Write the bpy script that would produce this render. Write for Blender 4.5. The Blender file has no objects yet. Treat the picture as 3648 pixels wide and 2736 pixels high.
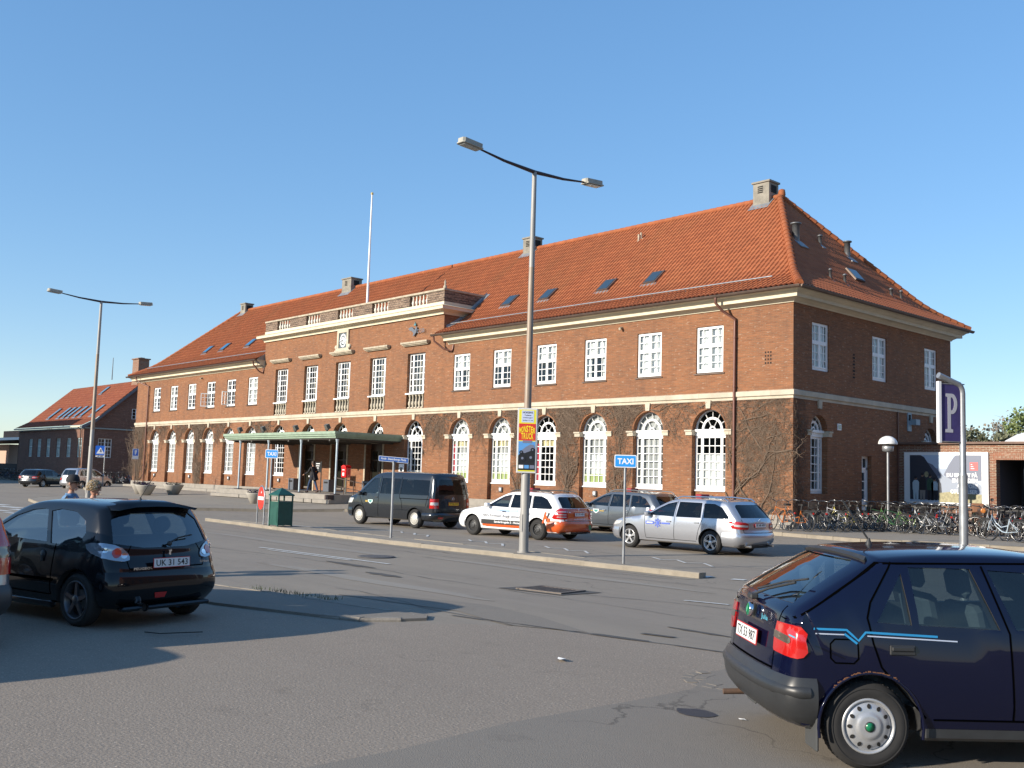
import bpy, bmesh, math, random
from math import sin, cos, pi, radians, atan2, hypot, sqrt
from mathutils import Vector, Matrix
from mathutils.bvhtree import BVHTree
random.seed(11)
SC = bpy.context.scene
COL = SC.collection
# ------------------------------------------------------------------ helpers
def tag(o, label=None, cat=None, group=None, kind=None):
    if label: o['label'] = label
    if cat: o['category'] = cat
    if group: o['group'] = group
    if kind: o['kind'] = kind
    return o
def empty(name, loc=(0, 0, 0), rz=0.0, label=None, cat=None, group=None):
    o = bpy.data.objects.new(name, None); COL.objects.link(o)
    o.location = loc; o.rotation_euler = (0, 0, rz); o.empty_display_size = .2
    return tag(o, label, cat, group)
def link_mesh(name, me, parent=None, loc=None, rz=None):
    o = bpy.data.objects.new(name, me); COL.objects.link(o)
    if parent: o.parent = parent
    if loc is not None: o.location = loc
    if rz is not None: o.rotation_euler = (0, 0, rz)
    return o
def copy_tree(o, parent=None):
    c = o.copy(); COL.objects.link(c)
    if parent: c.parent = parent
    for ch in list(o.children): copy_tree(ch, c)
    return c
class MB:
    def __init__(s, T=None): s.v = []; s.f = []; s.m = []; s.s = []; s.T = T or Matrix.Identity(4)
    def add(s, vs, fs, m=0, sm=False, T=None):
        b = len(s.v); M = s.T @ T if T is not None else s.T
        s.v += [tuple(M @ Vector(v)) for v in vs]
        for f in fs: s.f.append([b + i for i in f]); s.m.append(m); s.s.append(sm)
        return s
    def box(s, x0, x1, y0, y1, z0, z1, m=0, T=None):
        vs = [(x0, y0, z0), (x1, y0, z0), (x1, y1, z0), (x0, y1, z0), (x0, y0, z1), (x1, y0, z1), (x1, y1, z1), (x0, y1, z1)]
        return s.add(vs, [(0, 3, 2, 1), (4, 5, 6, 7), (0, 1, 5, 4), (1, 2, 6, 5), (2, 3, 7, 6), (3, 0, 4, 7)], m, False, T)
    def bbox(s, x0, x1, y0, y1, z0, z1, b=.02, m=0, T=None):      # box with chamfered edges
        vs = []; fs = []
        for z, i in ((z0, b), (z0 + b, 0), (z1 - b, 0), (z1, b)):
            a = i; c = b
            vs += [(x0 + a + (c if not i else 0), y0 + a, z), (x1 - a - (c if not i else 0), y0 + a, z), (x1 - a, y0 + a + (c if not i else 0), z), (x1 - a, y1 - a - (c if not i else 0), z),
                   (x1 - a - (c if not i else 0), y1 - a, z), (x0 + a + (c if not i else 0), y1 - a, z), (x0 + a, y1 - a - (c if not i else 0), z), (x0 + a, y0 + a + (c if not i else 0), z)]
        for k in range(3):
            for i in range(8): fs.append((k * 8 + i, k * 8 + (i + 1) % 8, k * 8 + 8 + (i + 1) % 8, k * 8 + 8 + i))
        fs.append(tuple(range(7, -1, -1))); fs.append(tuple(range(24, 32)))
        return s.add(vs, fs, m, False, T)
    def tube(s, pts, r, seg=8, m=0, closed=False, cap=True, sm=True, T=None):
        pts = [Vector(p) for p in pts]; n = len(pts); vs = []; fs = []
        rr = r if isinstance(r, (list, tuple)) else [r] * n
        ref = None
        for i, p in enumerate(pts):
            if closed: d = pts[(i + 1) % n] - pts[i - 1]
            else: d = pts[min(i + 1, n - 1)] - pts[max(i - 1, 0)]
            d = d.normalized() if d.length > 1e-9 else Vector((0, 0, 1))
            if ref is None:
                ref = Vector((0, 0, 1)) if abs(d.z) < .9 else Vector((1, 0, 0))
            u = ref - d * ref.dot(d); u = u.normalized() if u.length > 1e-6 else d.orthogonal().normalized()
            ref = u; w = d.cross(u)
            for k in range(seg):
                a = 2 * pi * k / seg; vs.append(p + u * (cos(a) * rr[i]) + w * (sin(a) * rr[i]))
        L = n if closed else n - 1
        for i in range(L):
            for k in range(seg):
                a, b = i * seg + k, i * seg + (k + 1) % seg; c, d2 = ((i + 1) % n) * seg + (k + 1) % seg, ((i + 1) % n) * seg + k
                fs.append((a, b, c, d2))
        s.add(vs, fs, m, sm, T)
        if cap and not closed:
            s.add(vs[:seg], [tuple(range(seg))[::-1]], m, False, T); s.add(vs[-seg:], [tuple(range(seg))], m, False, T)
        return s
    def lathe(s, prof, seg=24, m=0, sm=True, T=None, ang=2 * pi):   # prof (r,z) round z
        vs = []; fs = []; full = abs(ang - 2 * pi) < 1e-6; n = seg if full else seg + 1
        for r, z in prof:
            for k in range(n):
                a = ang * k / seg; vs.append((r * cos(a), r * sin(a), z))
        for i in range(len(prof) - 1):
            for k in range(seg):
                fs.append((i * n + k, i * n + (k + 1) % n, (i + 1) * n + (k + 1) % n, (i + 1) * n + k))
        return s.add(vs, fs, m, sm, T)
    def prism(s, poly, z0, z1, m=0, T=None, sm=False):             # poly in xy, extruded in z
        n = len(poly); vs = [(x, y, z0) for x, y in poly] + [(x, y, z1) for x, y in poly]
        fs = [tuple(range(n))[::-1], tuple(range(n, 2 * n))]
        s.add(vs, fs, m, False, T)
        return s.add(vs, [(i, (i + 1) % n, n + (i + 1) % n, n + i) for i in range(n)], m, sm, T)
    def rings(s, outer, inner, z0, z1, m=0, T=None):               # flat ring strip between two polylines, extruded
        n = len(outer); vs = [(x, y, z) for z in (z0, z1) for q in (outer, inner) for x, y in q]
        fs = []
        for i in range(n - 1):
            fs += [(i, i + 1, n + i + 1, n + i), (2 * n + i, 3 * n + i, 3 * n + i + 1, 2 * n + i + 1), (i, 2 * n + i, 2 * n + i + 1, i + 1), (n + i, n + i + 1, 3 * n + i + 1, 3 * n + i)]
        fs += [(0, n, 3 * n, 2 * n), (n - 1, 3 * n - 1, 4 * n - 1, 2 * n - 1)]
        return s.add(vs, fs, m, False, T)
    def mesh(s, me, T=None, m=0):
        return s.add([v.co for v in me.vertices], [tuple(p.vertices) for p in me.polygons], m, False, T)
    def data(s, name, mats):
        me = bpy.data.meshes.new(name); me.from_pydata(s.v, [], s.f)
        for mt in (mats if isinstance(mats, (list, tuple)) else [mats]): me.materials.append(mt)
        me.polygons.foreach_set('material_index', s.m); me.polygons.foreach_set('use_smooth', s.s)
        me.update(); return me
    def build(s, name, mats, parent=None, loc=None, rz=None):
        return link_mesh(name, s.data(name, mats), parent, loc, rz)
def TR(x=0, y=0, z=0, rz=0, rx=0, ry=0, sc=1):
    return Matrix.Translation((x, y, z)) @ Matrix.Rotation(rz, 4, 'Z') @ Matrix.Rotation(ry, 4, 'Y') @ Matrix.Rotation(rx, 4, 'X') @ Matrix.Scale(sc, 4)
def basis(o, ex, ey, ez):
    M = Matrix.Identity(4)
    for i, e in enumerate((ex, ey, ez)):
        for j in range(3): M[j][i] = e[j]
    for j in range(3): M[j][3] = o[j]
    return M
FACE = lambda o: basis(o, (1, 0, 0), (0, 0, 1), (0, -1, 0))     # local xy drawn on a wall facing -Y (z = out)
_txt = {}
def text_me(st, extr=0.0, bold=0.0):
    k = (st, extr, bold)
    if k in _txt: return _txt[k]
    cu = bpy.data.curves.new('lettering', 'FONT'); cu.body = st; cu.size = 1; cu.extrude = extr; cu.offset = bold
    cu.resolution_u = 2; cu.align_x = 'CENTER'; cu.align_y = 'CENTER'
    o = bpy.data.objects.new('lettering', cu); COL.objects.link(o)
    dg = bpy.context.evaluated_depsgraph_get(); me = bpy.data.meshes.new_from_object(o.evaluated_get(dg))
    bpy.data.objects.remove(o); _txt[k] = me; return me
def put_text(mb, st, w, h, T, m=0, extr=0.0, bold=0.0):         # fit text into w x h, centred at T
    me = text_me(st, 0, bold); xs = [v.co.x for v in me.vertices]; ys = [v.co.y for v in me.vertices]
    cx, cy = (min(xs) + max(xs)) / 2, (min(ys) + max(ys)) / 2
    sx = w / (max(xs) - min(xs)); sy = h / (max(ys) - min(ys))
    M = T @ Matrix.Diagonal((sx, sy, 1, 1)) @ Matrix.Translation((-cx, -cy, 0))
    mb.mesh(me, M, m)
# ------------------------------------------------------------------ materials
_M = {}
def mat(name, col, rough=.6, metal=0.0, spec=.5, var=0.0, vs=3.0, bump=0.0, bs=40.0, coat=0.0, alpha=1.0, emit=None):
    if name in _M: return _M[name]
    m = bpy.data.materials.new(name); m.use_nodes = True; nt = m.node_tree; b = nt.nodes['Principled BSDF']
    b.inputs['Base Color'].default_value = (*col, 1); b.inputs['Roughness'].default_value = rough
    b.inputs['Metallic'].default_value = metal; b.inputs['Specular IOR Level'].default_value = spec
    b.inputs['Coat Weight'].default_value = coat; b.inputs['Coat Roughness'].default_value = .04
    if var or bump:
        tc = nt.nodes.new('ShaderNodeNewGeometry')
    if var:
        n = nt.nodes.new('ShaderNodeTexNoise'); n.inputs['Scale'].default_value = vs; n.inputs['Detail'].default_value = 6; n.inputs['Roughness'].default_value = .65
        nt.links.new(tc.outputs['Position'], n.inputs['Vector'])
        mr = nt.nodes.new('ShaderNodeMapRange'); mr.inputs[1].default_value = .25; mr.inputs[2].default_value = .75
        mr.inputs[3].default_value = 1 - var; mr.inputs[4].default_value = 1 + var; nt.links.new(n.outputs['Fac'], mr.inputs[0])
        hs = nt.nodes.new('ShaderNodeHueSaturation'); hs.inputs['Color'].default_value = (*col, 1); nt.links.new(mr.outputs[0], hs.inputs['Value'])
        nt.links.new(hs.outputs[0], b.inputs['Base Color'])
        m2 = nt.nodes.new('ShaderNodeMath'); m2.operation = 'MULTIPLY_ADD'; m2.inputs[1].default_value = .25; m2.inputs[2].default_value = rough - .12
        nt.links.new(n.outputs['Fac'], m2.inputs[0]); nt.links.new(m2.outputs[0], b.inputs['Roughness'])
    if bump:
        n = nt.nodes.new('ShaderNodeTexNoise'); n.inputs['Scale'].default_value = bs; n.inputs['Detail'].default_value = 4
        nt.links.new(tc.outputs['Position'], n.inputs['Vector'])
        bp = nt.nodes.new('ShaderNodeBump'); bp.inputs['Strength'].default_value = 1; bp.inputs['Distance'].default_value = bump
        nt.links.new(n.outputs['Fac'], bp.inputs['Height']); nt.links.new(bp.outputs[0], b.inputs['Normal'])
    if emit: b.inputs['Emission Color'].default_value = (*emit[:3], 1); b.inputs['Emission Strength'].default_value = emit[3]
    _M[name] = m; return m
def mixn(nt, a, b, fac, typ='MIX'):
    n = nt.nodes.new('ShaderNodeMix'); n.data_type = 'RGBA'; n.blend_type = typ
    for s, v in ((6, a), (7, b), (0, fac)):
        if isinstance(v, bpy.types.NodeSocket): nt.links.new(v, n.inputs[s])
        elif s == 0: n.inputs[0].default_value = v
        else: n.inputs[s].default_value = (*v, 1)
    return n.outputs[2]
def noise(nt, vec, scale, detail=4, rough=.6, lo=.3, hi=.7):
    n = nt.nodes.new('ShaderNodeTexNoise'); n.inputs['Scale'].default_value = scale; n.inputs['Detail'].default_value = detail; n.inputs['Roughness'].default_value = rough
    nt.links.new(vec, n.inputs['Vector'])
    mr = nt.nodes.new('ShaderNodeMapRange'); mr.inputs[1].default_value = lo; mr.inputs[2].default_value = hi
    nt.links.new(n.outputs['Fac'], mr.inputs[0]); return mr.outputs[0]
def scaled(nt, vec, sx, sy, sz):
    n = nt.nodes.new('ShaderNodeMapping'); n.inputs['Scale'].default_value = (sx, sy, sz); nt.links.new(vec, n.inputs['Vector']); return n.outputs[0]
def new_mat(name):
    m = bpy.data.materials.new(name); m.use_nodes = True; nt = m.node_tree; g = nt.nodes.new('ShaderNodeNewGeometry')
    return m, nt, nt.nodes['Principled BSDF'], g.outputs['Position']
def brick_mat(name, c1, c2, mortar, bw=.24, rh=.0667, ms=.010, stain=(.09, .06, .05), pale=(.5, .4, .3), vert=False, stainf=.45):
    m, nt, b, pos = new_mat(name)
    sep = nt.nodes.new('ShaderNodeSeparateXYZ'); nt.links.new(pos, sep.inputs[0])
    ad = nt.nodes.new('ShaderNodeMath'); ad.operation = 'ADD'; nt.links.new(sep.outputs[0], ad.inputs[0]); nt.links.new(sep.outputs[1], ad.inputs[1])
    cb = nt.nodes.new('ShaderNodeCombineXYZ')
    if vert: nt.links.new(sep.outputs[2], cb.inputs[0]); nt.links.new(ad.outputs[0], cb.inputs[1])
    else: nt.links.new(ad.outputs[0], cb.inputs[0]); nt.links.new(sep.outputs[2], cb.inputs[1])
    br = nt.nodes.new('ShaderNodeTexBrick'); nt.links.new(cb.outputs[0], br.inputs['Vector'])
    br.inputs['Scale'].default_value = 1; br.inputs['Brick Width'].default_value = bw; br.inputs['Row Height'].default_value = rh
    br.inputs['Mortar Size'].default_value = ms; br.inputs['Mortar Smooth'].default_value = .3; br.inputs['Bias'].default_value = -.1
    br.inputs['Color1'].default_value = (*c1, 1); br.inputs['Color2'].default_value = (*c2, 1); br.inputs['Mortar'].default_value = (*mortar, 1)
    c = br.outputs['Color']
    rows = noise(nt, scaled(nt, pos, 1.6, 1.6, 14), 1, 5, .7, .42, .7)
    c = mixn(nt, c, tuple(x * 1.35 for x in c1), rows); 
    sp = noise(nt, scaled(nt, pos, 5, 5, 15), 1, 2, .5, .62, .68)
    sp2 = nt.nodes.new('ShaderNodeMath'); sp2.operation = 'MULTIPLY'; sp2.inputs[1].default_value = .35; nt.links.new(sp, sp2.inputs[0])
    c = mixn(nt, c, pale, sp2.outputs[0])
    big = noise(nt, scaled(nt, pos, .22, .22, .45), 1, 6, .7, .45, .8)
    f = nt.nodes.new('ShaderNodeMath'); f.operation = 'MULTIPLY'; f.inputs[1].default_value = stainf; nt.links.new(big, f.inputs[0])
    c = mixn(nt, c, stain, f.outputs[0])
    st = noise(nt, scaled(nt, pos, 2.2, 2.2, .28), 1, 6, .75, .5, .8); c = mixn(nt, c, tuple(x * .8 for x in stain), mul(nt, st, .4))
    ef = noise(nt, scaled(nt, pos, .7, .7, 1.1), 1, 6, .8, .6, .8); c = mixn(nt, c, pale, mul(nt, ef, .22))
    nt.links.new(c, b.inputs['Base Color']); b.inputs['Roughness'].default_value = .85; b.inputs['Specular IOR Level'].default_value = .25
    bp = nt.nodes.new('ShaderNodeBump'); bp.inputs['Distance'].default_value = .006; bp.inputs['Strength'].default_value = .8; bp.invert = True
    nt.links.new(br.outputs['Fac'], bp.inputs['Height']); nt.links.new(bp.outputs[0], b.inputs['Normal'])
    _M[name] = m; return m
def tile_mat(name, c1, c2, dark, moss=(.14, .10, .04)):
    m, nt, b, pos = new_mat(name)
    cell = nt.nodes.new('ShaderNodeTexWhiteNoise'); cell.noise_dimensions = '3D'
    sn = nt.nodes.new('ShaderNodeVectorMath'); sn.operation = 'FLOOR'; nt.links.new(scaled(nt, pos, 4.4, 2.9, 2.9), sn.inputs[0]); nt.links.new(sn.outputs[0], cell.inputs['Vector'])
    c = mixn(nt, c1, c2, cell.outputs[0])
    c = mixn(nt, c, dark, noise(nt, scaled(nt, pos, 1, .5, .5), 1.1, 7, .75, .5, 1.1))
    ms = noise(nt, scaled(nt, pos, .5, .12, .12), 1, 6, .7, .48, .75)
    f = nt.nodes.new('ShaderNodeMath'); f.operation = 'MULTIPLY'; f.inputs[1].default_value = .22; nt.links.new(ms, f.inputs[0])
    c = mixn(nt, c, moss, f.outputs[0])
    nt.links.new(c, b.inputs['Base Color']); b.inputs['Roughness'].default_value = .8; b.inputs['Specular IOR Level'].default_value = .3
    _M[name] = m; return m
def asphalt_mat(name, base, warm, grain=220, coarse=.5, streak=.3, bump=.004, speck=.25):
    m, nt, b, pos = new_mat(name)
    c = mixn(nt, base, warm, noise(nt, pos, .22, 6, .6, .35, .7))
    sx = noise(nt, scaled(nt, pos, .12, 1.3, 1), 1, 6, .75, .45, .75)
    f = nt.nodes.new('ShaderNodeMath'); f.operation = 'MULTIPLY'; f.inputs[1].default_value = streak; nt.links.new(sx, f.inputs[0])
    c = mixn(nt, c, tuple(x * .62 for x in base), f.outputs[0])
    c = mixn(nt, c, tuple(x * .45 for x in base), mul(nt, noise(nt, pos, grain, 3, .6, .45, .7), coarse))
    c = mixn(nt, c, tuple(min(1, x * 1.9) for x in warm), mul(nt, noise(nt, pos, grain * .8, 2, .5, .62, .72), speck))
    c = mixn(nt, c, tuple(x * .55 for x in base), mul(nt, noise(nt, pos, 1.7, 5, .75, .58, .75), .45))
    vz = nt.nodes.new('ShaderNodeTexVoronoi'); vz.feature = 'DISTANCE_TO_EDGE'; vz.inputs['Scale'].default_value = .32; vz.inputs['Randomness'].default_value = 1
    wn = nt.nodes.new('ShaderNodeTexNoise'); wn.inputs['Scale'].default_value = 1.6; wn.inputs['Detail'].default_value = 5; nt.links.new(pos, wn.inputs['Vector'])
    va = nt.nodes.new('ShaderNodeVectorMath'); va.operation = 'ADD'; nt.links.new(pos, va.inputs[0]); nt.links.new(wn.outputs['Color'], va.inputs[1]); nt.links.new(va.outputs[0], vz.inputs['Vector'])
    mr = nt.nodes.new('ShaderNodeMapRange'); mr.inputs[1].default_value = 0; mr.inputs[2].default_value = .006; mr.inputs[3].default_value = 1; mr.inputs[4].default_value = 0; nt.links.new(vz.outputs['Distance'], mr.inputs[0])
    crk = nt.nodes.new('ShaderNodeMath'); crk.operation = 'MULTIPLY'; nt.links.new(mr.outputs[0], crk.inputs[0]); nt.links.new(noise(nt, pos, .15, 3, .6, .5, .6), crk.inputs[1])
    c = mixn(nt, c, tuple(x * .35 for x in base), mul(nt, crk.outputs[0], .75))
    nt.links.new(c, b.inputs['Base Color']); b.inputs['Roughness'].default_value = .88; b.inputs['Specular IOR Level'].default_value = .3
    n = nt.nodes.new('ShaderNodeTexNoise'); n.inputs['Scale'].default_value = grain * .7; n.inputs['Detail'].default_value = 3; nt.links.new(pos, n.inputs['Vector'])
    bp = nt.nodes.new('ShaderNodeBump'); bp.inputs['Distance'].default_value = bump; nt.links.new(n.outputs['Fac'], bp.inputs['Height'])
    nt.links.new(bp.outputs[0], b.inputs['Normal'])
    _M[name] = m; return m
def mul(nt, s, k):
    f = nt.nodes.new('ShaderNodeMath'); f.operation = 'MULTIPLY'; f.inputs[1].default_value = k; nt.links.new(s, f.inputs[0]); return f.outputs[0]
def glass_mat(name, tint=(.75, .85, .85), opac=.25, dark=(.02, .03, .035), ior=1.5, rough=.01, wav=0):
    m = bpy.data.materials.new(name); m.use_nodes = True; nt = m.node_tree; nt.nodes.clear()
    out = nt.nodes.new('ShaderNodeOutputMaterial'); tr = nt.nodes.new('ShaderNodeBsdfTransparent'); tr.inputs[0].default_value = (*tint, 1)
    df = nt.nodes.new('ShaderNodeBsdfDiffuse'); df.inputs[0].default_value = (*dark, 1)
    mx = nt.nodes.new('ShaderNodeMixShader'); mx.inputs[0].default_value = opac; nt.links.new(tr.outputs[0], mx.inputs[1]); nt.links.new(df.outputs[0], mx.inputs[2])
    gl = nt.nodes.new('ShaderNodeBsdfGlossy'); gl.inputs['Roughness'].default_value = rough; gl.inputs[0].default_value = (1, 1, 1, 1)
    fr = nt.nodes.new('ShaderNodeFresnel'); fr.inputs[0].default_value = ior
    if wav:
        ge = nt.nodes.new('ShaderNodeNewGeometry'); nz = nt.nodes.new('ShaderNodeTexNoise'); nz.inputs['Scale'].default_value = 2.2; nt.links.new(ge.outputs['Position'], nz.inputs['Vector']); bp = nt.nodes.new('ShaderNodeBump'); bp.inputs['Distance'].default_value = wav; nt.links.new(nz.outputs['Fac'], bp.inputs['Height']); nt.links.new(bp.outputs[0], gl.inputs['Normal'])
    geo = nt.nodes.new('ShaderNodeNewGeometry'); im = nt.nodes.new('ShaderNodeMath'); im.operation = 'MULTIPLY'; 
    inv = nt.nodes.new('ShaderNodeMath'); inv.operation = 'SUBTRACT'; inv.inputs[0].default_value = 1; nt.links.new(geo.outputs['Backfacing'], inv.inputs[1])
    nt.links.new(fr.outputs[0], im.inputs[0]); nt.links.new(inv.outputs[0], im.inputs[1])
    m3 = nt.nodes.new('ShaderNodeMixShader'); nt.links.new(im.outputs[0], m3.inputs[0]); nt.links.new(mx.outputs[0], m3.inputs[1]); nt.links.new(gl.outputs[0], m3.inputs[2])
    nt.links.new(m3.outputs[0], out.inputs['Surface']); _M[name] = m; return m

BRICK = brick_mat('station brick', (.245, .106, .050), (.185, .073, .035), (.21, .135, .085))
BRICKR = brick_mat('annex brick', (.21, .085, .05), (.15, .055, .035), (.36, .31, .23), ms=.016, stainf=.3)
BRICKV = brick_mat('soldier brick', (.24, .10, .06), (.18, .065, .04), (.36, .31, .23), bw=.24, rh=.075, ms=.014, vert=True, stainf=.2)
BRICKD = brick_mat('parapet brick', (.24, .17, .12), (.16, .10, .07), (.05, .04, .035), rh=.12, ms=.028, stainf=.5, stain=(.06, .05, .045))
BRICKL = brick_mat('lodge brick', (.20, .105, .075), (.16, .08, .06), (.15, .10, .08), stainf=.3)
TILE = tile_mat('roof tile', (.35, .110, .042), (.285, .086, .033), (.20, .070, .030))
TILER = tile_mat('red roof tile', (.30, .095, .045), (.25, .07, .035), (.16, .05, .03))
STONE = mat('pale limestone', (.48, .42, .32), .8, var=.22, vs=1.6, bump=.003, bs=30)
STONE2 = mat('weathered limestone', (.40, .34, .25), .85, var=.4, vs=4, bump=.004, bs=25)
CREAM = mat('cream cornice paint', (.62, .55, .40), .7, var=.12, vs=1.2)
PLINTH = mat('granite step', (.26, .235, .20), .85, var=.2, vs=2.5, bump=.003, bs=60)
WHITE = mat('white window paint', (.82, .82, .80), .45, var=.05, vs=2)
LEAD = mat('roof lead', (.25, .26, .27), .5, .3, var=.25, vs=4)
GUTTER = mat('brown gutter zinc', (.13, .09, .07), .45, .4, var=.25, vs=3)
PIPE = mat('red brown downpipe', (.16, .07, .05), .4, .2, var=.2, vs=3)
DARK = mat('dark void', (.012, .011, .010), .9)
BLACK = mat('black paint', (.018, .018, .02), .4)
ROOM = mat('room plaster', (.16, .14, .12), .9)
CHIM = mat('weathered chimney render', (.24, .22, .18), .9, var=.35, vs=3)
NET = mat('grey net curtain', (.42, .42, .41), .9, var=.12, vs=5)
CURT = mat('white curtain', (.75, .75, .73), .9, var=.1, vs=8)
BLIND = mat('beige blind', (.45, .38, .28), .9, var=.1, vs=8)
GREENF = mat('green foil', (.36, .42, .16), .8); REDF = mat('red foil', (.45, .03, .05), .7); 
GALV = mat('galvanised steel', (.33, .34, .35), .42, .6, var=.18, vs=5)
GALVD = mat('dull grey steel', (.17, .175, .18), .5, .5, var=.2, vs=5)
VERDI = mat('copper green fascia', (.25, .33, .24), .6, var=.2, vs=3)
CONC = mat('concrete', (.40, .37, .32), .85, var=.18, vs=3, bump=.003, bs=50)
WGLASS = glass_mat('window glass', (.9, .93, .93), .05, ior=1.7, wav=.03)
SKYG = mat('skylight glass', (.03, .05, .07), .05, spec=1.0)
RUBBER = mat('tyre rubber', (.022, .021, .020), .85, var=.3, vs=12)
SILVER = mat('silver wheel paint', (.62, .62, .62), .3, .75, var=.08, vs=10)
CHROME = mat('chrome', (.75, .75, .76), .12, 1.0)
PLATEW = mat('plate white', (.75, .75, .73), .4); INK = mat('plate black', (.01, .01, .01), .5)
CARGLASS = glass_mat('car glass', (.45, .52, .52), .12, (.01, .014, .016), 1.7)
REFG = glass_mat('sky reflecting car glass', (.42, .50, .52), .2, (.01, .014, .018), 2.3)
TINT = glass_mat('tinted car glass', (.06, .065, .07), .4, (.006, .007, .008), 1.5)
SEAM = mat('panel gap', (.0015, .0015, .0015), 1.0, 0, .0)
REDL = mat('red tail lamp', (.45, .012, .010), .12, spec=.8, coat=1.0); CLEARL = mat('clear lamp', (.62, .60, .58), .12, .3, coat=1.0)
AMBER = mat('amber lamp', (.75, .25, .03), .15, coat=1.0)
TRIM = mat('black trim', (.03, .03, .03), .55, var=.2, vs=15); PLASTIC = mat('dark grey bumper plastic', (.045, .045, .045), .42, var=.2, vs=6)
SEAT = mat('grey seat cloth', (.12, .13, .135), .9, var=.2, vs=30)
BLUE = mat('traffic sign blue', (.015, .13, .60), .35); SWHITE = mat('sign white', (.82, .82, .82), .35); SRED = mat('traffic sign red', (.72, .035, .02), .35)
# ------------------------------------------------------------------ the station
XL, YD = -60.54, 12.93
BX0, BX1, BC = -39.72, -20.78, -30.25
FR = basis((0, 0, 0), (1, 0, 0), (0, 0, 1), (0, 1, 0))
SIDE = basis((0, 0, 0), (0, 1, 0), (-1, 0, 0), (0, 0, 1))
def arcp(cx, cz, r, n=16, a0=pi, a1=0): return [(cx + r * cos(a0 + (a1 - a0) * i / n), cz + r * sin(a0 + (a1 - a0) * i / n)) for i in range(n + 1)]
def wall_panel(mb, u0, u1, z0, z1, ops, T=None, m=0, mback=None):
    T = T or Matrix.Identity(4)
    xs = sorted({u0, u1} | {o[0] for o in ops} | {o[1] for o in ops}); zs = sorted({z0, z1} | {o[2] for o in ops} | {o[3] for o in ops} | {o[3] + (o[1] - o[0]) / 2 for o in ops if o[5]})
    for i in range(len(xs) - 1):
        for j in range(len(zs) - 1):
            cx, cz = (xs[i] + xs[i + 1]) / 2, (zs[j] + zs[j + 1]) / 2
            if any(o[0] < cx < o[1] and o[2] < cz < (o[3] + ((o[1] - o[0]) / 2 if o[5] else 0)) for o in ops): continue
            mb.add([(xs[i], 0, zs[j]), (xs[i + 1], 0, zs[j]), (xs[i + 1], 0, zs[j + 1]), (xs[i], 0, zs[j + 1])], [(0, 1, 2, 3)], m, False, T)
    for (a, b, c, d, dep, arch) in ops:
        r = (b - a) / 2; cx = (a + b) / 2
        if arch:
            A = arcp(cx, d, r, 16); top = d + r
            for k in range(16):
                (xa, za), (xb, zb) = A[k], A[k + 1]
                mb.add([(xa, 0, za), (xb, 0, zb), (xb, 0, top), (xa, 0, top)], [(0, 1, 2, 3)], m, False, T)
                mb.add([(xa, 0, za), (xb, 0, zb), (xb, dep, zb), (xa, dep, za)], [(0, 1, 2, 3)], m, False, T)
        else: mb.add([(a, 0, d), (b, 0, d), (b, dep, d), (a, dep, d)], [(0, 1, 2, 3)], m, False, T)
        for x in (a, b): mb.add([(x, 0, c), (x, dep, c), (x, dep, d), (x, 0, d)], [(0, 1, 2, 3)], m, False, T)
        mb.add([(a, 0, c), (b, 0, c), (b, dep, c), (a, dep, c)], [(0, 1, 2, 3)], m, False, T)
def bars_rect(mb, x0, x1, z0, z1, d, xs, zs, fw=.07, t=.05, bw=.028):   # frame + thin bars; xs entries (x,width)
    mb.box(x0, x0 + fw, d - t / 2, d + t / 2, z0, z1); mb.box(x1 - fw, x1, d - t / 2, d + t / 2, z0, z1)
    mb.box(x0 + fw, x1 - fw, d - t / 2, d + t / 2, z0, z0 + fw); mb.box(x0 + fw, x1 - fw, d - t / 2, d + t / 2, z1 - fw, z1)
    for x, w in xs: mb.box(x - w / 2, x + w / 2, d - t / 2 + (.004 if w < .06 else -.012), d + t / 2 - .003, z0 + fw, z1 - fw)
    for z, w in zs: mb.box(x0 + fw, x1 - fw, d - t / 2 + (.008 if w < .06 else -.008), d + t / 2 - .006, z - w / 2, z + w / 2)
def win_arch_mesh(hw=.81, zb=1.62, zsp=3.98, D=.27):
    mb = MB(); zt = 3.74
    xs = [(-.47 * hw / .81, .12), (.47 * hw / .81, .12), (-.135, .028), (.135, .028)]
    zs = [(zb + .16 + i * (zt - .06 - zb - .16) / 6, .03) for i in range(1, 6)]
    bars_rect(mb, -hw, hw, zb, zt + .02, D, xs, zs, .085)
    mb.box(-hw + .085, hw - .085, D - .04, D + .02, zb + .08, zb + .17)
    mb.box(-hw, hw, D - .07, D + .03, zt + .02, zsp - .06); mb.box(-hw - .0, hw, D - .13, D + .03, zsp - .06, zsp + .035)
    c = zsp + .02
    mb.rings(arcp(0, c, hw, 20), arcp(0, c, hw - .075, 20), D - .025, D + .025, 0, FR)
    mb.rings(arcp(0, c, hw * .62, 16), arcp(0, c, hw * .62 - .095, 16), D - .035, D + .02, 0, FR)
    mb.rings(arcp(0, c, .15, 10), arcp(0, c, .09, 10), D - .03, D + .02, 0, FR)
    for k in range(1, 6):
        a = pi * k / 6; mb.tube([(cos(a) * hw * .6, D, c + sin(a) * hw * .6), (cos(a) * (hw - .03), D, c + sin(a) * (hw - .03))], .018, 4, 0, sm=False)
    for a in (pi / 3, 2 * pi / 3): mb.tube([(cos(a) * .12, D, c + sin(a) * .12), (cos(a) * (hw * .53), D, c + sin(a) * hw * .53)], .018, 4, 0, sm=False)
    mb.box(-hw - .03, hw + .03, D - .10, D, zb - .05, zb - .002)
    return mb.data('window_frame', WHITE)
def pane_arch_mesh(hw=.80, zb=1.66, zsp=4.0, D=.275):
    mb = MB(); A = arcp(0, zsp, hw - .02, 16)
    mb.add([(x, D, z) for x, z in A] + [(hw - .02, D, zb), (-hw + .02, D, zb)], [tuple(range(19))]); return mb.data('pane', WGLASS)
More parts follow.
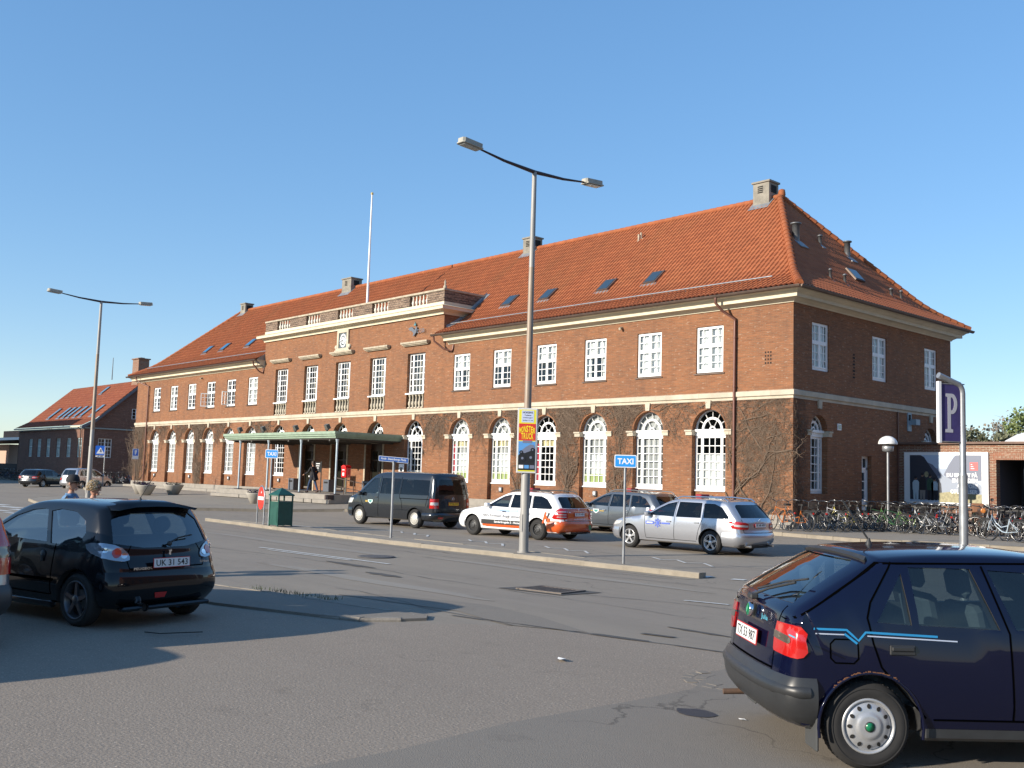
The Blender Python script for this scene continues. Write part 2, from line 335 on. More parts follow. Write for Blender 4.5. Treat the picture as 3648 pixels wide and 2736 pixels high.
def win_upper_mesh(w=1.31, z0=6.26, z1=8.09, D=.09):
    mb = MB(); h = w / 2; tz = z0 + (z1 - z0) * .585
    xs = [(0, .13), (-h * .53, .028), (h * .53, .028)]
    zs = [(tz, .15)] + [(z0 + .09 + (tz - .075 - z0 - .09) * k / 3, .028) for k in (1, 2)] + [(tz + .075 + (z1 - .09 - tz - .075) / 2, .028)]
    bars_rect(mb, -h, h, z0, z1, D, xs, zs, .095); mb.box(-h + .095, h - .095, D - .04, D + .02, z0 + .09, z0 + .14)
    return mb.data('window_frame', WHITE)
def win_tall_mesh(w=1.58, z0=6.27, z1=8.42, D=.2):
    mb = MB(); h = w / 2
    bars_rect(mb, -h, h, z0, z1, D, [(-.45, .12), (.45, .12), (-.13, .028), (.13, .028)], [(z0 + .07 + (z1 - z0 - .14) * k / 6, .035) for k in range(1, 6)], .085)
    return mb.data('window_frame', WHITE)
def pane_rect(w, z0, z1, D):
    return MB().add([(-w / 2 + .03, D, z0 + .03), (w / 2 - .03, D, z0 + .03), (w / 2 - .03, D, z1 - .03), (-w / 2 + .03, D, z1 - .03)], [(0, 1, 2, 3)]).data('pane', WGLASS)
def curtain_me(x0, x1, z0, z1, D, mt=CURT, wav=.03):
    mb = MB(); n = max(6, int((x1 - x0) / .05)); vs = []
    for i in range(n + 1):
        x = x0 + (x1 - x0) * i / n; y = D + wav * sin(i * 1.9) + .01 * sin(i * .7)
        vs += [(x, y, z0), (x, y, z1)]
    mb.add(vs, [(2 * i, 2 * i + 2, 2 * i + 3, 2 * i + 1) for i in range(n)], 0, True); return mb.data('curtain', mt)
ST = empty('station_building', (0, 0, 0), 0, 'long two-storey brick railway station with red tiled hipped roof and arched ground-floor windows', 'station')
WR = [-3.78 - 3.09 * i for i in range(6)]; WL = [-56.64 + 3.09 * i for i in range(6)]; WC = [BC + 3.586 * j for j in range(-2, 3)]
DOORS = [WC[1], WC[2], WC[3]]
ops = []
for x in WR + WL + [WC[0], WC[4]]: ops.append((x - .81, x + .81, .80, 3.98, .27, True))
for x in DOORS: ops.append((x - .81, x + .81, .80, 3.98, .5, True))
for x in WR + WL: ops.append((x - .655, x + .655, 6.22, 8.10, .12, False))
for x in WC: ops.append((x - .79, x + .79, 5.44, 8.42, .30, False))
w = MB(); wall_panel(w, XL, 0, .80, 9.2, ops)
sops = [(1.78 - .6, 1.78 + .6, 1.62, 3.98, .27, True), (10.88 - .6, 10.88 + .6, 1.62, 3.98, .27, True), (4.95, 5.72, .8, 3.16, .3, False)]
sops += [(y - .6, y + .6, 6.26, 8.10, .12, False) for y in (1.88, 6.42, 10.97)]
wall_panel(w, 0, YD, .80, 9.2, sops, SIDE)
for x in WR + WL + [WC[0], WC[4]]:      # apron below each window, inside the arched recess
    w.add([(x - .81, .22, .80), (x + .81, .22, .80), (x + .81, .22, 1.60), (x - .81, .22, 1.60)], [(0, 1, 2, 3)]); w.add([(x - .81, .22, 1.6), (x + .81, .22, 1.6), (x + .81, .3, 1.6), (x - .81, .3, 1.6)], [(0, 1, 2, 3)])
w.box(XL, 0, YD - .01, YD, .8, 9.2); w.box(XL, XL + .01, 0, YD, .8, 9.2)
# projecting centre block, upper part above the eaves
for (a, b, c, d) in [(BX0, 0, BX1, 0)]: w.box(BX0, BX1, -.004, .55, 9.14, 10.35); w.box(BX0, BX1, .55, 3.2, 9.2, 10.35)
w.build('wall', BRICK, ST)
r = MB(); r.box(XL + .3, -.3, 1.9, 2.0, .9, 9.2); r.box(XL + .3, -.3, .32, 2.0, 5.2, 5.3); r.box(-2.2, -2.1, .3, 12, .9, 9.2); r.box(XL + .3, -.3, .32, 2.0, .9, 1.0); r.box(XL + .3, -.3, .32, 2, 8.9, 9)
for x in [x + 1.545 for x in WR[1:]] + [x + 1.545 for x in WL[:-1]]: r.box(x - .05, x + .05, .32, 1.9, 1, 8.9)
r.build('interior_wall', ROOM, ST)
pl = MB(); pl.box(XL - .06, BX0 + 2.0, -.07, .0, .28, .80); pl.box(BX1 + -2.9, .07, -.07, .0, .28, .80); pl.box(0.0, .07, 0, YD, .28, .80); pl.box(XL - .06, XL, 0, YD, .28, .8)
pl.box(-23.6, .0, -.42, -.07, .2, .46); pl.box(XL - .4, BX0 + 1.8, -.55, -.07, .2, .5)
pl.build('plinth', PLINTH, ST)
def profile_run(mb, prof, y_end=YD, x0=XL, left_return=True, m=0):
    n = len(prof); vs = []
    rows = []
    if left_return: rows.append([(XL - d, y_end, z) for d, z in prof]); rows.append([(XL - d, -d, z) for d, z in prof])
    else: rows.append([(x0, -d, z) for d, z in prof])
    rows.append([(d, -d, z) for d, z in prof]); rows.append([(d, y_end + d * (y_end == YD), z) for d, z in prof])
    vs = [p for rr in rows for p in rr]; fs = []
    for k in range(len(rows) - 1):
        for i in range(n - 1): fs.append((k * n + i, k * n + i + 1, (k + 1) * n + i + 1, (k + 1) * n + i))
    fs.append(tuple(range(n))); fs.append(tuple(range(len(vs) - n, len(vs))))
    mb.add(vs, fs, m)
sc = MB(); profile_run(sc, [(0, 5.10), (.025, 5.10), (.025, 5.135), (.012, 5.14), (.012, 5.20), (.03, 5.20), (.075, 5.225), (.075, 5.40), (.0, 5.43)])
for k in range(36):     # joints between the stones of the string course
    x = -.9 - k * 1.66; sc.box(x - .006, x + .006, -.0775, -.07, 5.226, 5.40, 1)
sc.build('string_course', [STONE, mat('stone joint', (.35, .28, .2), .9)], ST)
CORN = [(0, 8.66), (.05, 8.66), (.06, 8.70), (.15, 8.76), (.20, 8.79), (.38, 8.80), (.38, 8.93), (.42, 8.94), (.5, 9.02), (.60, 9.05), (.60, 9.09), (.0, 9.10)]
cm = MB(); profile_run(cm, CORN, left_return=False, x0=BX1 + .45)
n = len(CORN)
rows = [[(XL - d, YD, z) for d, z in CORN], [(XL - d, -d, z) for d, z in CORN], [(BX0 + .06, -d, z) for d, z in CORN]]
vs = [p for rr in rows for p in rr]; cm.add(vs, [(k * n + i, k * n + i + 1, (k + 1) * n + i + 1, (k + 1) * n + i) for k in range(2) for i in range(n - 1)] + [tuple(range(2 * n, 3 * n))])
cm.build('cornice', CREAM, ST)
g = MB()
def halfpipe(mb, p0, p1, r=.085):
    d = (Vector(p1) - Vector(p0)); L = d.length; d.normalize(); s = d.cross(Vector((0, 0, 1)))
    vs = []
    for P in (Vector(p0), Vector(p1)):
        for k in range(9): a = pi + pi * k / 8; vs.append(P + s * (cos(a) * r) + Vector((0, 0, 1)) * (sin(a) * r * 1.1))
    mb.add(vs, [(k, k + 1, 10 + k, 9 + k) for k in range(8)], 0, True); mb.add(vs, [tuple(range(9)), tuple(range(9, 18))])
    mb.tube([Vector(p0) + s * r, Vector(p1) + s * r], .014, 5); mb.tube([Vector(p0) - s * r, Vector(p1) - s * r], .014, 5)
halfpipe(g, (BX1 - .16, -.70, 9.13), (.72, -.70, 9.13)); halfpipe(g, (.72, -.70, 9.13), (.72, YD + .7, 9.13)); halfpipe(g, (XL - .72, -.70, 9.13), (BX0 + .1, -.70, 9.13))
g.build('gutter', GUTTER, ST)
# --- tiled roof
RUN = YD / 2 + .65; KS = (.65 + 4.81) / RUN
def zroof(r):
    if r < 1: return 9.15 + .5 * r
    if r < 2.2: return 9.65 + .5 * (r - 1) + .398 * (r - 1) ** 2 / 2.4
    return 9.65 + .6 + .2388 + .898 * (r - 2.2)
CORR = [(0, 0), (.30, .034), (.62, .060), (.86, .062)]
def tiled(mb, T, u0, u1, lim, zf, per=.22, sub=4, course=.31, lo=lambda u: 0.0, amp=1.0, runmax=RUN):
    nu = int((u1 - u0) / per * sub); cols = []
    rows = []; r = 0.0
    while r < runmax: rows += [(r, .018), (min(r + course * .97, runmax), 0)]; r += course
    for i in range(nu + 1):
        u = u0 + (i // sub + CORR[i % sub][0]) * per; u = min(u, u1); hi = lim(u); l = lo(u); h = CORR[i % sub][1] * amp
        cols.append([(u, min(max(rr, l), hi), zf(min(max(rr, l), hi)) + h + dz) for rr, dz in rows])
    vs = [p for c in cols for p in c]; n = len(rows); fs = []
    for i in range(nu):
        a, b = cols[i], cols[i + 1]
        for j in range(n - 1):
            if a[j][1] == a[j + 1][1] and b[j][1] == b[j + 1][1]: continue
            fs.append((i * n + j, (i + 1) * n + j, (i + 1) * n + j + 1, i * n + j + 1))
    mb.add(vs, fs, 0, False, T)
def limf(u):
    a = RUN * (.65 - u) / (.65 + 4.81); b = RUN * (u - (XL - .65)) / (.65 + 4.81); return max(0, min(RUN, a, b))
lof = lambda u: .78 if BX0 + .0 < u < BX1 + .0 else 0.0
RF = MB(); tiled(RF, Matrix.Translation((0, -.65, 0)), XL - .65, .65, limf, zroof, lo=lof)
TS = basis((.65, 0, 0), (0, 1, 0), (-1, 0, 0), (0, 0, 1))
zside = lambda r: zroof(r / KS)
lims = lambda u: max(0, min(RUN * KS, (u + .65) * KS, (YD + .65 - u) * KS))
tiled(RF, TS, -.65, YD + .65, lims, zside, runmax=RUN * KS, course=.27)
for (pa, pb) in [(0, 0)]:     # rear and left slopes, seen only from the side
    q = 10
    for k in range(q):
        r0, r1 = RUN * k / q, RUN * (k + 1) / q; z0, z1 = zroof(r0), zroof(r1); a0, a1 = r0 * KS, r1 * KS
        RF.add([(XL - .65 + a0, YD + .65 - r0, z0), (.65 - a0, YD + .65 - r0, z0), (.65 - a1, YD + .65 - r1, z1), (XL - .65 + a1, YD + .65 - r1, z1)], [(0, 1, 2, 3)])
        RF.add([(XL - .65 + a0, -.65 + r0, z0), (XL - .65 + a0, YD + .65 - r0, z0), (XL - .65 + a1, YD + .65 - r1, z1), (XL - .65 + a1, -.65 + r1, z1)], [(0, 1, 2, 3)])
roof = RF.build('roof', TILE, ST)
sf = MB(); sf.box(XL - .6, BX0 + .1, -.6, 3, 9.10, 9.12); sf.box(BX1 + .45, .6, -.6, 3, 9.10, 9.12); sf.box(-3, .6, 3, YD + .6, 9.10, 9.12); sf.build('soffit', CREAM, ST)
def ridge_tiles(mb, p0, p1, r=.13, step=.38, zf=None, n=None):
    p0, p1 = Vector(p0), Vector(p1); L = (p1 - p0).length; n = n or int(L / step)
    for i in range(n):
        a = i / n; b = (i + 1.12) / n
        A = p0.lerp(p1, a); B = p0.lerp(p1, min(b, 1))
        if zf: A.z = zf(a); B.z = zf(min(b, 1))
        mb.tube([A, B], [r * 1.12, r * .92], 8, 0)
rt = MB(); ridge_tiles(rt, (XL + 4.81, YD / 2, 14.93), (-4.81, YD / 2, 14.93))
ridge_tiles(rt, (.6, -.6, 9.2), (-4.81, YD / 2, 14.9), .15, zf=lambda t: zroof(RUN * t) + .06)
ridge_tiles(rt, (.6, YD + .6, 9.2), (-4.81, YD / 2, 14.9), .15, zf=lambda t: zroof(RUN * t) + .06)
ridge_tiles(rt, (XL - .6, -.6, 9.2), (XL + 4.81, YD / 2, 14.9), .13, zf=lambda t: zroof(RUN * t) + .05)
rt.lathe([(.0, .28), (.14, .22), (.17, .0), (.12, -.15)], 10, 0, True, Matrix.Translation((-4.7, YD / 2, 15.0)))
rt.build('ridge_tiles', TILE, roof)
def chimney(x, sy=.75, sx=.85, top=15.85, m=None):
    c = MB(); m = m or CHIM; y = YD / 2
    c.box(x - sx / 2, x + sx / 2, y - sy / 2, y + sy / 2, 14.1, top - .08); c.box(x - sx / 2 - .06, x + sx / 2 + .06, y - sy / 2 - .06, y + sy / 2 + .06, top - .08, top)
    c.add([(x - sx / 2 - .1, y - sy / 2 - .3, zroof(RUN - sy / 2 - .3) + .07), (x + sx / 2 + .1, y - sy / 2 - .3, zroof(RUN - sy / 2 - .3) + .07), (x + sx / 2 + .1, y, 15.0), (x - sx / 2 - .1, y, 15.0)], [(0, 1, 2, 3)], 1)
    for k in range(4): c.box(x - .18, x + .1, y - sy / 2 - .012, y - sy / 2 - .004, top - .55 + k * .09, top - .50 + k * .09, 2)
    c.box(x + sx / 2 + .002, x + sx / 2 + .01, y - .22, y + .22, top - .55, top - .2, 2)
    c.build('chimney', [m, LEAD, DARK], roof)
chimney(-5.55, .75, .85, 15.72); chimney(-21.1, .7, .85, 15.6); chimney(-39.7, .9, 1.15, 15.6); chimney(-55.2, .7, .8, 15.5)
def roof_item(x, y, w, l, name='skylight', blue=False):        # lies on the front slope; (x,y) lower left corner
    r0 = y + .65; z0 = zroof(r0); r1 = r0 + l; z1 = zroof(r1); ang = atan2(z1 - z0, r1 - r0); s = MB(TR(x, y, z0 + .045, 0, ang)); L = hypot(l, z1 - z0)
    s.box(-.05, w + .05, -.05, L + .05, 0, .07, 0); s.box(.04, w - .04, .04, L - .04, .07, .085, 1); s.box(-.12, w + .12, -.22, -.05, -.02, .012, 2)
    return s.build(name, [GUTTER, SKYG if not blue else mat('blue sky light pane', (.03, .16, .30), .08, spec=1), LEAD], roof)
for x, y in ((-18.25, 1.72), (-15.45, 1.72), (-11.5, 1.70), (-8.66, 1.70)): roof_item(x, y, .62, .62)
for x in (-52.8, -50.0, -46.0): roof_item(x, 1.75, .62, .62, blue=True)
s = MB(); zz = zside(2.6); 
sl = MB(basis((-1.10, 6.45, zside(.65 + 1.10) + .07), (0, 1, 0), Vector((-1, 0, (zside(2.7) - zside(1.75)) / .95)).normalized(), Vector(((zside(2.7) - zside(1.75)) / .95, 0, 1)).normalized()))
sl.box(0, .78, 0, .72, 0, .07); sl.box(.06, .72, .06, .66, .07, .09, 1); sl.build('skylight', [GUTTER, SKYG], roof)
for (x, y, r, h) in [(-2.44, 4.02, .15, .75), (-2.63, 6.22, .07, .45), (-2.49, 8.27, .13, .7), (-.83, 3.99, .05, .45), (-.84, 5.14, .06, .4), (-.83, 9.03, .06, .4), (-.81, 9.89, .05, .45)]:
    if (x + 4) * 1 < 0 and False: continue
    z = zside(.65 - x); v = MB(Matrix.Translation((x, y, z - .1))); v.lathe([(r, 0), (r, h), (r * 1.5, h), (r * 1.5, h + .05), (0, h + .1)], 12)
    v.box(-r * 2, r * 3.5, -r * 2, r * 2, .06, .10, 1, TR(ry=.75)); v.build('vent_pipe', [GALVD, LEAD], roof)
for x, y in ((-12.05, 5.2), (-12.0, 5.32), (-59.6, 1.0), (-59.0, 1.0)):
    v = MB(Matrix.Translation((x, y, zroof(min(y + .65, RUN)) if x > -50 else 9.75))); v.tube([(0, 0, 0), (0, 0, .35)], .05, 8); v.tube([(-.12, 0, .02), (.12, 0, .02)], .03, 5); v.build('vent_pipe', STONE2, roof)
sg = MB()     # snow guard rail
for (xa, xb) in ((BX1 + .2, -1.1), (XL + 1.0, BX0 - .3)):
    for k, (yy, dz) in enumerate(((.28, .30),)):
        z = zroof(yy + .65) + .2; sg.tube([(xa, yy, z), (xb, yy, z)], .028, 6)
    k = xa
    while k < xb: sg.tube([(k, .28, zroof(.93) + .2), (k, .40, zroof(1.05))], .015, 4); k += .9
sg.build('snow_guard', GALV, roof)
# --- centre block attic
at = MB(); P2 = [(0, 10.30), (.05, 10.30), (.05, 10.37), (.09, 10.40), (.09, 10.44), (.30, 10.50), (.42, 10.52), (.42, 10.66), (.46, 10.69), (.10, 10.80), (.02, 10.83), (.02, 10.98), (0, 10.98)]
n = len(P2); rows = [[(BX0 - d, 2.6, z) for d, z in P2], [(BX0 - d, -.06 - d, z) for d, z in P2], [(BX1 + d, -.06 - d, z) for d, z in P2], [(BX1 + d, 2.6, z) for d, z in P2]]
at.add([p for rr in rows for p in rr], [(k * n + i, k * n + i + 1, (k + 1) * n + i + 1, (k + 1) * n + i) for k in range(3) for i in range(n - 1)])
at.build('block_cornice', CREAM, ST)
BALU = [(-38.2, -36.6), (-34.61, -33.0), (-31.01, -29.41), (-27.42, -25.83), (-23.83, -22.25)]
pp = MB(); e = [BX0] + [v for b in BALU for v in b] + [BX1]
for i in range(0, len(e), 2): pp.box(e[i], e[i + 1], -.06, .22, 10.98, 11.58)
pp.box(BX0, BX0 + .28, .22, 3.0, 10.98, 11.58); pp.box(BX1 - .28, BX1, .22, 3.0, 10.98, 11.58)
par = pp.build('parapet', BRICKD, ST)
cp = MB(); cp.box(BX0 - .04, BX1 + .04, -.11, .27, 11.58, 11.68); cp.box(BX0 - .04, BX0 + .3, .27, 3.0, 11.58, 11.68); cp.box(BX1 - .3, BX1 + .04, .27, 3.0, 11.58, 11.68); cp.box(BX0 + .1, BX1 - .1, .05, 3.2, 10.3, 10.5)
for a, b in BALU: cp.box(a, b, .18, .21, 11.0, 11.1)
cp.build('coping', STONE2, par)
cb = MB(); cb.box(BX0 + .28, BX1 - .28, .3, 3.0, 10.96, 10.985)
cb.build('flat_roof', LEAD, ST)
BP = [(.075, 0), (.075, .05), (.045, .07), (.05, .10), (.085, .22), (.07, .30), (.04, .36), (.05, .39), (.05, .41), (.035, .44), (.04, .52), (.06, .56), (.07, .58), (.07, .62)]
bal = MB().lathe(BP, 10).data('baluster', mat('baluster stone', (.70, .66, .56), .8, var=.15, vs=6))
for a, b in BALU:
    for k in range(5): link_mesh('baluster', bal, par, ((a + .17 + (b - a - .34) * k / 4), .08, 10.97))
fin = MB(); fin.lathe([(.09, 0), (.1, .1), (.05, .2), (.06, .35), (.0, .5)], 8); fin.build('finial', STONE2, par, (BX1 - .1, .05, 11.68))
hl = MB()
for x in WC:
    hl.box(x - 1.17, x + 1.17, -.26, 0, 8.93, 9.03); hl.box(x - 1.13, x + 1.13, -.20, 0, 8.87, 8.93); hl.box(x - 1.08, x + 1.08, -.12, 0, 8.82, 8.87)
hood = hl.build('hood_moulding', STONE2, ST)
# clock
ck = MB(); cx, cz = -30.3, 9.70
ck.box(cx - .68, cx + .68, -.12, 0, 9.03, 9.22); ck.box(cx - .60, cx - .42, -.10, 0, 9.22, 10.30); ck.box(cx + .42, cx + .60, -.10, 0, 9.22, 10.30); ck.box(cx - .42, cx + .42, -.10, 0, 10.14, 10.30); ck.box(cx - .78, cx + .78, -.14, 0, 9.03, 9.12)
for s_ in (-1, 1): ck.lathe([(0, -.1), (.13, -.1), (.13, 0)], 12, 0, True, basis((cx + s_ * .68, -.005, 9.3), (1, 0, 0), (0, 0, 1), (0, 1, 0)))
ckf = ck.build('clock', STONE, ST)
dl = MB(); dl.box(cx - .42, cx + .42, -.05, -.02, 9.22, 10.14)
dial = dl.build('dial', mat('clock slate', (.10, .12, .12), .4), ckf)
nm = MB(); O = basis((cx, -.055, 9.68), (1, 0, 0), (0, 0, 1), (0, -1, 0))
for k in range(12):
    a = pi / 2 - k * pi / 6; T = O @ TR(cos(a) * .29, sin(a) * .35, 0, a - pi / 2)
    nm.prism([(.085 * cos(t * pi / 6), .062 * sin(t * pi / 6)) for t in range(12)], 0, .006, 0, T)
    nm.box(-.012, .012, -.045, .045, .006, .009, 1, T)
nm.lathe([(.18, .0), (.18, .004), (.0, .004)], 24, 0, False, O @ Matrix.Diagonal((1, 1.15, 1, 1)))
nm.build('numerals', [SWHITE, INK], ckf)
hd = MB()
for a, L, wd in ((pi / 2 - radians(262), .27, .022), (pi / 2 - radians(205), .32, .015)): hd.box(-wd, wd, -.06, L, .008, .014, 0, O @ TR(rz=a - pi / 2))
hd.lathe([(.03, 0), (.03, .02), (0, .02)], 10, 0, False, O); hd.build('hand', INK, ckf)
# railway crest and letters
lg = MB(FACE((0, -.075, 0)))
lg.prism([(-23.75, 9.80), (-23.45, 9.86), (-23.18, 9.66), (-23.05, 9.86), (-22.98, 9.78), (-23.04, 9.52), (-23.25, 9.34), (-23.34, 9.35), (-23.28, 9.50), (-23.45, 9.62), (-23.62, 9.66)], 0, .05)
lg.prism([(-23.22, 9.90), (-23.12, 9.90), (-23.08, 10.0), (-23.13, 9.98), (-23.17, 10.05), (-23.21, 9.98), (-23.27, 10.0)], 0, .05, 1); lg.box(-23.19, -23.15, 10.04, 10.09, 0, .05, 1)
put_text(lg, 'DSB', .66, .21, TR(-22.63, 9.58, .05), 0)
tag(lg.build('railway_emblem', [mat('emblem grey', (.13, .14, .16), .4), mat('emblem crown', (.08, .25, .28), .4)]), 'dark grey winged crown emblem with letters DSB high on the centre block', 'emblem')
# --- windows (one mesh of each kind, copied)
AF, AP = win_arch_mesh(), pane_arch_mesh(); UF = win_upper_mesh(); UP = pane_rect(1.31, 6.26, 8.09, .095); TF = win_tall_mesh(); TP = pane_rect(1.58, 6.27, 8.42, .205)
C_low = curtain_me(-.78, .78, 1.65, 3.05, .345, wav=.012); C_grn = MB().add([(-.78, .30, 1.75), (.78, .30, 1.75), (.78, .30, 2.15), (-.78, .30, 2.15)], [(0, 1, 2, 3)]).data('foil', GREENF)
C_top = curtain_me(-.8, .8, 3.35, 3.72, .36, mat('patterned valance', (.72, .62, .35), .9, var=.5, vs=12)); C_full = curtain_me(-.62, .62, 6.28, 8.05, .19)
C_hi = curtain_me(-.62, .62, 7.35, 8.05, .19); C_l = curtain_me(-.62, -.32, 6.28, 8.05, .19); C_r = curtain_me(.32, .62, 6.28, 8.05, .19)
C_arch = MB().add([(x, .37, z) for x, z in arcp(0, 3.98, .8, 14)] + [(.8, .37, 1.6), (-.8, .37, 1.6)], [tuple(range(17))]).data('net_curtain', NET)
R_l = MB().add([(-.74, .30, 1.75), (-.55, .30, 1.75), (-.55, .30, 3.5), (-.74, .30, 3.5)], [(0, 1, 2, 3)]).data('foil', REDF)
T_d = curtain_me(-.7, .7, 6.3, 8.4, .7, BLIND); C_gry = curtain_me(-.8, .8, 1.65, 2.9, .34, mat('grey net', (.5, .5, .5), .9))
SILL = MB().box(-.73, .73, -.05, .06, 6.17, 6.22).data('sill', GUTTER)
LAMPB = MB(); LAMPB.bbox(-.11, .11, -.10, .0, 1.18, 1.42, .02); LAMPB.box(-.06, .06, -.106, -.10, 1.26, 1.38, 1); LAMPB = LAMPB.data('wall_light', [GALVD, SWHITE])
def place_window(nm, f, p, x, extra=(), wd=None, T=None, loc=None, rz=0, parent=ST, scx=1):
    o = link_mesh(nm, f, parent, loc or (x, 0, 0), rz); q = link_mesh('pane', p, o)
    o.scale = (scx, 1, 1)
    for e in extra: link_mesh(e.name.split('.')[0], e, o)
    return o
KS_ = MB(); KS_.prism([(-.10, 4.82), (.10, 4.82), (.13, 5.14), (-.13, 5.14)], -.07, .0, 0, FR); KS_ = KS_.data('keystone', STONE)
IMP = MB()
for s_ in (-1, 1):
    a, b = (.81, 1.13) if s_ > 0 else (-1.13, -.81)
    IMP.box(a, b, -.10, .0, 3.93, 3.99); IMP.box(a + (.03 if s_ < 0 else 0), b - (.03 if s_ > 0 else 0), -.06, 0, 3.78, 3.93)
    c = (.81, .812) if s_ > 0 else (-.812, -.81)
    IMP.box(.77 if s_ > 0 else -.81, .81 if s_ > 0 else -.77, -.10, .26, 3.93, 3.99); IMP.box(.78 if s_ > 0 else -.81, .81 if s_ > 0 else -.78, -.06, .26, 3.78, 3.93)
IMP = IMP.data('impost', STONE)
for i, x in enumerate(WR):
    ex = {0: [C_low], 1: [C_arch], 2: [C_arch, C_low, C_grn], 3: [C_top, R_l], 4: [C_arch, C_top, C_low, C_grn], 5: [C_arch, C_top, C_low, C_grn, R_l]}[i]
    place_window('arched_window', AF, AP, x, ex); link_mesh('keystone', KS_, ST, (x, 0, 0)); link_mesh('impost', IMP, ST, (x, 0, 0))
    place_window('upper_window', UF, UP, x, {0: [C_full], 1: [C_full], 2: [C_hi, C_l, C_r], 3: [C_hi, C_r], 4: [C_hi], 5: [C_hi, C_l, C_r]}[i]); link_mesh('sill', SILL, ST, (x, 0, 0))
    if i % 2 == 0 or i == 4: link_mesh('wall_light', LAMPB, ST, (x, .22, 0))
for i, x in enumerate(WL):
    place_window('arched_window', AF, AP, x, [C_arch, C_low] if i % 2 else [C_arch]); link_mesh('keystone', KS_, ST, (x, 0, 0)); link_mesh('impost', IMP, ST, (x, 0, 0))
    place_window('upper_window', UF, UP, x, [[C_l], [C_l, C_r], [C_hi], [], [], [C_full]][i]); link_mesh('sill', SILL, ST, (x, 0, 0))
    if i % 2 == 0: link_mesh('wall_light', LAMPB, ST, (x, .22, 0))
cs = MB(); bars_rect(cs, 0, .52, 6.33, 7.28, 0, [(.26, .025)], [(6.65, .025), (6.97, .025)], .06, .04); cs = cs.data('open_casement', WHITE)
for x, a in ((WL[3] - .5, -115), (WL[4] - .5, -80)): link_mesh('open_casement', cs, ST, (x, .06, 0), radians(a))
TSILL = MB(); TSILL.box(-.85, .79, -.05, .24, 6.19, 6.265); TSILL.box(-.79, .79, .23, .29, 5.44, 6.19, 1); TSILL = TSILL.data('sill', [WHITE, DARK])
balb = MB(); balb.lathe([(r * 1.15, z * .72 / .62) for r, z in BP], 10); balb.box(-.1, .1, -.1, .1, 0, .05); balb = balb.data('baluster', STONE)
for x in WC:
    o = place_window('tall_window', TF, TP, x, [T_d]); link_mesh('sill', TSILL, o); link_mesh('keystone', KS_, ST, (x, 0, 0))
    for k in range(5): link_mesh('baluster', balb, o, (-.58 + .29 * k, .10, 5.45))
for x in (WC[0], WC[4]): place_window('arched_window', AF, AP, x); link_mesh('impost', IMP, ST, (x, 0, 0)); link_mesh('wall_light', LAMPB, ST, (x, .22, 0))
# entrances under the canopy: arched fanlight above, dark timber doors below
FAN = MB(); c = 4.0
FAN.rings(arcp(0, c, .81, 20), arcp(0, c, .735, 20), .34, .39, 0, FR); FAN.rings(arcp(0, c, .5, 16), arcp(0, c, .37, 16), .33, .38, 0, FR)
for k in range(1, 6): a = pi * k / 6; FAN.tube([(cos(a) * .48, .36, c + sin(a) * .48), (cos(a) * .78, .36, c + sin(a) * .78)], .018, 4, sm=False)
for a in (pi / 3, pi / 2, 2 * pi / 3): FAN.tube([(cos(a) * .05, .36, c + sin(a) * .05), (cos(a) * .42, .36, c + sin(a) * .42)], .018, 4, sm=False)
FAN = FAN.data('fanlight', WHITE)
DWOOD = mat('dark oak door', (.045, .025, .015), .35, var=.3, vs=5); YEL = mat('yellow notice', (.65, .38, .02), .6); OLIVE = mat('olive glass door', (.20, .18, .04), .25)
for i, x in enumerate(DOORS):
    o = link_mesh('entrance', FAN, ST, (x, 0, 0))
    d = MB(); d.box(-.81, .81, .36, .44, 3.3, 3.98); d.box(-.81, -.70, .33, .44, .8, 3.3); d.box(.70, .81, .33, .44, .8, 3.3); d.box(-.70, .70, .35, .44, 3.15, 3.3); d.box(-.70, .70, .35, .44, 2.6, 2.68)
    d.box(-.02, .02, .36, .44, .8, 3.15); d.box(-.68, -.04, .37, .42, .8, .98)
    for s_ in (-1, 1): d.box(min(.05 * s_, .12 * s_), max(.05 * s_, .12 * s_), .36, .42, .8, 3.15)
    dd = d.build('door', DWOOD, o); pn = MB(); pn.box(-.70, .70, .40, .41, .8, 3.2); pn.build('door_pane', mat('door glass', (.02, .02, .015), .06, spec=.9), o)
    if i == 1: q = MB(); q.box(.1, .62, .38, .395, 1.95, 2.2); q.build('notice', YEL, o)
    q = MB(); q.box(.12, .66, .385, .398, .85, 1.75); q.build('door_panel', OLIVE, o)
    j = MB(); j.box(-.95, -.82, -.04, 0, .76, 3.55); j.box(.82, .95, -.04, 0, .76, 3.55); j.box(-.95, .95, -.04, 0, 3.55, 3.68); j.build('door_surround', STONE2, o)
# side wall windows and door
SR = radians(90)
SF = win_arch_mesh(.6, 1.62, 3.98, .27); SP = pane_arch_mesh(.59, 1.66, 4.0, .275); SU = win_upper_mesh(1.2, 6.28, 8.09, .09); SUP = pane_rect(1.2, 6.28, 8.09, .095)
IMPS = IMP.copy(); 
C_shop = MB(); rnd = random.Random(4)
for k in range(10): y = rnd.uniform(-.5, .3); z = 1.7 + k * .17; C_shop.box(y, y + rnd.uniform(.1, .3), .6, .75, z, z + rnd.uniform(.06, .14), rnd.choice((0, 0, 1)))
C_shop.box(-.5, .5, .6, .9, 1.68, 1.7); C_shop.box(-.3, -.05, .5, .52, 2.9, 3.2, 1); C_shop = C_shop.data('shelf_goods', [CURT, REDF])
for y, ex in ((1.78, [C_shop]), (10.88, [])):
    o = link_mesh('arched_window', SF, ST, (0, y, 0), SR); link_mesh('pane', SP, o)
    for e_ in ex: link_mesh('shelf_goods', e_, o)
    link_mesh('keystone', KS_, ST, (0, y, 0), SR); im = link_mesh('impost', IMPS, ST, (0, y, 0), SR); im.scale = (.76, 1, 1)
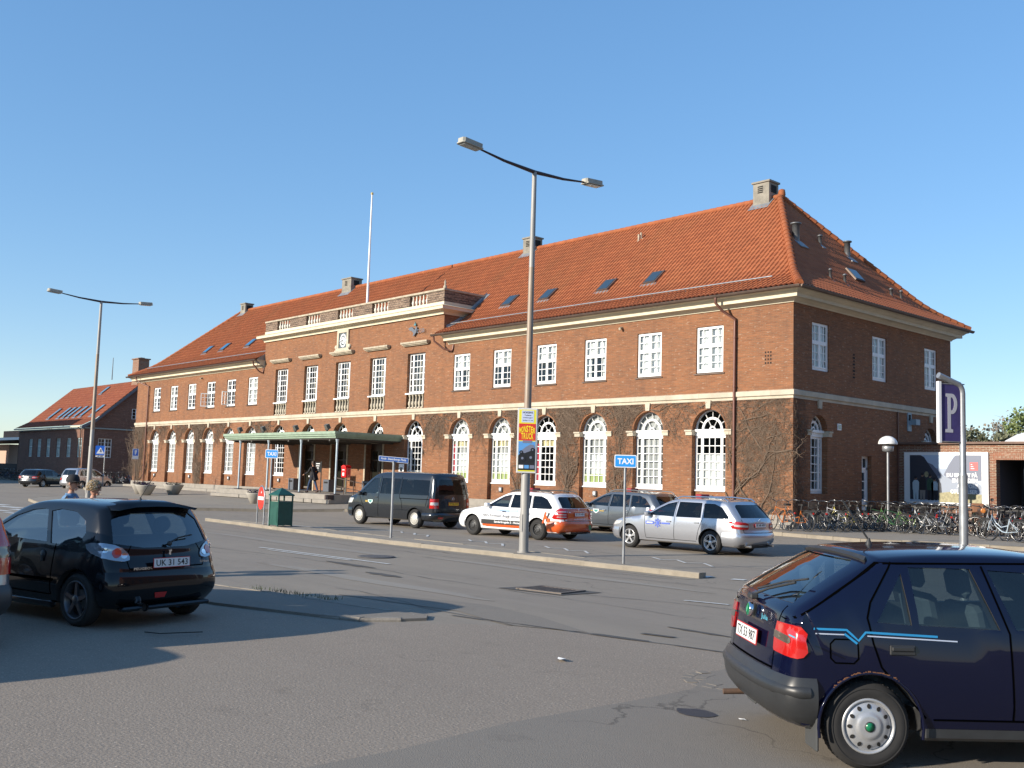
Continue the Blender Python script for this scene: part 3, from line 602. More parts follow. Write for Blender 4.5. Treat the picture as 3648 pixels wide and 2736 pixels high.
for y in (1.88, 6.42, 10.97): o = link_mesh('upper_window', SU, ST, (0, y, 0), SR); link_mesh('pane', SUP, o); link_mesh('curtain', C_full, o)
sd = MB(SIDE); sd.box(4.95, 5.72, .18, .24, 2.62, 2.70); sd.box(4.95, 5.05, .18, .24, .8, 3.16); sd.box(5.62, 5.72, .18, .24, .8, 3.16); sd.box(5.05, 5.62, .18, .24, 3.06, 3.16); sd.box(5.32, 5.36, .19, .23, 2.7, 3.06)
sd.box(5.05, 5.15, .2, .24, .8, 2.62); sd.box(5.52, 5.62, .2, .24, .8, 2.62); sd.box(5.15, 5.52, .2, .24, .8, 1.45); sd.box(5.15, 5.52, .2, .24, 2.5, 2.62)
for z in (1.8, 2.15): sd.box(5.15, 5.52, .2, .24, z - .02, z + .02)
sdo = sd.build('side_door', WHITE, ST); MB(SIDE).box(5.15, 5.52, .225, .23, 1.45, 3.06).build('pane', SKYG, sdo)
sd = MB(SIDE); sd.box(3.08, 3.35, -.03, 0, 4.08, 4.33, 0); sd.box(3.12, 3.31, -.035, -.03, 4.12, 4.29, 1); sd.build('vent_grille', [WHITE, SKYG], ST)
sd = MB(SIDE); sd.box(8.74, 9.07, -.04, 0, 4.35, 5.14, 0); sd.box(8.8, 9.0, -.045, -.04, 4.8, 5.05, 1); sd.box(8.95, 9.3, -.3, -.04, 4.62, 4.86, 0); sd.build('wall_cabinet', [mat('grey blue box', (.25, .33, .38), .5), DARK], ST)
sd = MB(SIDE); sd.tube([(7.86, -.04, .4), (7.86, -.04, 5.1)], .03, 6); sd.build('conduit', PIPE, ST)
sd = MB(SIDE)
for k in range(8): sd.box(4.25 + (k % 2) * .05, 4.42 - (k % 2) * .02, -.006, .001, 6.2 + k * .13, 6.27 + k * .13)
sd.build('air_brick', DARK, ST)
vg = MB()
for i in range(3):
    for j in range(4): vg.box(-1.22 + i * .115, -1.16 + i * .115, -.004, .02, 6.42 + j * .135, 6.49 + j * .135)
vg.build('air_brick', DARK, ST)
# downpipes
def downpipe(x, top_x, side=1, z1=.3):
    d = MB(); pts = [(top_x, -.70, 9.05), (top_x, -.70, 8.85), (top_x + (x - top_x) * .35, -.5, 8.55), (x, -.1, 8.25), (x, -.1, 8.1), (x, -.1, z1)]
    d.tube(pts, .055, 8); 
    for z in (7.5, 5.6, 3.2): d.tube([(x, -.1, z), (x, -.1, z + .05)], .075, 8)
    d.build('downpipe', PIPE, ST)
downpipe(-2.52, -3.0); downpipe(-58.1, -59.3)
for x0, x1 in ((BX1 + .0, BX1 + .85), (BX0 - .35, BX0 - .05)):
    d = MB(); d.tube([(x0, -.68, 9.05), (x0, -.62, 8.8), (x0 + (x1 - x0) * .5, -.3, 8.4), (x1 - .05, -.08, 8.28), (x1, -.05, 8.4), (x1 + .02, -.03, 8.62)], .05, 8); d.build('downpipe', PIPE, ST)
sh = MB(); sh.prism([(-.7, 9.0), (0, 8.6), (0, 9.55), (-.4, 9.3)], BX0 - .03, BX0 + .0, 0, basis((0, 0, 0), (0, 1, 0), (0, 0, 1), (1, 0, 0))); sh.build('eaves_end', LEAD, ST)
fl = MB()
for q in range(12):
    a, b = .12 + q * .23, .12 + (q + 1) * .23; za, zb_ = zroof(a + .65) + .08, zroof(b + .65) + .08
    fl.add([(BX1 + .01, a, za + .12), (BX1 + .01, b, zb_ + .12), (BX1 + .04, b, zb_), (BX1 + .04, a, za), (BX1 + .26, b, zb_), (BX1 + .26, a, za)], [(0, 1, 2, 3), (3, 2, 4, 5)])
fl.build('flashing', LEAD, ST)
# --- canopy, platform and steps
cn = empty('canopy', (0, 0, 0)); cn.parent = ST
X0, X1, YC = -36.4, -24.0, -4.30
k = MB(); k.box(X0 + .05, X1 - .05, YC + .05, -.02, 3.90, 3.96, 0)
P3 = [(0, 3.96), (0, 4.02), (.0, 3.97), (-.03, 3.84), (-.10, 3.80), (-.10, 3.70)]
for i, (o_, z0, z1) in enumerate(((0, 3.86, 4.0), (.06, 3.76, 3.86), (.14, 3.66, 3.76))):
    k.box(X0 + o_, X1 - o_, YC + o_, YC + o_ + .08, z0, z1, 0); k.box(X0 + o_, X0 + o_ + .08, YC + o_ + .08, 0, z0, z1, 0); k.box(X1 - o_ - .08, X1 - o_, YC + o_ + .08, 0, z0, z1, 0)
k.build('canopy_roof', VERDI, cn)
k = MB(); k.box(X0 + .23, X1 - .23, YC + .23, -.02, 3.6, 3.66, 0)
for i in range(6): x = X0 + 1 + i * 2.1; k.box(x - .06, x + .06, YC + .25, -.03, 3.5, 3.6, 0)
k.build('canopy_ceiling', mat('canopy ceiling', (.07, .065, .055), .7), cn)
PSTM = MB(); PSTM.tube([(0, 0, .78), (0, 0, 3.52)], .055, 10); PSTM.tube([(0, 0, 3.42), (0, 0, 3.6)], [.06, .1], 10); PSTM = PSTM.data('post', mat('pale blue grey post', (.42, .50, .55), .4, .2, var=.1, vs=3))
PB = MB().bbox(-.2, .2, -.2, .2, .66, .80, .03).data('post_base', mat('dark post base', (.05, .03, .03), .6))
for x in (-34.7, -31.33, -27.78, -24.22): link_mesh('post', PSTM, cn, (x, -4.0, 0)); link_mesh('post_base', PB, cn, (x, -4.0, 0))
k = MB(); k.box(-36.8, -23.7, -4.35, -.0, .3, .75, 0)
k.box(-36.8, -23.7, -4.70, -4.35, .3, .48, 0); k.box(-24.05, -23.75, -4.72, -4.05, .5, .74, 1)
for x in (-33.2, -29.7, -28.9, -26.1, -25.3): k.box(x - .02, x + .02, -4.72, -4.355, .25, .478, 2)
k.prism([(-23.7, .3), (-23.7, .75), (-20.9, .38), (-20.9, .3)], -3.3, -1.7, 0, FR)
k.build('entrance_platform', [PLINTH, mat('dark step block', (.06, .04, .035), .8), DARK], ST)
k = MB()
for x in (-25.4, -24.5, -23.6, -22.7): zb = .75 if x < -23.7 else .75 - (x + 23.7) * -.13 - .25 * (x > -23); k.tube([(x, -3.3, zb), (x, -3.3, 1.62 - max(0, x + 25.4) * .1)], .022, 6)
k.tube([(-25.5, -3.3, 1.63), (-22.7, -3.3, 1.35)], .025, 6); k.tube([(-25.4, -3.3, 1.2), (-22.7, -3.3, .95)], .018, 6)
k.build('ramp_railing', GUTTER, ST)
# drainage spouts on the upper wall
k = MB()
for x in (-8.4, -48.8): k.tube([(x, .0, 8.45), (x + .02, -.2, 8.38)], .06, 8)
k.build('spout', STONE2, ST)
# ------------------------------------------------------------------ ground
ROAD = asphalt_mat('road asphalt', (.262, .226, .184), (.29, .25, .197), 160, .35, .4, .003, .2)
PARK = asphalt_mat('car park asphalt', (.262, .218, .172), (.295, .246, .193), 62, .5, .15, .005, .6)
ROAD2 = asphalt_mat('polished wheel track', (.285, .255, .215), (.30, .27, .225), 160, .25, .3, .002, .15)
PATCH = asphalt_mat('patched asphalt', (.225, .196, .162), (.245, .215, .175), 150, .45, .15, .004, .3)
PAVE = asphalt_mat('pavement', (.285, .248, .20), (.31, .272, .218), 120, .3, .2, .003, .2)
KERB = mat('granite kerb', (.265, .228, .175), .85, var=.28, vs=1.8, bump=.004, bs=40)
ARM = mat('fresh asphalt', (.08, .076, .07), .9, var=.25, vs=8, bump=.004, bs=90)
LINE = mat('worn road paint', (.55, .55, .52), .7, var=.3, vs=9)
def zr(x, y): return 0.0 if y < -9 else min(.2, (y + 9) / 30.0)
def sheet(name, xs, ys, z, m, kind='structure'):
    mb = MB(); n = len(ys)
    mb.add([(x, y, z(x, y)) for x in xs for y in ys], [(i * n + j, (i + 1) * n + j, (i + 1) * n + j + 1, i * n + j + 1) for i in range(len(xs) - 1) for j in range(n - 1)])
    return tag(mb.build(name, m), kind=kind)
sheet('ground', [-900, -300, -120, -60, 0, 60, 120, 300, 900], [-900, -200, -60, -9, -7.5, -6, -4.5, -3, 0, 60, 200, 900], lambda x, y: zr(x, y) - .03, mat('earth', (.12, .11, .08), .95, var=.3, vs=.3))
sheet('road', [-140, -60, -20, 0, 20, 60], [-60, -9, -7.5, -6, -4.5, -3, -1], zr, ROAD)
def slab(name, poly, z0, z1, m, kind='structure'):
    mb = MB(); 
    import mathutils
    tri = mathutils.geometry.tessellate_polygon([[Vector((x, y, 0)) for x, y in poly]]); n = len(poly)
    zz = z1 if callable(z1) else (lambda x, y: z1)
    mb.add([(x, y, zz(x, y)) for x, y in poly], [tuple(t) for t in tri])
    if z0 is not None: mb.add([(x, y, z0) for x, y in poly] + [(x, y, zz(x, y)) for x, y in poly], [(i, (i + 1) % n, n + (i + 1) % n, n + i) for i in range(n)])
    return tag(mb.build(name, m), kind=kind)
slab('car_park', [(-45, -60), (-45, -25.9), (5.3, -26.4), (7.5, -26.1), (9.75, -25.3), (10.3, -24.6), (10.9, -23.83), (11.7, -23.5), (12.7, -23.3), (13.7, -23.05), (15.0, -22.6), (26, -19.5), (60, -12), (60, -60)], None, .004, PARK)
slab('asphalt_patch', [(14.75, -60), (14.85, -28.3), (14.72, -27.2), (14.75, -25.9), (14.74, -25.0), (14.35, -24.2), (14.25, -23.4), (18, -22.0), (40, -18), (40, -60)], None, .008, PATCH)
slab('asphalt_patch', [(10.9, -23.8), (9.6, -23.5), (7.2, -23.9), (7.6, -23.2), (9.3, -22.7), (10.6, -22.9), (11.9, -23.35)], None, .0065, PATCH)
def worn(name, poly, z, m):
    return slab(name, poly, None, z, m)
worn('tar_strip', [(11.95, -23.42), (12.1, -23.32), (12.75, -23.22), (12.8, -23.30), (12.3, -23.42)], .012, ARM)
worn('tar_strip', [(12.3, -22.88), (12.32, -22.78), (12.75, -22.7), (12.72, -22.79)], .012, ARM)
for (a, b, dx) in ((15.35, -25.75, .17),): worn('oval_patch', [(a + dx * cos(t * .524) * (1 + .15 * sin(t * 2.3)), b + dx * sin(t * .524) * .8) for t in range(12)], .0125, mat('oil stain', (.03, .03, .03), .5))  # flat dark oval laid just above the asphalt
def cobble_disc(name, cx, cy, r, n, z):
    mb = MB(); rn = random.Random(5)
    for k in range(n):
        a = 2 * pi * k / n; 
        for q in (0, 1):
            rr = r + q * .13; T = TR(cx + cos(a + q * .1) * rr, cy + sin(a + q * .1) * rr, z, a)
            mb.box(-.05, .05, -.055, .055, -.03, .006 + rn.uniform(0, .006), 0, T)
    return mb
cd = cobble_disc('x', 14.72, -24.35, .30, 20, -.001); tag(cd.build('cobble_ring', PATCH), kind='structure')
# paved strip beside the parked cars, its kerb broken at the end
SW = [(-60, -24.9), (5.0, -25.05), (6.7, -24.7), (8.5, -24.5), (9.3, -24.32), (9.85, -24.2), (10.1, -24.42), (10.0, -24.75), (9.75, -25.2), (9.2, -25.42), (7.5, -26.0), (5.3, -26.3), (-60, -25.8)]
slab('footpath', SW, -.02, .035, PATCH)
kb = MB(); rn = random.Random(9)
def kerbrun(mb, pts, w, h, inner=1, step=1.0, zb=-.03, z=zr, gap=.012):
    for i in range(len(pts) - 1):
        a, b = Vector(pts[i]), Vector(pts[i + 1]); L = (b - a).length; d = (b - a) / L; nn = Vector((-d.y, d.x)) * inner; k = max(1, round(L / step))
        for q in range(k):
            p0 = a + d * (L * q / k + gap / 2); p1 = a + d * (L * (q + 1) / k - gap / 2); dz = rn.uniform(-.006, .006)
            z0, z1 = z(*p0) + h + dz, z(*p1) + h + dz; c = .025
            e = [(p0.x, p0.y, z0 - h + zb), (p1.x, p1.y, z1 - h + zb), (p1.x, p1.y, z1 - c), (p0.x, p0.y, z0 - c)]
            f = [p0 + nn * c, p1 + nn * c]; g2 = [p0 + nn * w, p1 + nn * w]
            vs = e + [(f[0].x, f[0].y, z0), (f[1].x, f[1].y, z1), (g2[0].x, g2[0].y, z0), (g2[1].x, g2[1].y, z1), (g2[0].x, g2[0].y, z0 - h + zb), (g2[1].x, g2[1].y, z1 - h + zb)]
            mb.add(vs, [(0, 1, 2, 3), (3, 2, 5, 4), (4, 5, 7, 6), (6, 7, 9, 8), (0, 3, 4, 6, 8), (1, 9, 7, 5, 2)])
kerbrun(kb, [(-30, -24.95), (5.0, -25.06), (6.7, -24.71), (8.5, -24.51), (9.3, -24.33), (9.85, -24.2)], .10, .04, -1)
kerbrun(kb, [(10.02, -24.75), (9.76, -25.21), (9.2, -25.43)], .12, .045, -1, .4)
kb.build('kerb', mat('worn kerb', (.24, .21, .17), .9, var=.4, vs=4, bump=.006, bs=30)); tag(bpy.data.objects['kerb'], kind='structure')
# taxi lane island
NE = [(-13.8, -16.0), (-11.3, -16.1), (-5, -16.45), (-1.5, -16.6), (3.0, -16.45), (6.3, -16.35), (8.2, -16.3)]
FE = [(8.1, -15.95), (5.7, -15.62), (2.2, -15.45), (-3, -15.5), (-7, -15.35), (-13.2, -15.75)]
slab('traffic_island', NE + FE, -.02, .102, PAVE)
k = MB(); kerbrun(k, [(x, y - .004) for x, y in NE], .16, .11, 1, 1.05); kerbrun(k, [(x, y + .004) for x, y in FE[1:]], .10, .108, 1, 1.05); tag(k.build('island_kerb', KERB), kind='structure')
slab('gutter_strip', [(x, y - .35) for x, y in NE] + [(x, y) for x, y in NE[::-1]], None, .0045, mat('dusty gutter', (.25, .215, .165), .9, var=.3, vs=2, bump=.002, bs=60))
# station forecourt pavement
KL = [(-140, 6.0), (-90, -.2), (-66, -2.2), (-52, -6.6), (-42, -9.2), (-40.2, -11.0), (-38.8, -12.6), (-36.6, -14.6), (-33.5, -16.0), (-29, -17.0), (-25.5, -16.6), (-23.8, -14.6), (-22.3, -11.8), (-20.8, -9.0), (-19.6, -6.4), (-17.5, -4.6), (-14, -3.9), (-6, -3.4), (-1.5, -3.0), (1.4, -2.85), (4.4, -3.2), (9, -1.7), (14, -.2), (40, 7)]
zp = lambda x, y: zr(x, y) + .125
pv = MB(); yt = 60
def zpl(x, y): return zr(x, y) + .12
import mathutils
PTS = []
rowsY = [-3.0, -1.0, 60]
slab('pavement', [q for q in KL if q[1] < -0.05 and -91 < q[0] < 20] + [(14, -.0), (40, 7), (40, 60), (-90, 60), (-90, -.1)], None, .33, PAVE) if False else None
vs = []; fs = []
for i, (x, y) in enumerate(KL):
    yy = [y, max(y, -9.0) if y < -9 else y + .01, max(y + .02, -3.0), 60]
    if y < -9: yy = [y, -9.0, -3.0, 60]
    elif y < -3: yy = [y, y + .01, -3.0, 60]
    else: yy = [y, y + .01, y + .02, 60]
    vs += [(x, q, (.125 if q <= -9 else min(.325, .125 + (q + 9) / 30))) for q in yy]
for i in range(len(KL) - 1): fs += [(i * 4 + j, (i + 1) * 4 + j, (i + 1) * 4 + j + 1, i * 4 + j + 1) for j in range(3)]
pv.add(vs, fs); tag(pv.build('pavement', PAVE), kind='structure')
k = MB(); kerbrun(k, KL, .14, .13, 1, 1.1); tag(k.build('kerb', KERB), kind='structure')
# road paint
def stripe(pts, w=.1, z=.012, name='road_marking', m=LINE):
    mb = MB()
    for a, b in zip(pts[:-1], pts[1:]):
        a, b = Vector(a), Vector(b); d = (b - a).normalized(); n = Vector((-d.y, d.x)) * w / 2
        mb.add([(*(a + n), zr(*a) + z), (*(a - n), zr(*a) + z), (*(b - n), zr(*b) + z), (*(b + n), zr(*b) + z)], [(0, 1, 2, 3)])
    return tag(mb.build(name, m), kind='structure')
stripe([(-1.74, -20.36), (3.25, -20.12)]); stripe([(-1.0, -20.55), (2.2, -20.36)], .09)
stripe([(10.39, -19.56), (11.1, -19.38)], .08); stripe([(-13, -20.9), (-8, -20.7)], .1)
for a, b, w_ in (((7.75, -15.95), (8.15, -15.85), .35), ((8.6, -15.78), (8.85, -15.70), .22)): stripe([a, b], w_)
for (x, y) in ((-5.4, -13.2), (-1.5, -13.6), (1.4, -13.3), (5.3, -13.4)):       # worn zigzags of the taxi bays
    stripe([(x - 1.1, y + .5), (x - .5, y + .1), (x - .3, y + .45), (x + .4, y - .1), (x + .6, y + .3), (x + 1.3, y - .3)], .07)
for p in (((-7.5, -14.9), (-7.1, -12.2)), ((-12.0, -15.0), (-9.0, -14.7)), ((-11.5, -14.5), (-8.8, -14.2))): stripe(p, .09)
for i in range(5): x = -33 + i * 3.2; stripe([(x, -18.6 - i * .35), (x + 2.3, -18.3 - i * .35)], .45)
for i in range(4): x = -30 + i * 3.2; stripe([(x, -20.3 - i * .15), (x + 2.3, -20.0 - i * .15)], .30)
stripe([(6.35, -29.9), (7.4, -29.55)], .09); stripe([(5.4, -28.9), (5.9, -28.75)], .09)
q = random.Random(31)
def crack(x0, y0, x1, y1, w=.013, jit=.06, z=.0105, m=None):
    n = max(4, int(hypot(x1 - x0, y1 - y0) / .5)); pts = []; o = 0
    for i in range(n + 1): o = o * .8 + q.gauss(0, jit); pts.append((x0 + (x1 - x0) * i / n + o * .3, y0 + (y1 - y0) * i / n + o))
    mb = MB()
    for a, b in zip(pts[:-1], pts[1:]):
        ww = w * q.uniform(.3, 1); mb.add([(a[0], a[1] + ww, zr(*a) + z), (a[0], a[1] - ww, zr(*a) + z), (b[0], b[1] - ww, zr(*b) + z), (b[0], b[1] + ww, zr(*b) + z)], [(0, 1, 2, 3)])
    tag(mb.build('road_seam', m or ARM), kind='structure')
for a in ((-30, -18.4, 11, -17.6), (-12, -17.2, 8, -16.95), (-16, -21.8, 12, -21.0), (9, -20.3, 17, -18.9), (-14, -12.6, 12, -13.0), (2, -8.0, 14, -7.2), (11, -23.75, 6.5, -23.4)): crack(*a)
crack(9.9, -23.85, 14.2, -22.95, .03, .03); crack(14.72, -28.3, 14.75, -24.0, .012, .02)
DUST = mat('pale dusty wear', (.30, .27, .225), .9, var=.2, vs=1.5)
for (cx_, cy_, a_, b_) in ((-3, -18.9, 5, .22), (6, -18.2, 4, .18), (5.5, -22.3, 3.5, .2), (-9, -21.0, 4, .22)):
    slab('worn_patch', [(cx_ + a_ * cos(t * pi / 12) * (1 + .1 * sin(t * 3)), cy_ + b_ * sin(t * pi / 12) * (1 + .3 * sin(t * 5))) for t in range(24)], None, .0052, ROAD2)
for (cx_, cy_, a_, b_) in ((3.0, -20.9, .9, .10), (12.6, -22.1, .5, .05), (5.0, -21.5, .55, .12)): slab('tar_patch', [(cx_ + a_ * cos(t * pi / 8), cy_ + b_ * sin(t * pi / 8) * (1 + .3 * sin(t * 3))) for t in range(16)], None, .0085, ARM)
# gully and manhole
mb = MB(); mb.add([(7.65, -21.05, .009), (8.95, -20.85, .009), (9.0, -19.95, .009), (7.8, -20.05, .009)], [(0, 1, 2, 3)]); tag(mb.build('repair_patch', ARM), kind='structure')
gd = empty('drain_grate', (8.35, -20.5, .01), radians(8), 'rusty slotted iron drain grate set in dark patch of the road', 'drain grate')
mb = MB(); 
for i in range(9): mb.box(-.36 + i * .09, -.32 + i * .09, -.28, .28, -.01, .016)
mb.box(-.42, .42, -.34, -.28, -.01, .02); mb.box(-.42, .42, .28, .34, -.01, .02); mb.box(-.46, -.38, -.34, .34, -.01, .022); mb.box(.42, .48, -.34, .34, -.01, .022)
mb.build('grille', mat('rusty iron', (.16, .135, .115), .7, .4, var=.3, vs=15), gd); MB().box(-.38, .42, -.28, .28, -.012, .002).build('sump', DARK, gd)
mh = MB(Matrix.Translation((1.6, -19.3, .01))); mh.lathe([(.42, 0), (.42, .008), (.36, .010), (.0, .012)], 24); tag(mh.build('manhole_cover', mat('worn iron', (.10, .095, .09), .6, .3, var=.3, vs=12)), 'round dark manhole cover in the road beside the white line', 'manhole cover')
# litter
LW = mat('paper scrap', (.7, .7, .68), .8); LB = mat('dead leaf', (.10, .07, .04), .9)
def scrap(name, x, y, z, s, m, label, cat='litter', g=None):
    mb = MB(TR(x, y, z, random.random() * 6)); q = random.Random(x * 7 + y)
    p = [(cos(a) * s * q.uniform(.6, 1.2), sin(a) * s * .5 * q.uniform(.6, 1.2), q.uniform(.002, s * .3)) for a in [i * pi / 3 for i in range(6)]]
    mb.add(p + [(0, 0, s * .25)], [(i, (i + 1) % 6, 6) for i in range(6)]); tag(mb.build(name, m), label, cat, g)
scrap('paper_scrap', 13.1, -25.0, .012, .10, LW, 'small white paper scrap on the sunny car park asphalt')
scrap('stone', 15.72, -25.65, .012, .035, LW, 'pale pebble lying by the dark oil stain', 'pebble')
scrap('dead_leaf', 14.4, -29.95, .012, .06, LB, 'dark dead leaf on the asphalt near the lower left corner', 'leaf')
for i, (x, y) in enumerate(((-19.3, -6.6), (-18.9, -6.0), (-18.7, -5.4))): scrap('paper_scrap', x, y, zr(x, y) + .02, .12, LW, 'litter lying in the gutter along the kerb behind the taxi rank', 'litter', 'litter scraps along the far kerb')
mb = MB(); mb.tube([(9.35, -27.75, .02), (9.6, -27.68, .03), (9.78, -27.5, .05), (9.72, -27.25, .03)], .006, 5); tag(mb.build('twig', mat('twig', (.03, .025, .02), .9)), 'thin curved twig lying on the shaded asphalt', 'twig')
GR = mat('kerb weeds', (.05, .07, .025), .9, var=.3, vs=20); mb = MB(); q = random.Random(3)
for i in range(150):
    t = q.random(); x = 6.3 + t * 1.9 + q.gauss(0, .05); y = -24.80 + t * .28 + q.gauss(0, .06); h = q.uniform(.0, .03); a = q.random() * 6.28
    mb.add([(x, y, .05), (x + .012 * cos(a), y + .012 * sin(a), .05), (x + q.gauss(0, .02), y + q.gauss(0, .02), .09 + h)], [(0, 1, 2)])
tag(mb.build('kerb_weeds', GR), 'low green weeds and moss growing along the shaded kerb', 'weeds', kind='stuff')
# ------------------------------------------------------------------ street lamps
def street_lamp(loc, label, H=9.2, arm=2.04, rust=True):
    L = empty('street_lamp', loc, 0, label, 'street lamp', 'twin-arm street lamps')
    pm, nt, b, pos = new_mat('lamp pole paint') if 'lamp pole paint' not in _M else (_M['lamp pole paint'], None, None, None)
    if nt:
        c = mixn(nt, (.36, .345, .31), (.25, .24, .23), noise(nt, scaled(nt, pos, 4, 4, .6), 2, 5, .6))
        sz = nt.nodes.new('ShaderNodeSeparateXYZ'); nt.links.new(pos, sz.inputs[0]); nz = noise(nt, scaled(nt, pos, 3, 3, .5), 2, 6, .7, .1, .9)
        mr = nt.nodes.new('ShaderNodeMapRange'); mr.inputs[1].default_value = 3.4; mr.inputs[2].default_value = 7.2; nt.links.new(sz.outputs[2], mr.inputs[0])
        ad = nt.nodes.new('ShaderNodeMath'); ad.operation = 'GREATER_THAN'; ad.inputs[1].default_value = .02; nt.links.new(mr.outputs[0], ad.inputs[0])
        lt = nt.nodes.new('ShaderNodeMath'); lt.operation = 'LESS_THAN'; lt.inputs[1].default_value = .93; nt.links.new(mr.outputs[0], lt.inputs[0])
        mm = nt.nodes.new('ShaderNodeMath'); mm.operation = 'MULTIPLY'; nt.links.new(ad.outputs[0], mm.inputs[0]); nt.links.new(lt.outputs[0], mm.inputs[1])
        m3 = nt.nodes.new('ShaderNodeMath'); m3.operation = 'MULTIPLY'; nt.links.new(mm.outputs[0], m3.inputs[0]); nt.links.new(nz, m3.inputs[1])
        c = mixn(nt, c, (.26, .15, .06), m3.outputs[0]); nt.links.new(c, b.inputs['Base Color']); b.inputs['Roughness'].default_value = .55; b.inputs['Metallic'].default_value = .15; _M['lamp pole paint'] = pm
    mb = MB(); mb.tube([(0, 0, 0), (0, 0, 2.6), (0, 0, 2.65), (0, 0, H)], [.115, .105, .092, .058], 12, 0); mb.tube([(0, 0, 0), (0, 0, .03)], .16, 12, 0)
    mb.box(-.05, .05, -.118, -.10, .5, .9); mb.build('pole', pm, L)
    mb = MB()
    mb.tube([(0, -arm + .3, H + .14), (0, -1.0, H + .05), (0, 0, H + .0), (0, 1.0, H + .05), (0, arm - .3, H + .14)], [.022, .034, .05, .034, .022], 10, 0)
    mb.build('arm', mat('dark maroon arm', (.045, .025, .025), .4, .2), L)
    for s_ in (-1, 1):
        T = TR(0, s_ * (arm + .02), H + .17, 0 if s_ > 0 else pi, .06, 0, .86)
        mb = MB(T); mb.prism([(-.13, -.33), (-.07, -.37), (.07, -.37), (.13, -.33), (.15, .28), (.10, .34), (-.10, .34), (-.15, .28)], -.02, .10)
        mb.prism([(-.16, -.34), (.16, -.34), (.17, .32), (.12, .36), (-.12, .36), (-.17, .32)], -.045, -.02)
        o = mb.build('lamp_head', mat('lamp housing', (.38, .36, .30), .6, var=.2, vs=8), L)
        MB(T).prism([(-.11, -.25), (.11, -.25), (.12, .28), (-.12, .28)], -.075, -.046).build('lamp_glass', mat('lamp glass', (.35, .36, .34), .15), o)
    return L
street_lamp((2.83, -15.96, .10), 'tall rusty twin-arm street lamp on the island carrying the monster truck posters')
street_lamp((-26.35, -15.65, .11), 'tall grey twin-arm street lamp behind the black hatchback at left', H=9.25, arm=2.05)
def post(mb, x, y, z0, z1, r=.03, m=0): mb.tube([(x, y, z0), (x, y, z1)], r, 10, m)
def facing(x, y, z, nx, ny):      # local xy plane facing direction (nx,ny)
    n = Vector((nx, ny, 0)).normalized(); ex = Vector((-n.y, n.x, 0)); return basis((x, y, z), ex, (0, 0, 1), n)
# poster boards on the lamp pole
pb = empty('poster_board', (2.83, -15.96, 1.98), 0, 'pair of tall poster boards for a monster truck show strapped to the street lamp', 'poster')
nx, ny = Vector((.75, -.66)).normalized()
for k, (sgn, nm) in enumerate(((1, 'front_board'), (-1, 'rear_board'))):
    nn = Vector((nx, ny)) if sgn > 0 else Vector((-.55, .83)).normalized() * 1
    F = facing(nn.x * .13, nn.y * .13, .76, nn.x, nn.y)
    mb = MB(F); mb.bbox(-.235, .235, -.77, .77, -.025, .0, .008)
    o = mb.build(nm, mat('poster frame', (.62, .62, .60), .5), pb)
    if sgn > 0:
        PM = [mat('poster yellow', (.75, .68, .04), .5), mat('poster red', (.60, .035, .02), .5), mat('poster black', (.012, .012, .014), .5), mat('poster sky', (.10, .30, .62), .5), mat('poster slip', (.50, .56, .72), .5), mat('poster letters', (.85, .62, .02), .5), mat('poster slate', (.16, .18, .25), .5), INK, SWHITE]
        mb = MB(F); mb.box(-.20, .20, -.73, .73, .0, .004, 0); mb.box(-.20, .20, .0, .40, .004, .006, 1); mb.box(-.20, .20, -.70, -.02, .004, .006, 3); mb.prism([(-.20, -.70), (.20, -.70), (.20, -.2), (.1, -.14), (0, -.22), (-.12, -.27), (-.20, -.36)], .006, .008, 2)
        mb.box(-.14, .15, .43, .71, .004, .008, 4); mb.box(-.1, .12, -.06, .0, .006, .009, 6)
        mb.prism([(-.15, -.26), (-.02, -.15), (.08, -.09), (.16, -.10), (.19, -.18), (.1, -.24), (-.05, -.30)], .008, .011, 6)
        for (cx_, cy_, r_) in ((-.10, -.42, .085), (.10, -.40, .09), (.14, -.22, .05), (-.13, -.28, .045)):
            mb.lathe([(r_, 0), (r_, .004), (0, .004)], 16, 2, False, F.inverted() @ F @ TR(cx_, cy_, .010)); mb.lathe([(r_ * .35, 0), (r_ * .35, .002), (0, .002)], 12, 6, False, TR(cx_, cy_, .015))
        for i in range(3): mb.box(-.18 + i * .13, -.07 + i * .13, -.66, -.58, .008, .010, (8, 3, 6)[i])
        for i, ch in enumerate('MONSTER'): put_text(mb, ch, .050, .16 - .008 * abs(3 - i), TR(-.165 + i * .055, .275 - .004 * (3 - i) ** 2, .009), 5, bold=.03)
        for i, ch in enumerate('TRUCK'): put_text(mb, ch, .052, .15, TR(-.115 + i * .060, .105, .009), 5, bold=.03)
        put_text(mb, 'HORSENS', .24, .045, TR(.005, .665, .0095), 7, bold=.02)
        for i, t_ in enumerate(('Travbanen', 'Godsbanegård', 'Søndag d. 3. maj')): put_text(mb, t_, (.16, .22, .24)[i], .034, TR(.005, .60 - i * .062, .0095), 7, bold=.01)
        mb.build('poster', PM, o)
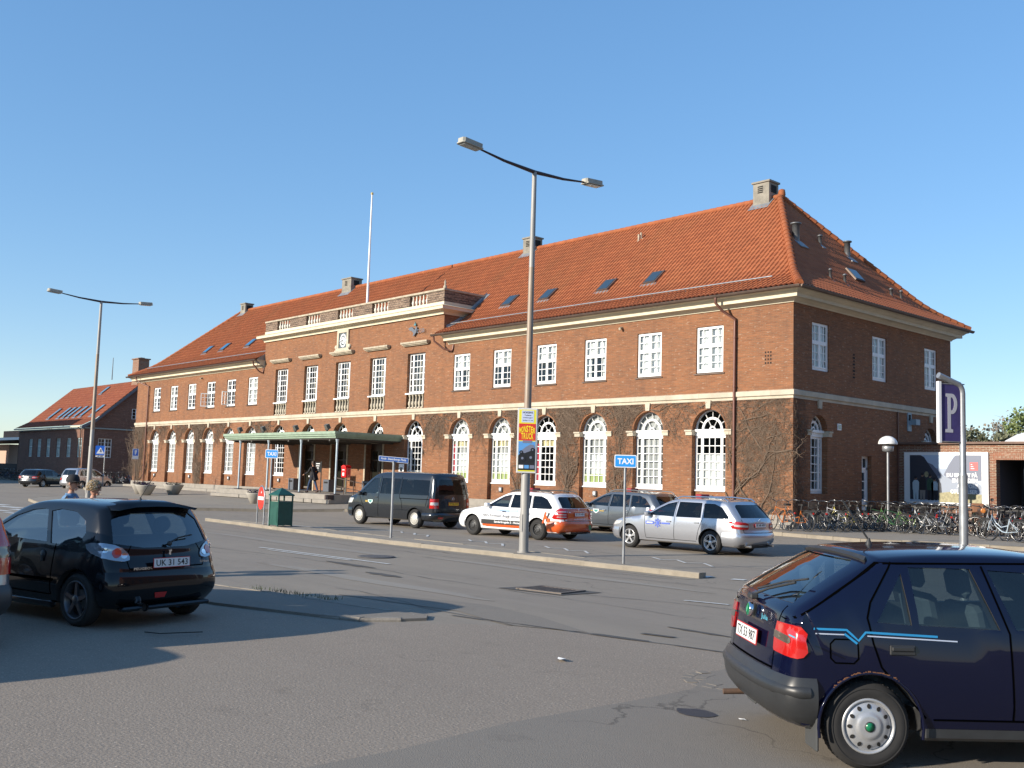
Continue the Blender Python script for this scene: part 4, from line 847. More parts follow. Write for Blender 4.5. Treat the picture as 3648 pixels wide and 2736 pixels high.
# taxi signs
def sign_plate(mb, F, w, h, r=.03, m0=0, m1=1, b=.018):
    def rr(w, h, r): return [(sx * (w / 2 - r) + r * cos(a), sy * (h / 2 - r) + r * sin(a)) for sx, sy, a0 in ((1, 1, 0), (-1, 1, pi / 2), (-1, -1, pi), (1, -1, 3 * pi / 2)) for a in [a0 + pi / 2 * k / 4 for k in range(5)]]
    mb.prism(rr(w, h, r), -.012, .0, m0, F); mb.prism(rr(w - 2 * b, h - 2 * b, r * .7), .0, .002, m1, F)
def taxi_sign(x, y, zc, w, h, label, nx=.72, ny=-.70, pz=None):
    o = empty('taxi_sign', (x, y, .11), 0, label, 'sign', 'blue taxi signs'); F = facing(nx * .04, ny * .04, zc - .11, nx, ny)
    mb = MB(); post(mb, 0, 0, 0, zc + h / 2 - .12, .028); mb.build('post', GALV, o)
    mb = MB(); sign_plate(mb, F, w, h); put_text(mb, 'TAXI', w * .72, h * .46, F @ TR(0, 0, .003), 0, bold=.03); mb.build('panel', [SWHITE, mat('taxi blue', (.03, .30, .75), .35)], o)
taxi_sign(6.09, -16.12, 2.27, .47, .27, 'blue TAXI sign on its own thin post at the right end of the island')
taxi_sign(-9.21, -16.02, 2.40, .42, .28, 'blue TAXI sign on a post beside the green litter bin')
# street name sign
o = empty('street_name_sign', (-2.54, -15.95, .11), 0, 'long blue street name plate on a steel post in front of the black van', 'sign')
mb = MB(); post(mb, 0, 0, 0, 2.06, .035); mb.box(-.03, .03, -.03, .03, 2.05, 2.10); mb.build('post', GALV, o)
F = facing(0, -.0, 2.17, .72, -.70); F = F @ TR(rz=0); F2 = basis((-.02, -.0, 2.15), Vector((.60, .80, -.055)).normalized(), (0, 0, 1), Vector((.80, -.60, 0)).normalized())
mb = MB(); sign_plate(mb, F2, .82, .145, .012, 0, 1, .010); put_text(mb, 'Andr. Steenbergs Plads', .70, .08, F2 @ TR(0, 0, .004), 0, bold=.01); mb.build('plate', [SWHITE, mat('street sign blue', (.04, .12, .38), .4)], o)
# no entry sign on a hoop
o = empty('no_entry_sign', (-9.62, -16.1, .11), 0, 'round red no entry sign in a low steel hoop on the island', 'sign'); e1 = Vector((.70, -.14)) 
A_, B_ = Vector((-.44, .12)), Vector((.34, -.06)); ex = (B_ - A_).normalized(); W2 = (B_ - A_).length / 2; mid = (A_ + B_) / 2
nrm = Vector((ex.y, -ex.x)); F = basis((mid.x, mid.y, 0), (ex.x, ex.y, 0), (0, 0, 1), (nrm.x, nrm.y, 0))
hoop = [(-W2, 0, 0)] + [(W2 * cos(a), .84 + W2 * sin(a), 0) for a in [pi - pi * k / 12 for k in range(13)]] + [(W2, 0, 0)]
mb = MB(F); mb.tube(hoop, .024, 8); mb.build('hoop', GALV, o)
mb = MB(F); R_ = W2 - .035; mb.lathe([(R_, 0), (R_, .014), (0, .014)], 32, 0, False, TR(0, .84, 0)); mb.box(-R_ * .86, R_ * .86, .84 - .055, .84 + .055, .0145, .018, 1); mb.prism([(-.01, 1.03), (.05, 1.08), (.07, 1.02), (.03, .99)], .0145, .018, 1); mb.build('disc', [SRED, SWHITE], o)
# litter bin
o = empty('litter_bin', (-8.40, -16.05, .11), radians(2), 'dark green square litter bin with pyramid lid on the island', 'litter bin')
BG = mat('bin green paint', (.012, .075, .055), .42, var=.25, vs=4); mb = MB(); w_ = .25
for sx in (-1, 1):
    for sy in (-1, 1): mb.box(sx * w_ - .02, sx * w_ + .02, sy * w_ - .02, sy * w_ + .02, 0, .97)
mb.box(-w_, w_, -w_ - .008, -w_ + .01, .05, .78); mb.box(-w_, w_, w_ - .01, w_ + .008, .05, .78); mb.box(-w_ - .008, -w_ + .01, -w_, w_, .05, .78); mb.box(w_ - .01, w_ + .008, -w_, w_, .05, .78); mb.box(-w_, w_, -w_, w_, .04, .06)
mb.box(-w_ + .05, w_ - .05, -w_ - .016, -w_ - .008, .10, .60); mb.build('body', BG, o)
mb = MB(); h = w_ + .045; mb.add([(-h, -h, .96), (h, -h, .96), (h, h, .96), (-h, h, .96), (-h, -h, 1.0), (h, -h, 1.0), (h, h, 1.0), (-h, h, 1.0), (0, 0, 1.22)], [(0, 1, 5, 4), (1, 2, 6, 5), (2, 3, 7, 6), (3, 0, 4, 7), (4, 5, 8), (5, 6, 8), (6, 7, 8), (7, 4, 8), (0, 3, 2, 1)])
for k in range(3): mb.box(-.12 + k * .09, -.09 + k * .09, -.20, -.13, 1.055, 1.09, 0, TR())
mb.build('lid', BG, o); mb = MB(); mb.box(-w_ + .03, w_ - .03, -w_ + .03, w_ - .03, .70, .80); mb.build('liner', mat('bin liner', (.30, .28, .22), .6), o)
# P sign
o = empty('parking_sign', (13.22, -16.02, 0), 0, 'tall purple P parking sign hung from a bent steel pole at right', 'sign')
d = Vector((-.30, -.26)) * 1.0; dl_ = Vector((-.19, -.40)); mb = MB()
mb.tube([(0, 0, 0), (0, 0, 2.1)], .068, 14); mb.tube([(0, 0, 2.1), (0, 0, 2.16), (0, 0, 3.42)] + [(dl_.x * (1 - cos(a)) * .25, dl_.y * (1 - cos(a)) * .25, 3.42 + .16 * sin(a)) for a in (.4, .8, 1.2, 1.57)] + [(dl_.x * 1.04, dl_.y * 1.04, 3.70)], [.062] + [.050] * 7, 12, cap=True)
mb.build('pole', GALV, o)
nn = Vector((.90, -.43, 0)).normalized()
ex = Vector((-nn.y, nn.x, 0)); F = basis((dl_.x * .52, dl_.y * .52, 3.10), ex, (0, 0, 1), nn); PU = mat('purple sign', (.055, .045, .15), .45, var=.2, vs=6)
mb = MB(F); hw = .185
mb.box(-hw, hw, -.46, .46, -.012, .012, 0); mb.box(-hw - .01, hw + .01, .46, .475, -.02, .02, 1); mb.box(-hw - .01, hw + .01, -.475, -.46, -.02, .02, 1); mb.box(hw, hw + .012, -.47, .47, -.015, .015, 1)
PP = lambda q: [(x, y) for x, y in q]
for z_ in (.0125,):
    mb.prism([(-.10, .31), (-.10, .26), (-.065, .25), (-.065, -.26), (-.11, -.27), (-.11, -.32), (.035, -.32), (.035, -.27), (-.005, -.26), (-.005, .31)], z_, z_ + .003, 2)
    O_ = [(-.005 + .0, .31)] + [(.02 + .10 * sin(a), .145 + .165 * cos(a)) for a in [pi * k / 12 for k in range(13)]] + [(-.005, -.02)]
    I_ = [(-.005, .25)] + [(.01 + .05 * sin(a), .145 + .105 * cos(a)) for a in [pi * k / 12 for k in range(13)]] + [(-.005, .04)]
    mb.rings(O_, I_, z_, z_ + .003, 2)
mb.build('panel', [PU, GALV, mat('sign letter grey', (.45, .45, .48), .5)], o)
mb = MB(F); mb.box(-hw - .062, -hw - .012, -.49, .50, -.03, .03); mb.build('light_box', SWHITE, o)
mb = MB(F); 
for z_ in (-.49, .49): mb.tube([(-hw, z_, 0), (hw + .09, z_ * .97, 0)], .009, 6); 
for x_ in (-.1, .1): mb.tube([(x_, .47, 0), (x_, .52, 0)], .008, 6)
mb.tube([(hw + .012, 0, 0), (hw + .06, 0, 0)], .012, 6); mb.build('bracket', TRIM, o)
# pedestrian crossing sign, small sign, left side
o = empty('crossing_sign', (-58.5, -3.05, .28), 0, 'blue pedestrian crossing sign on a post in front of the dark gable', 'sign'); F = facing(.0, 0, 2.75, .9, -.43)
mb = MB(); post(mb, 0, 0, 0, 3.1, .035); mb.build('post', GALV, o)
mb = MB(); F = facing(-.15, -.3, 2.78, .9, -.43); sign_plate(mb, F, .72, .72, .05, 1, 1); mb.prism([(-.27, -.22), (.27, -.22), (0, .24)], .003, .006, 0, F); mb.tube([(0, .10, 0), (0, .02, 0)], .02, 6, 2, T=F @ TR(0, 0, .01)); mb.tube([(0, .02, 0), (-.05, -.12, 0)], .016, 6, 2, T=F @ TR(0, 0, .01)); mb.tube([(0, .02, 0), (.06, -.12, 0)], .016, 6, 2, T=F @ TR(0, 0, .01))
mb.box(-.27, .27, -.27, -.245, .003, .006, 0, F); mb.box(-.33, .33, -.50, -.40, -.01, .01, 0, F); mb.box(-.2, -.05, -.475, -.425, .01, .013, 2, F); mb.box(0, .2, -.475, -.425, .01, .013, 2, F); mb.build('panel', [SWHITE, BLUE, INK], o)
o = empty('waiting_sign', (-47.1, -5.2, .26), 0, 'narrow blue and white sign on a leaning post by the left corner of the station', 'sign')
mb = MB(); mb.tube([(-.1, .05, 0), (.08, -.03, 2.9)], .03, 8); mb.build('post', GUTTER, o)
mb = MB(); F = facing(.12, -.10, 2.48, .97, -.2); mb.box(-.2, .2, -.35, .35, -.01, .0, 0, F); mb.box(-.16, .16, -.12, .31, .0, .003, 1, F); mb.prism([(-.08, .25), (.10, .25), (.02, -.05), (-.05, -.05)], .003, .005, 0, F); mb.build('panel', [SWHITE, BLUE], o)
# bowl lamp by the bikes
o = empty('bowl_lamp', (2.0, 3.2, .33), 0, 'low lamp post with white dome hood standing among the bicycles', 'street lamp')
mb = MB(); post(mb, 0, 0, 0, 2.95, .045); mb.build('pole', GALV, o)
mb = MB(); mb.lathe([(.045, 2.9), (.20, 2.95), (.21, 3.12), (.18, 3.14), (.05, 3.16)], 20, 0); mb.lathe([(.06, 3.14), (.06, 3.22)], 12, 1); mb.build('lamp_body', [GALV, TRIM], o)
mb = MB(); mb.lathe([(.34, 3.20), (.345, 3.22), (.33, 3.30), (.28, 3.39), (.19, 3.46), (.09, 3.50), (0, 3.51)], 24, 0); mb.build('hood', mat('dirty white dome', (.72, .72, .70), .4, var=.2, vs=9), o)
# planters with pansies
PURP = mat('purple pansies', (.07, .03, .22), .8, var=.5, vs=25); SOIL = mat('soil', (.03, .02, .015), 1)
def planter(x, y, z, label, purple=True, r=.62, h=.62):
    o = empty('flower_planter', (x, y, z), 0, label, 'planter', 'round concrete flower planters'); mb = MB(); mb.lathe([(0, 0), (r * .48, 0), (r * .97, h * .93), (r, h), (r * .88, h), (r * .84, h * .85)], 20); mb.build('bowl', CONC, o)
    MB().lathe([(r * .86, h * .9), (0, h * .93)], 16).build('soil', SOIL, o); mb = MB(); q = random.Random(x)
    for i in range(150):
        a = q.random() * 6.28; rr = r * .82 * sqrt(q.random()); s_ = q.uniform(.03, .06); cx_, cy_ = rr * cos(a), rr * sin(a); zz = h * .93 + q.uniform(.02, .17); t = q.random() * 3
        mb.add([(cx_ - s_, cy_, zz), (cx_, cy_ - s_, zz + s_ * t * .3), (cx_ + s_, cy_, zz + s_ * .5), (cx_, cy_ + s_, zz)], [(0, 1, 2, 3)], 0 if (q.random() < (.8 if purple else .35)) else 1)
    mb.build('flowers', [PURP, mat('pansy leaves', (.05, .08, .03), .8)], o)
planter(-39.9, -7.4, .17, 'concrete bowl planter with purple pansies, front one of the left group')
planter(-42.3, -6.7, .19, 'concrete bowl planter with purple pansies, leftmost and furthest behind'); planter(-40.0, -5.6, .22, 'concrete bowl planter with dull dark plants, right of the group', False)
planter(-26.6, -7.2, .18, 'single concrete bowl planter with purple pansies left of the no entry sign', True, .5, .55); 
# things by the entrance
o = empty('post_box', (-26.2, -2.1, .75), 0, 'red wall-style post box on a thin post under the canopy', 'post box')
mb = MB(); post(mb, 0, 0, 0, 1.0, .03); mb.build('post', GALVD, o); mb = MB(); mb.bbox(-.22, .22, -.17, .17, .88, 1.42, .03); mb.prism([(-.24, 1.42), (.24, 1.42), (.18, 1.5), (0, 1.56), (-.18, 1.5)], -.18, .18, 0, FR); mb.build('body', mat('post box red', (.65, .01, .012), .3, coat=.5), o)
mb = MB(); mb.box(-.12, .12, -.178, -.17, 1.27, 1.31); mb.box(-.09, .09, -.178, -.17, .98, 1.14); mb.build('label', SWHITE, o)
for i, (x, y, lb) in enumerate(((-33.9, -.75, 'grey box bin against the wall left of the station doors'), (-29.95, -.75, 'dark box bin between the two left entrance doors'), (-26.0, -.75, 'dark box bin between the two right entrance doors'))):
    o = empty('box_bin', (x, y, .75), 0, lb, 'litter bin', 'square bins at the entrance'); mb = MB(); mb.bbox(-.30, .30, -.25, .25, .02, .72, .02); mb.build('body', mat('bin grey', (.10, .11, .13), .5), o); MB().box(-.2, .2, -.253, -.25, .5, .6).build('slot', DARK, o)
o = empty('notice_stand', (-29.3, -2.0, .75), 0, 'black notice board with white lettering rows beside the walking woman', 'notice board')
mb = MB(); post(mb, .42, 0, 0, 1.75, .03); mb.build('post', TRIM, o); mb = MB(FACE((.12, -.04, 1.42))); mb.box(-.28, .28, -.3, .28, -.02, 0, 0); 
for k in range(4): mb.box(-.2, .2 - .05 * k, .16 - k * .12, .20 - k * .12, .0, .003, 1)
mb.build('board', [INK, SWHITE], o)
o = tag(MB(FACE((-24.0, -.02, 2.2))).box(-.22, .22, -.25, .25, 0, .03).box(-.12, .12, -.14, .06, .03, .033, 1).build('wall_notice', [SWHITE, GALVD]), 'white paper notice on the brick wall right of the entrance doors', 'notice')
FL = None
for i, x in enumerate((-34.7, -31.9, -28.3, -25.1)):
    if FL is None:
        FL = empty('floodlight', (x, -4.1, 4.0), 0, None, 'floodlight', 'floodlights along the canopy edge'); mb = MB(); mb.box(-.04, .04, -.04, .04, 0, .10); mb.box(-.15, -.13, -.03, .03, .08, .3); mb.box(.13, .15, -.03, .03, .08, .3); mb.box(-.15, .15, -.03, .03, .08, .1); mb.build('bracket', TRIM, FL)
        mb = MB(TR(0, 0, .26, 0, .5)); mb.prism([(-.12, -.1), (.12, -.1), (.17, .08), (-.17, .08)], -.14, .12, 0, basis((0, 0, 0), (1, 0, 0), (0, 1, 0), (0, 0, 1))); mb.box(-.15, .15, .08, .09, -.12, .10, 1); mb.build('housing', [mat('floodlight grey', (.12, .115, .10), .5), GALV], FL); o = FL
    else: o = copy_tree(FL); o.location = (x, -4.1, 4.0)
    o['label'] = ['leftmost floodlight on the green canopy edge', 'second floodlight from the left on the canopy edge', 'third floodlight from the left on the canopy edge', 'rightmost black floodlight on the canopy edge'][i]
o = empty('flagpole', (-29.5, 1.0, 10.98), 0, 'tall bare white flagpole on the flat roof behind the parapet', 'flagpole'); mb = MB(); mb.tube([(0, 0, 0), (0, 0, 7.6)], [.085, .045], 10); mb.build('pole', WHITE, o); MB().lathe([(0, 7.55), (.09, 7.62), (.07, 7.72), (0, 7.75)], 10).build('knob', mat('gilt', (.5, .4, .15), .4), o)
# ------------------------------------------------------------------ cars
def cat(keys, n):           # Catmull-Rom through 4-D keys
    out = []; K = [keys[0]] + list(keys) + [keys[-1]]
    for i in range(1, len(K) - 2):
        p0, p1, p2, p3 = K[i - 1], K[i], K[i + 1], K[i + 2]
        for s in range(n):
            t = s / n; out.append(tuple(.5 * ((2 * b) + (-a + c) * t + (2 * a - 5 * b + 4 * c - d) * t * t + (-a + 3 * b - 3 * c + d) * t ** 3) for a, b, c, d in zip(p0, p1, p2, p3)))
    out.append(tuple(keys[-1])); return out
class Car:
    def __init__(s, name, loc, rz, paint, label, w, keys, zb, belt, tumble, wheels, rw, wb, cab, group=None, n=6, plan=.10, sect=2.3, cat_='car', ww=.19, track=None, rim=None):
        s.o = empty(name, loc, rz, label, cat_, group); s.w = w; s.paint = paint; s.rw = rw; s.wb = wb
        s.xr, s.xf = keys[0][0], keys[-1][0]; s.belt, s.tum = belt, tumble; s.zb = zb; s.plan = plan
        chain = cat(keys, n); me = s.shell(chain, w / 2, zb, sect).data('body_shell', [paint, TRIM, SEAT]); s.bvh = BVHTree.FromPolygons([v.co[:] for v in me.vertices], [list(p.vertices) for p in me.polygons])
        s.body = link_mesh('body', me, s.o); s.cutters = []
        # cabin cavity
        cav = s.cavity(cab); s.cutters.append(cav)
        for x in (0, wb):
            for sy in (-1, 1):
                c = MB(basis((x, sy * (w / 2 + .15), rw), (1, 0, 0), (0, 0, 1), (0, -sy, 0))); c.lathe([(0, 0), (rw + .055, 0), (rw + .055, .42 + .15 - .12), (0, .42 + .15 - .12)], 28, 1, False); s.cutters.append(c)
    def W(s, x, z, hw):
        L = (s.xf - s.xr) / 2; xc = (s.xf + s.xr) / 2; t = abs((x - xc) / L); y = hw * (1 - s.plan * t ** 5) 
        if z > s.belt: y -= s.tum * (z - s.belt) + s.tum * .25 * (z - s.belt) ** 2
        else: y += .012 * sin(max(0, min(1, (z - .3) / (s.belt - .3))) * pi) - .02 * max(0, (z - (s.belt - .08)) / .08)
        if z < .42: y -= (.42 - z) * .22
        return y
    def shell(s, chain, hw, zb, sect, K=6, R=7):
        N = len(chain); mb = MB(); loops = []
        x0, x1 = chain[0][0], chain[-1][0]
        for j, (px, pz, qx, qz) in enumerate(chain):
            t = .75 * (px - x0) / (x1 - x0) + .25 * j / (N - 1); t = max(0, min(1, t)); bx = x0 + .06 + (x1 - x0 - .12) * t; qbx = x0 + .16 + (x1 - x0 - .32) * t
            yb = s.W(qbx, zb + .06, hw); yt = s.W(qx, qz, hw); L = []
            for k in range(4): a = pi / 2 * k / 4; e = 2 / sect; L.append((bx + (qbx - bx) * (1 - cos(a) ** e), yb * sin(a) ** e, zb + .05 * (1 - cos(a) ** e)))
            for k in range(R + 1): f = k / R; x = qbx + (qx - qbx) * f; z = zb + .06 + (qz - zb - .06) * f; L.append((x, s.W(x, z, hw) if 0 < k < R else (yb if k == 0 else yt), z))
            for k in range(1, K + 1): a = pi / 2 * (1 - k / K); e = 2 / sect; L.append((px + (qx - px) * (1 - max(0, cos(a)) ** e), yt * max(0, sin(a)) ** e, pz + (qz - pz) * (1 - max(0, cos(a)) ** e)))
            loops.append(L)
        M = len(loops[0]); vs = []; idx = []
        for L in loops:
            r = []
            for p in L: r.append(len(vs)); vs.append(p)
            for p in L[-2:0:-1]: r.append(len(vs)); vs.append((p[0], -p[1], p[2]))
            idx.append(r)
        C = len(idx[0]); fs = []
        for j in range(N - 1):
            for k in range(C): fs.append((idx[j][k], idx[j][(k + 1) % C], idx[j + 1][(k + 1) % C], idx[j + 1][k]))
        mb.add(vs, fs, 0, True); mb.add([vs[i] for i in idx[0]], [tuple(range(C))[::-1]], 0, True); mb.add([vs[i] for i in idx[-1]], [tuple(range(C))], 0, True)
        bm = bmesh.new(); me = mb.data('t', []); bm.from_mesh(me); bmesh.ops.remove_doubles(bm, verts=bm.verts, dist=.0004); bmesh.ops.recalc_face_normals(bm, faces=bm.faces)
        m2 = MB(); bm.verts.index_update(); m2.add([v.co[:] for v in bm.verts], [tuple(v.index for v in f.verts) for f in bm.faces], 0, True); bm.free(); return m2
    def cavity(s, cab):       # cab: list of (x,z) outline of the inside in side view
        mb = MB(); n = len(cab); vs = []
        for sg in (1, -1):
            for x, z in cab: vs.append((x, sg * (s.W(x, z, s.w / 2) - .045), z))
        mb.add(vs, [tuple(range(n)), tuple(range(n, 2 * n))[::-1]] + [(i, n + i, n + (i + 1) % n, (i + 1) % n) for i in range(n)], 2)
        # crown the roof: extra slab below the roof skin is left solid
        return mb
    def side_cut(s, poly):
        for sg in (1, -1):
            c = MB(basis((0, sg * .35, 0), (1, 0, 0), (0, 0, 1), (0, sg, 0))); c.prism(poly, 0, s.w, 1); s.cutters.append(c)
    def end_cut(s, poly, x0, x1):   # poly in (y,z)
        c = MB(basis((x0, 0, 0), (0, 1, 0), (0, 0, 1), (1, 0, 0))); c.prism(poly, 0, x1 - x0, 1); s.cutters.append(c)
    def finish(s):
        b = s.body
        for i, c in enumerate(s.cutters):
            me = c.data('cutter', [s.paint, TRIM, SEAT]); bm = bmesh.new(); bm.from_mesh(me); bmesh.ops.remove_doubles(bm, verts=bm.verts, dist=.0002); bmesh.ops.recalc_face_normals(bm, faces=bm.faces); bm.to_mesh(me); bm.free()
            o = bpy.data.objects.new('cutter', me); COL.objects.link(o); o.parent = s.o
            m = b.modifiers.new('cut', 'BOOLEAN'); m.operation = 'DIFFERENCE'; m.object = o; m.solver = 'EXACT'; c.o = o
        bpy.context.view_layer.update(); dg = bpy.context.evaluated_depsgraph_get(); me = bpy.data.meshes.new_from_object(b.evaluated_get(dg))
        b.modifiers.clear(); b.data = me
        for c in s.cutters: bpy.data.objects.remove(c.o)
        for p in me.polygons: p.use_smooth = (p.material_index == 0)
        try: me.set_sharp_from_angle(angle=radians(38))
        except Exception: pass
    def hit(s, o, d):
        r = s.bvh.ray_cast(Vector(o), Vector(d).normalized()); return r[0], r[1]
    def patch(s, name, poly, axis, off=.004, thick=0, mt=None, parent=None, m=0, rings=5, dens=.05, mb=None, mir=False):
        # outline drawn on a plane seen along `axis`, dropped on to the bodywork; star-shaped about its centre
        d = Vector(axis).normalized(); ex = Vector((0, 0, 1)).cross(d).normalized() * -1; 
        ez = Vector((0, 0, 1)); P = []
        for i in range(len(poly)):
            a, b = Vector(poly[i]), Vector(poly[(i + 1) % len(poly)]); k = max(1, int((b - a).length / dens))
            P += [a + (b - a) * q / k for q in range(k)]
        c = sum(P, Vector((0, 0))) / len(P); n = len(P); out = mb or MB()
        for sg in ((1, -1) if mir else (1,)):
            vs = []
            for r in range(rings, -1, -1):
                for p in (P if r else [c]):
                    q = c + (p - c) * (r / rings); o = -d * 4 + ex * q.x + ez * q.y
                    h, nn = s.hit(o, d)
                    if h is None: h = o + d * 3.4; nn = -d
                    if nn.dot(d) > 0: nn = -nn
                    v = h + nn * off; vs.append((v.x, v.y * sg, v.z))
            fs = []
            for r in range(rings - 1): fs += [(r * n + i, r * n + (i + 1) % n, (r + 1) * n + (i + 1) % n, (r + 1) * n + i) for i in range(n)]
            L = (rings - 1) * n; fs += [(L + i, L + (i + 1) % n, rings * n) for i in range(n)]
            dd = Vector((d.x, d.y * sg, d.z))
            f0 = [Vector(vs[i]) for i in fs[0]]
            if (f0[1] - f0[0]).cross(f0[2] - f0[0]).dot(dd) > 0: fs = [f[::-1] for f in fs]
            out.add(vs, fs, m, True)
            if thick: # skirt
                base = []
                for p in P:
                    o = -d * 4 + ex * p.x + ez * p.y; h, nn = s.hit(o, d)
                    if h is None: h = o + d * 3.4
                    base.append((h.x, h.y * sg, h.z))
                out.add(base + vs[:n], [(i, (i + 1) % n, n + (i + 1) % n, n + i) for i in range(n)], m, True)
        return out if mb is not None else out.build(name, mt, parent or s.o)
    def ribbon(s, mb, pts, axis, w=.012, off=.003, m=0, dens=.04, mir=False):
        d = Vector(axis).normalized(); ex = Vector((0, 0, 1)).cross(d).normalized() * -1; ez = Vector((0, 0, 1)); P = []
        for i in range(len(pts) - 1):
            a, b = Vector(pts[i]), Vector(pts[i + 1]); k = max(1, int((b - a).length / dens)); P += [a + (b - a) * q / k for q in range(k)]
        P.append(Vector(pts[-1]))
        for sg in ((1, -1) if mir else (1,)):
            vs = []; ok = True
            for i, p in enumerate(P):
                t = (P[min(i + 1, len(P) - 1)] - P[max(i - 1, 0)]).normalized(); n = Vector((-t.y, t.x)) * w / 2
                for q in (p + n, p - n):
                    o = -d * 4 + ex * q.x + ez * q.y; h, nn = s.hit(o, d)
                    if h is None: h = o + d * 3.2; nn = -d
                    if nn.dot(d) > 0: nn = -nn
                    v = h + nn * off; vs.append((v.x, v.y * sg, v.z))
            mb.add(vs, [(2 * i, 2 * i + 2, 2 * i + 3, 2 * i + 1) for i in range(len(P) - 1)], m, True)
    def band(s, name, z0, z1, xs, end, mt, bulge=.03, rows=6, rr=.42, notch=None):     # bumper skin wrapped round one end; end=-1 rear, +1 front
        xe = s.xr if end < 0 else s.xf; hw = s.w / 2; path = []
        rr = min(rr, abs(xe - xs) - .02); cx = xe - end * rr; cy = hw - rr
        nx = 8
        for i in range(nx): path.append((xs + (cx - xs) * i / nx, 1.6, 0, -1))
        for i in range(9):
            a = pi / 2 * i / 8; dx, dy = -sin(a) * -end, cos(a); path.append((cx + end * sin(a) * 1.6, cy + cos(a) * 1.6, -end * sin(a), -cos(a)))
        for i in range(1, 7): path.append((xe + end * 1.6, cy * (1 - i / 6), -end, 0))
        full = path + [(x, -y, dx, -dy) for x, y, dx, dy in path[-2::-1]]
        prof = [(0, 0)] + [(t / rows, bulge * (sin(pi * min(1, max(0, t / rows))) ** .5)) for t in range(1, rows)] + [(1, 0)]
        mb = MB(); vs = []; n = len(prof)
        for (x, y, dx, dy) in full:
            for t, b in prof:
                z = z0 + (z1 - z0) * t; h, nn = s.hit((x, y, z), (dx, dy, 0))
                if h is None: h = Vector((x + dx * 1.6, y + dy * 1.6, z))
                vs.append((h.x - dx * (b + .003), h.y - dy * (b + .003), z))
        mb.add(vs, [(i * n + j, (i + 1) * n + j, (i + 1) * n + j + 1, i * n + j + 1) for i in range(len(full) - 1) for j in range(n - 1)], 0, True)
        return mb.build(name, mt, s.o)
    def wheels(s, style='steel', tr=None, ww=.185, rim_r=.19, col=SILVER, spokes=5):
        tr = tr or s.w / 2 - .115
        for x in (0, s.wb):
            for sg in (1, -1):
                o = empty('wheel', (x, sg * tr, s.rw)); o.parent = s.o; o.rotation_euler = (0, 0, 0 if sg > 0 else pi)
                key = ('w', style, round(s.rw, 3), round(rim_r, 3), spokes, col.name)
                if key not in _txt:
                    R = s.rw; T = basis((0, 0, 0), (1, 0, 0), (0, 0, 1), (0, 1, 0)); h = ww / 2
                    mb = MB(T); mb.lathe([(rim_r, -h + .01), (R - .05, -h), (R - .012, -h + .025), (R, -h + .05), (R, h - .05), (R - .012, h - .025), (R - .05, h), (rim_r + .03, h - .002), (rim_r, h - .012)], 40, 0)
                    mb.lathe([(R - .035, h + .001), (R - .04, h + .004), (R - .045, h + .001)], 40, 0)
                    for k in range(48): a = k * 2 * pi / 48; mb.box(-.004, .004, R - .006, R + .001, -h + .04, h - .04, 0, TR(rz=a))
                    ty = mb.data('tyre', RUBBER); mb = MB(T)
                    mb.lathe([(rim_r, -h + .02), (rim_r + .006, h - .012), (rim_r - .004, h - .003), (rim_r - .014, h - .010), (rim_r - .022, h - .035), (rim_r - .04, h - .07)], 40, 0)
                    mb.lathe([(rim_r - .02, -.03), (0, -.03)], 30, 1, False)
                    r0 = rim_r - .022
                    if style == 'steel':
                        mb.lathe([(r0, h - .06), (r0 - .03, h - .045), (r0 - .06, h - .055), (.075, h - .02), (.055, h - .012), (.03, h - .012), (0, h - .008)], 36, 0)
                        for k in range(12): a = k * pi / 6; mb.lathe([(.015, 0), (0, 0)], 10, 1, False, TR(cos(a) * (r0 - .035), sin(a) * (r0 - .035), h - .043))
                        for k in range(5): a = k * 2 * pi / 5; mb.lathe([(.011, -.01), (.011, .008), (0, .008)], 6, 2, False, TR(cos(a) * .05, sin(a) * .05, h - .012))
                    elif style == 'cap':
                        mb.lathe([(r0 + .01, h - .04), (r0 - .01, h - .012), (r0 - .05, h - .002), (.085, h - .0), (.08, h + .006), (.06, h + .008), (.0, h + .010)], 40, 0)
                        nh = spokes
                        for k in range(nh): a = k * 2 * pi / nh; mb.prism([(.016 * cos(t * pi / 5) * (1.1 if t in (0,) else 1), .013 * sin(t * pi / 5)) for t in range(10)], 0, .002, 1, TR(cos(a) * (r0 - .025), sin(a) * (r0 - .025), h - .006, a, ry=.32))
                    else:
                        mb.lathe([(.055, h - .045), (.055, h - .012), (.045, h - .006), (0, h - .004)], 24, 0)
                        mb.lathe([(.115, -.02), (.115, .015), (.03, .015)], 24, 2, False); 
                        for k in range(spokes):
                            a = k * 2 * pi / spokes + pi / 2
                            for off in ((-.13, .13) if style == 'twin' else (0,)):
                                wd = .016 if style == 'twin' else .026
                                p = [(.03, -wd), (.03, wd), (r0 + .01, wd * .72), (r0 + .01, -wd * .72)]; Tt = TR(rz=a + off * .7)
                                mb.prism(p, h - .045, h - .014, 0, Tt)
                    rm = mb.data('rim', [col, DARK, GALVD]); _txt[key] = (ty, rm)
                ty, rm = _txt[key]; a = link_mesh('tyre', ty, o); b = link_mesh('rim', rm, o); r_ = random.random() * 0
    def plate(s, x, z, text, w=.50, h=.11, tilt=0, mt=None, y=0, end=-1):
        F = basis((x, y, z), (0, -1 if end < 0 else 1, 0), Vector((sin(tilt) * (-end), 0, cos(tilt))), Vector((end * cos(tilt), 0, sin(tilt)))); mb = MB()
        mb.box(-w / 2, w / 2, -h / 2, h / 2, -.006, .0, 1, F); mb.box(-w / 2 + .008, w / 2 - .008, -h / 2 + .008, h / 2 - .008, .0, .003, 0, F)
        if text: put_text(mb, text, w * .86, h * .62, F @ TR(0, 0, .0045), 2, bold=.012)
        return mb.build('number_plate', [mt or PLATEW, mat('plate rim red', (.45, .03, .03), .4), INK], s.o)
